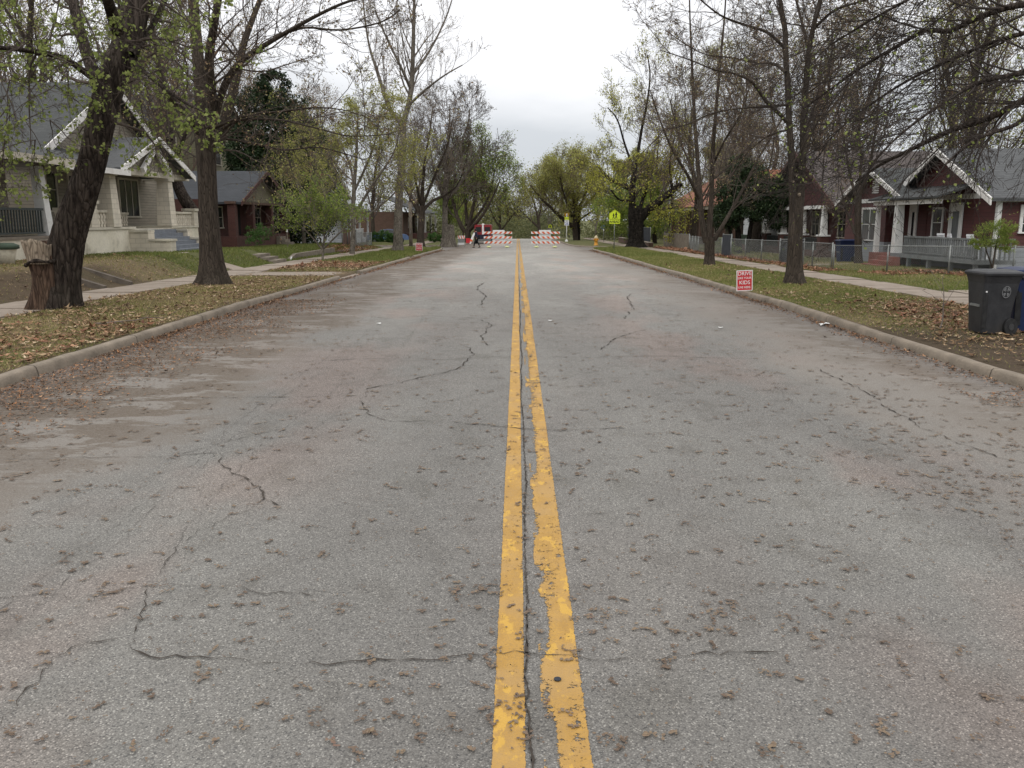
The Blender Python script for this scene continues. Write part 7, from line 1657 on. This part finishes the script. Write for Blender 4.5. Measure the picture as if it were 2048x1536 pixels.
def leaf_litter(name, pts, size, mat, label, zoff=.012, tilt=.35):
    X, Y = pts; n = len(X); onroad = (X > XLf(Y)) & (X < XRf(Y)); Z = np.where(onroad, prof(Y) + .006, ground_z(X, Y) + zoff) + .012 * r.random(n)
    sz = size * np.exp(r.normal(-.12, .38, n)).clip(.35, 2.0) * (1 + np.clip((Y - 25) / 60, 0, 1)); a = r.random(n) * 6.283
    c, s_ = np.cos(a), np.sin(a); k = 8
    rad = np.array([1, .45, .85, .4, .7, .35, .85, .5]); ang = np.linspace(0, 2 * np.pi, 9)[:8]
    lx = (rad * np.cos(ang))[None] * sz[:, None] * (.8 + .4 * r.random((n, 1))); ly = (rad * np.sin(ang))[None] * sz[:, None] * .62
    curl = (np.abs(lx) ** 1.0 * .30 + np.abs(ly) * .5) * r.random((n, 1)) * 1.3
    tx, ty = r.normal(0, tilt, (n, 1)), r.normal(0, tilt, (n, 1))
    wx = lx * c[:, None] - ly * s_[:, None]; wy = lx * s_[:, None] + ly * c[:, None]; wz = np.abs(lx * tx + ly * ty) + curl
    V = np.stack([X[:, None] + wx, Y[:, None] + wy, Z[:, None] + wz], -1).reshape(-1, 3)
    base = (np.arange(n) * k)[:, None]; Fq = np.concatenate([base + np.array([[0, 1, 2, 7]]), base + np.array([[7, 2, 3, 6]]), base + np.array([[6, 3, 4, 5]])])
    return tag(link(name, np_mesh(name, V, Fq, {'rnd': np.repeat(r.random(n), k)}), M[mat]), label, 'leaves', kind='stuff')
pts = []
for (n, x0, x1, y0, y1) in ((26000, -9.98, -6.42, 9, 44), (15000, 6.28, 9.98, 10, 40), (3500, -16, -11.7, 18, 33), (2200, 11.7, 16, 18, 36), (900, -11.5, -10.1, 14, 40), (300, 10.1, 11.5, 15, 40)):
    pts.append(scatter(n, x0, x1, y0, y1, lambda X, Y: np.where(off_walk(X, Y), np.clip(lit_f(X, Y) / 95, .02, 1), .06), r))
leaf_litter('dead_leaves', (np.concatenate([p[0] for p in pts]), np.concatenate([p[1] for p in pts])), .058, 'dead', 'dry tan oak leaves scattered over the verges', tilt=.4)
pts = [scatter(6500, 11.65, 12.9, 34, 76, lambda X, Y: np.clip(1.1 - (X - 11.6) * .5 + nz2(X, Y, 1.2) * .3, 0, 1), r), scatter(3000, -13.2, -11.65, 58, 74, lambda X, Y: np.clip(.9 + nz2(X, Y, 1) * .3, 0, 1), r),
       scatter(3600, -9.9, -6.5, 36.5, 43, lambda X, Y: np.clip(.8 + nz2(X * .6, Y * 1.4, 1.2) * .9 - .35 * np.abs(Y - 39) / 2, 0, 1), r), scatter(1300, -9.6, -6.45, 9, 16, lambda X, Y: np.clip(.4 + nz2(X, Y, 1.1, 21) + .3 * (X + 7.5), 0, 1), r), scatter(1500, 6.8, 9.8, 14.5, 20, lambda X, Y: np.clip(.4 + nz2(X, Y, 1.4, 5) + .25 * (X - 8), 0, 1), r), scatter(1200, 15, 17, 28, 31.5, lambda X, Y: X * 0 + .8, r), scatter(1200, 12.9, 16, 31, 33.5, lambda X, Y: X * 0 + .6, r)]
leaf_litter('rust_leaves', (np.concatenate([p[0] for p in pts]), np.concatenate([p[1] for p in pts])), .075, 'rust', 'reddish brown leaf drifts along the fences and left verge')
# gutter debris
def gut(side, n):
    Y = 8 + 62 * r.random(n) ** 1.5; d = np.abs(r.normal(0, .17, n)) * (1 + .9 * nz2(Y, Y * 0, .8, side)); d = np.clip(d, .01, 1.4)
    keep = r.random(n) < np.clip(.55 + .6 * nz2(Y, Y * 0 + 3, .5, side + 4), .1, 1); return ((-6.17 + d) if side < 0 else (6.0 - d))[keep], Y[keep]
a, b_ = gut(-1, 16000), gut(1, 12000)
leaf_litter('gutter_leaves', (np.concatenate([a[0], b_[0]]), np.concatenate([a[1], b_[1]])), .030, 'gutter', 'brown leaf crumbs gathered in both gutters', tilt=.5)
pts = [scatter(17000, -6.15, -4.3, 7.5, 22, lambda X, Y: np.clip(1.05 - .5 * (X + 6.1) + .55 * nz2(X, Y, 1.1, 33), 0, 1), r), scatter(16000, -6.15, -3.2, 7.5, 30, lambda X, Y: np.clip(.75 * nz2(X, Y, 1.3, 9) + .62 - .38 * (X + 6.1), 0, 1) * np.interp(Y, [7, 9, 26, 30], [.5, 1, .7, 0]), r), scatter(3500, 3.8, 6.0, 8, 24, lambda X, Y: np.clip(.8 * nz2(X, Y, 1.5, 4) + .1 - .4 * (5.9 - X), 0, 1), r), scatter(400, -5.9, -4.7, 9.0, 10.3, lambda X, Y: X * 0 + 1, r), scatter(260, 5.1, 5.9, 9.2, 10.0, lambda X, Y: X * 0 + 1, r)]
leaf_litter('road_crumbs', (np.concatenate([p[0] for p in pts]), np.concatenate([p[1] for p in pts])), .024, 'gutter', 'brown leaf crumbs strewn over the parking lanes', tilt=.4)
# catkins
def catkins(X, Y, L, wd, per, fs):
    """flattened brown clumps: each a ragged, bent streak of overlapping flakes"""
    n = len(X); a = r.random(n) * 3.1416; Lc = L * (.35 + .9 * r.random(n)); bend = r.normal(0, .8, n)
    t = r.random((n, per)) * 2 - 1; w = r.normal(0, 1, (n, per)) * wd * (1 - .6 * t ** 2) * (.6 + .8 * r.random((n, 1)))
    aa = a[:, None] + bend[:, None] * t
    br = (r.random((n, per)) < .22) * r.normal(0, .5, (n, per)) * L * (r.random((n, 1)) < .35)
    cx = X[:, None] + np.cos(aa) * t * Lc[:, None] / 2 - np.sin(aa) * (w + br); cy = Y[:, None] + np.sin(aa) * t * Lc[:, None] / 2 + np.cos(aa) * (w + br)
    cx = cx.ravel(); cy = cy.ravel(); N_ = len(cx); k = 6; an = np.linspace(0, 2 * np.pi, k, endpoint=False)[None] + r.random((N_, 1)) * 6
    rad = fs * (.4 + 1.0 * r.random((N_, 1))) * (.6 + .7 * r.random((N_, k))); st = 1 + .9 * r.random((N_, 1)); ad = np.repeat(a, per)[:, None] + r.normal(0, .5, (N_, 1))
    lx = rad * np.cos(an) * st; ly = rad * np.sin(an)
    wx = lx * np.cos(ad) - ly * np.sin(ad); wy = lx * np.sin(ad) + ly * np.cos(ad)
    tilt = r.normal(0, .13, (N_, 1)); z = prof(cy)[:, None] + .0088 + .002 * r.random((N_, 1)) + np.abs(lx * tilt)
    V = np.stack([cx[:, None] + wx, cy[:, None] + wy, z], -1).reshape(-1, 3); base = (np.arange(N_) * k)[:, None]
    Fq = np.concatenate([base + np.array([[0, 1, 2, 3]]), base + np.array([[0, 3, 4, 5]])])
    rn = np.clip(np.repeat(r.random(n), per) * .7 + r.random(N_) * .3, 0, 1)
    return V, Fq, np.repeat(rn, k)
def dn(X, Y):
    d = .34 + .22 * nz2(X, Y, .9, 3) + .25 * nz2(X, Y * 1.2, 2.2, 6)
    d = d + .45 * sstep(2.6, 4.2, X) * (Y < 12) + .30 * sstep(-2.8, -4.5, X)
    return np.clip(d * np.interp(Y, [2, 5, 9, 16, 30], [1, .9, .8, .6, .35]), .02, 1)
X, Y = scatter(900, -4.5, 4.5, 2.4, 6, dn, r); X2, Y2 = scatter(3400, -6, 5.9, 6, 15, dn, r); X3, Y3 = scatter(4200, -6, 5.9, 15, 36, dn, r)
p1 = catkins(X, Y, .11, .007, 18, .0058); p2 = catkins(X2, Y2, .13, .009, 14, .0072); p3 = catkins(X3, Y3, .16, .012, 8, .012)
# denser clumps seen near the double line and lower right
cl = [(930, 1190, 6), (905, 1195, 4), (960, 1185, 5), (1020, 1010, 5), (1015, 995, 4), (1100, 1420, 6), (1125, 1440, 4), (1030, 1460, 5), (1000, 1440, 4), (1095, 1240, 5), (1420, 1230, 6), (1390, 1260, 5), (1450, 1250, 4), (1480, 1235, 5), (1590, 1240, 5), (1600, 1255, 4), (1790, 1330, 4), (1290, 1240, 4), (1250, 1235, 3), (1700, 1215, 4), (1640, 1170, 3), (1560, 1365, 5), (1430, 1170, 3), (740, 1465, 5), (725, 1475, 4), (640, 1440, 3), (380, 1475, 4), (130, 1460, 4), (330, 1215, 4), (470, 1210, 3), (560, 1375, 3), (810, 1390, 3), (690, 1360, 3), (1740, 1480, 5), (1960, 1420, 3), (920, 1325, 5), (910, 1330, 3), (520, 1265, 3), (1900, 970, 9), (1860, 985, 7), (1950, 960, 9), (1990, 1000, 8), (1920, 1010, 7), (1700, 850, 6), (1760, 830, 6), (1800, 880, 7), (1850, 870, 6), (1690, 845, 5), (1880, 895, 7), (1730, 880, 6), (2010, 1030, 7), (2030, 960, 6)]
cx_ = []; cy_ = []
for (x, y, n) in cl:
    g_ = gr(x, y)
    for k in range(n): cx_.append(g_[0] + r.normal(0, .07 + .016 * g_[1])); cy_.append(g_[1] + r.normal(0, .05 + .012 * g_[1]))
p4 = catkins(np.array(cx_), np.array(cy_), .09, .009, 11, .0058)
Xa, Ya = scatter(5200, -4.5, 4.5, 2.4, 15, lambda X, Y: X * 0 + .8, r); p5 = catkins(Xa, Ya, .035, .004, 4, .0038)
Vs, Fs_, b0 = [], [], 0
for p in (p1, p2, p3, p4, p5): Vs.append(p[0]); Fs_.append(p[1] + b0); b0 += len(p[0])
tag(link('fallen_catkins', np_mesh('fallen_catkins', np.concatenate(Vs), np.concatenate(Fs_), {'rnd': np.concatenate([p[2] for p in (p1, p2, p3, p4, p5)])}, True), M['catkin']), 'brown fallen catkins strewn over the asphalt', 'catkins', kind='stuff')
# dark oval seal on paint, white scraps
b = gr(1115, 1362); m = MB(); m.tube([(b[0], b[1], .009), (b[0], b[1], .0125)], [.017, .016], 16); o = tag(m.build('bottle_cap', M['tarp']), 'dark flat cap lying on the yellow line near the bottom', 'cap')
for (x, y, s, lb) in ((1648, 652, .11, 'crumpled white paper scrap against the right kerb'), (1441, 657, .05, 'tiny white scrap on the asphalt left of the kerb litter'), (758, 649, .05, 'tiny white scrap on the left lane'), (1100, 643, .045, 'tiny white scrap right beside the double line')):
    g_ = gr(x, y); m = MB(); vs = []
    rq = random.Random(x)
    for i in range(5):
        for k in range(5): vs.append((g_[0] + (i - 2) * s * .4, g_[1] + (k - 2) * s * .3, g_[2] + .012 + rq.random() * s * .5))
    m.add(vs, [(i * 5 + k, i * 5 + k + 1, i * 5 + k + 6, i * 5 + k + 5) for i in range(4) for k in range(4)]); tag(m.build('paper_scrap', M['pale_litter']), lb, 'litter', 'white paper scraps')
# fallen twigs on verges
for (x, y, L, rz, lb) in ((190, 650, 1.3, .3, 'bare fallen branch lying in the left verge grass'), (1880, 660, .9, 1.2, 'thin dead twig sticking up by the charcoal bin')):
    g_ = gr(x, y, .12); T = Tree(300 + x); up_ = .05 if x < 1000 else .9
    T.grow(np.array([[g_[0], g_[1], g_[2] + .03]]), np.array([[math.cos(rz), math.sin(rz) * .3, up_]]), np.array([L]), np.array([.014]), levels=2, kids=(6,), nseg=(7, 4), wander=.14, up=0, rmin=.003)
    V, Fq = join([tubes_np(P, q_, 5) for (P, q_, s_) in T.br]); V[:, 2] = np.maximum(V[:, 2], g_[2] + .01)
    tag(link('fallen_branch', np_mesh('fallen_branch', V, Fq, None, True), M['twig_grey']), lb, 'branch')
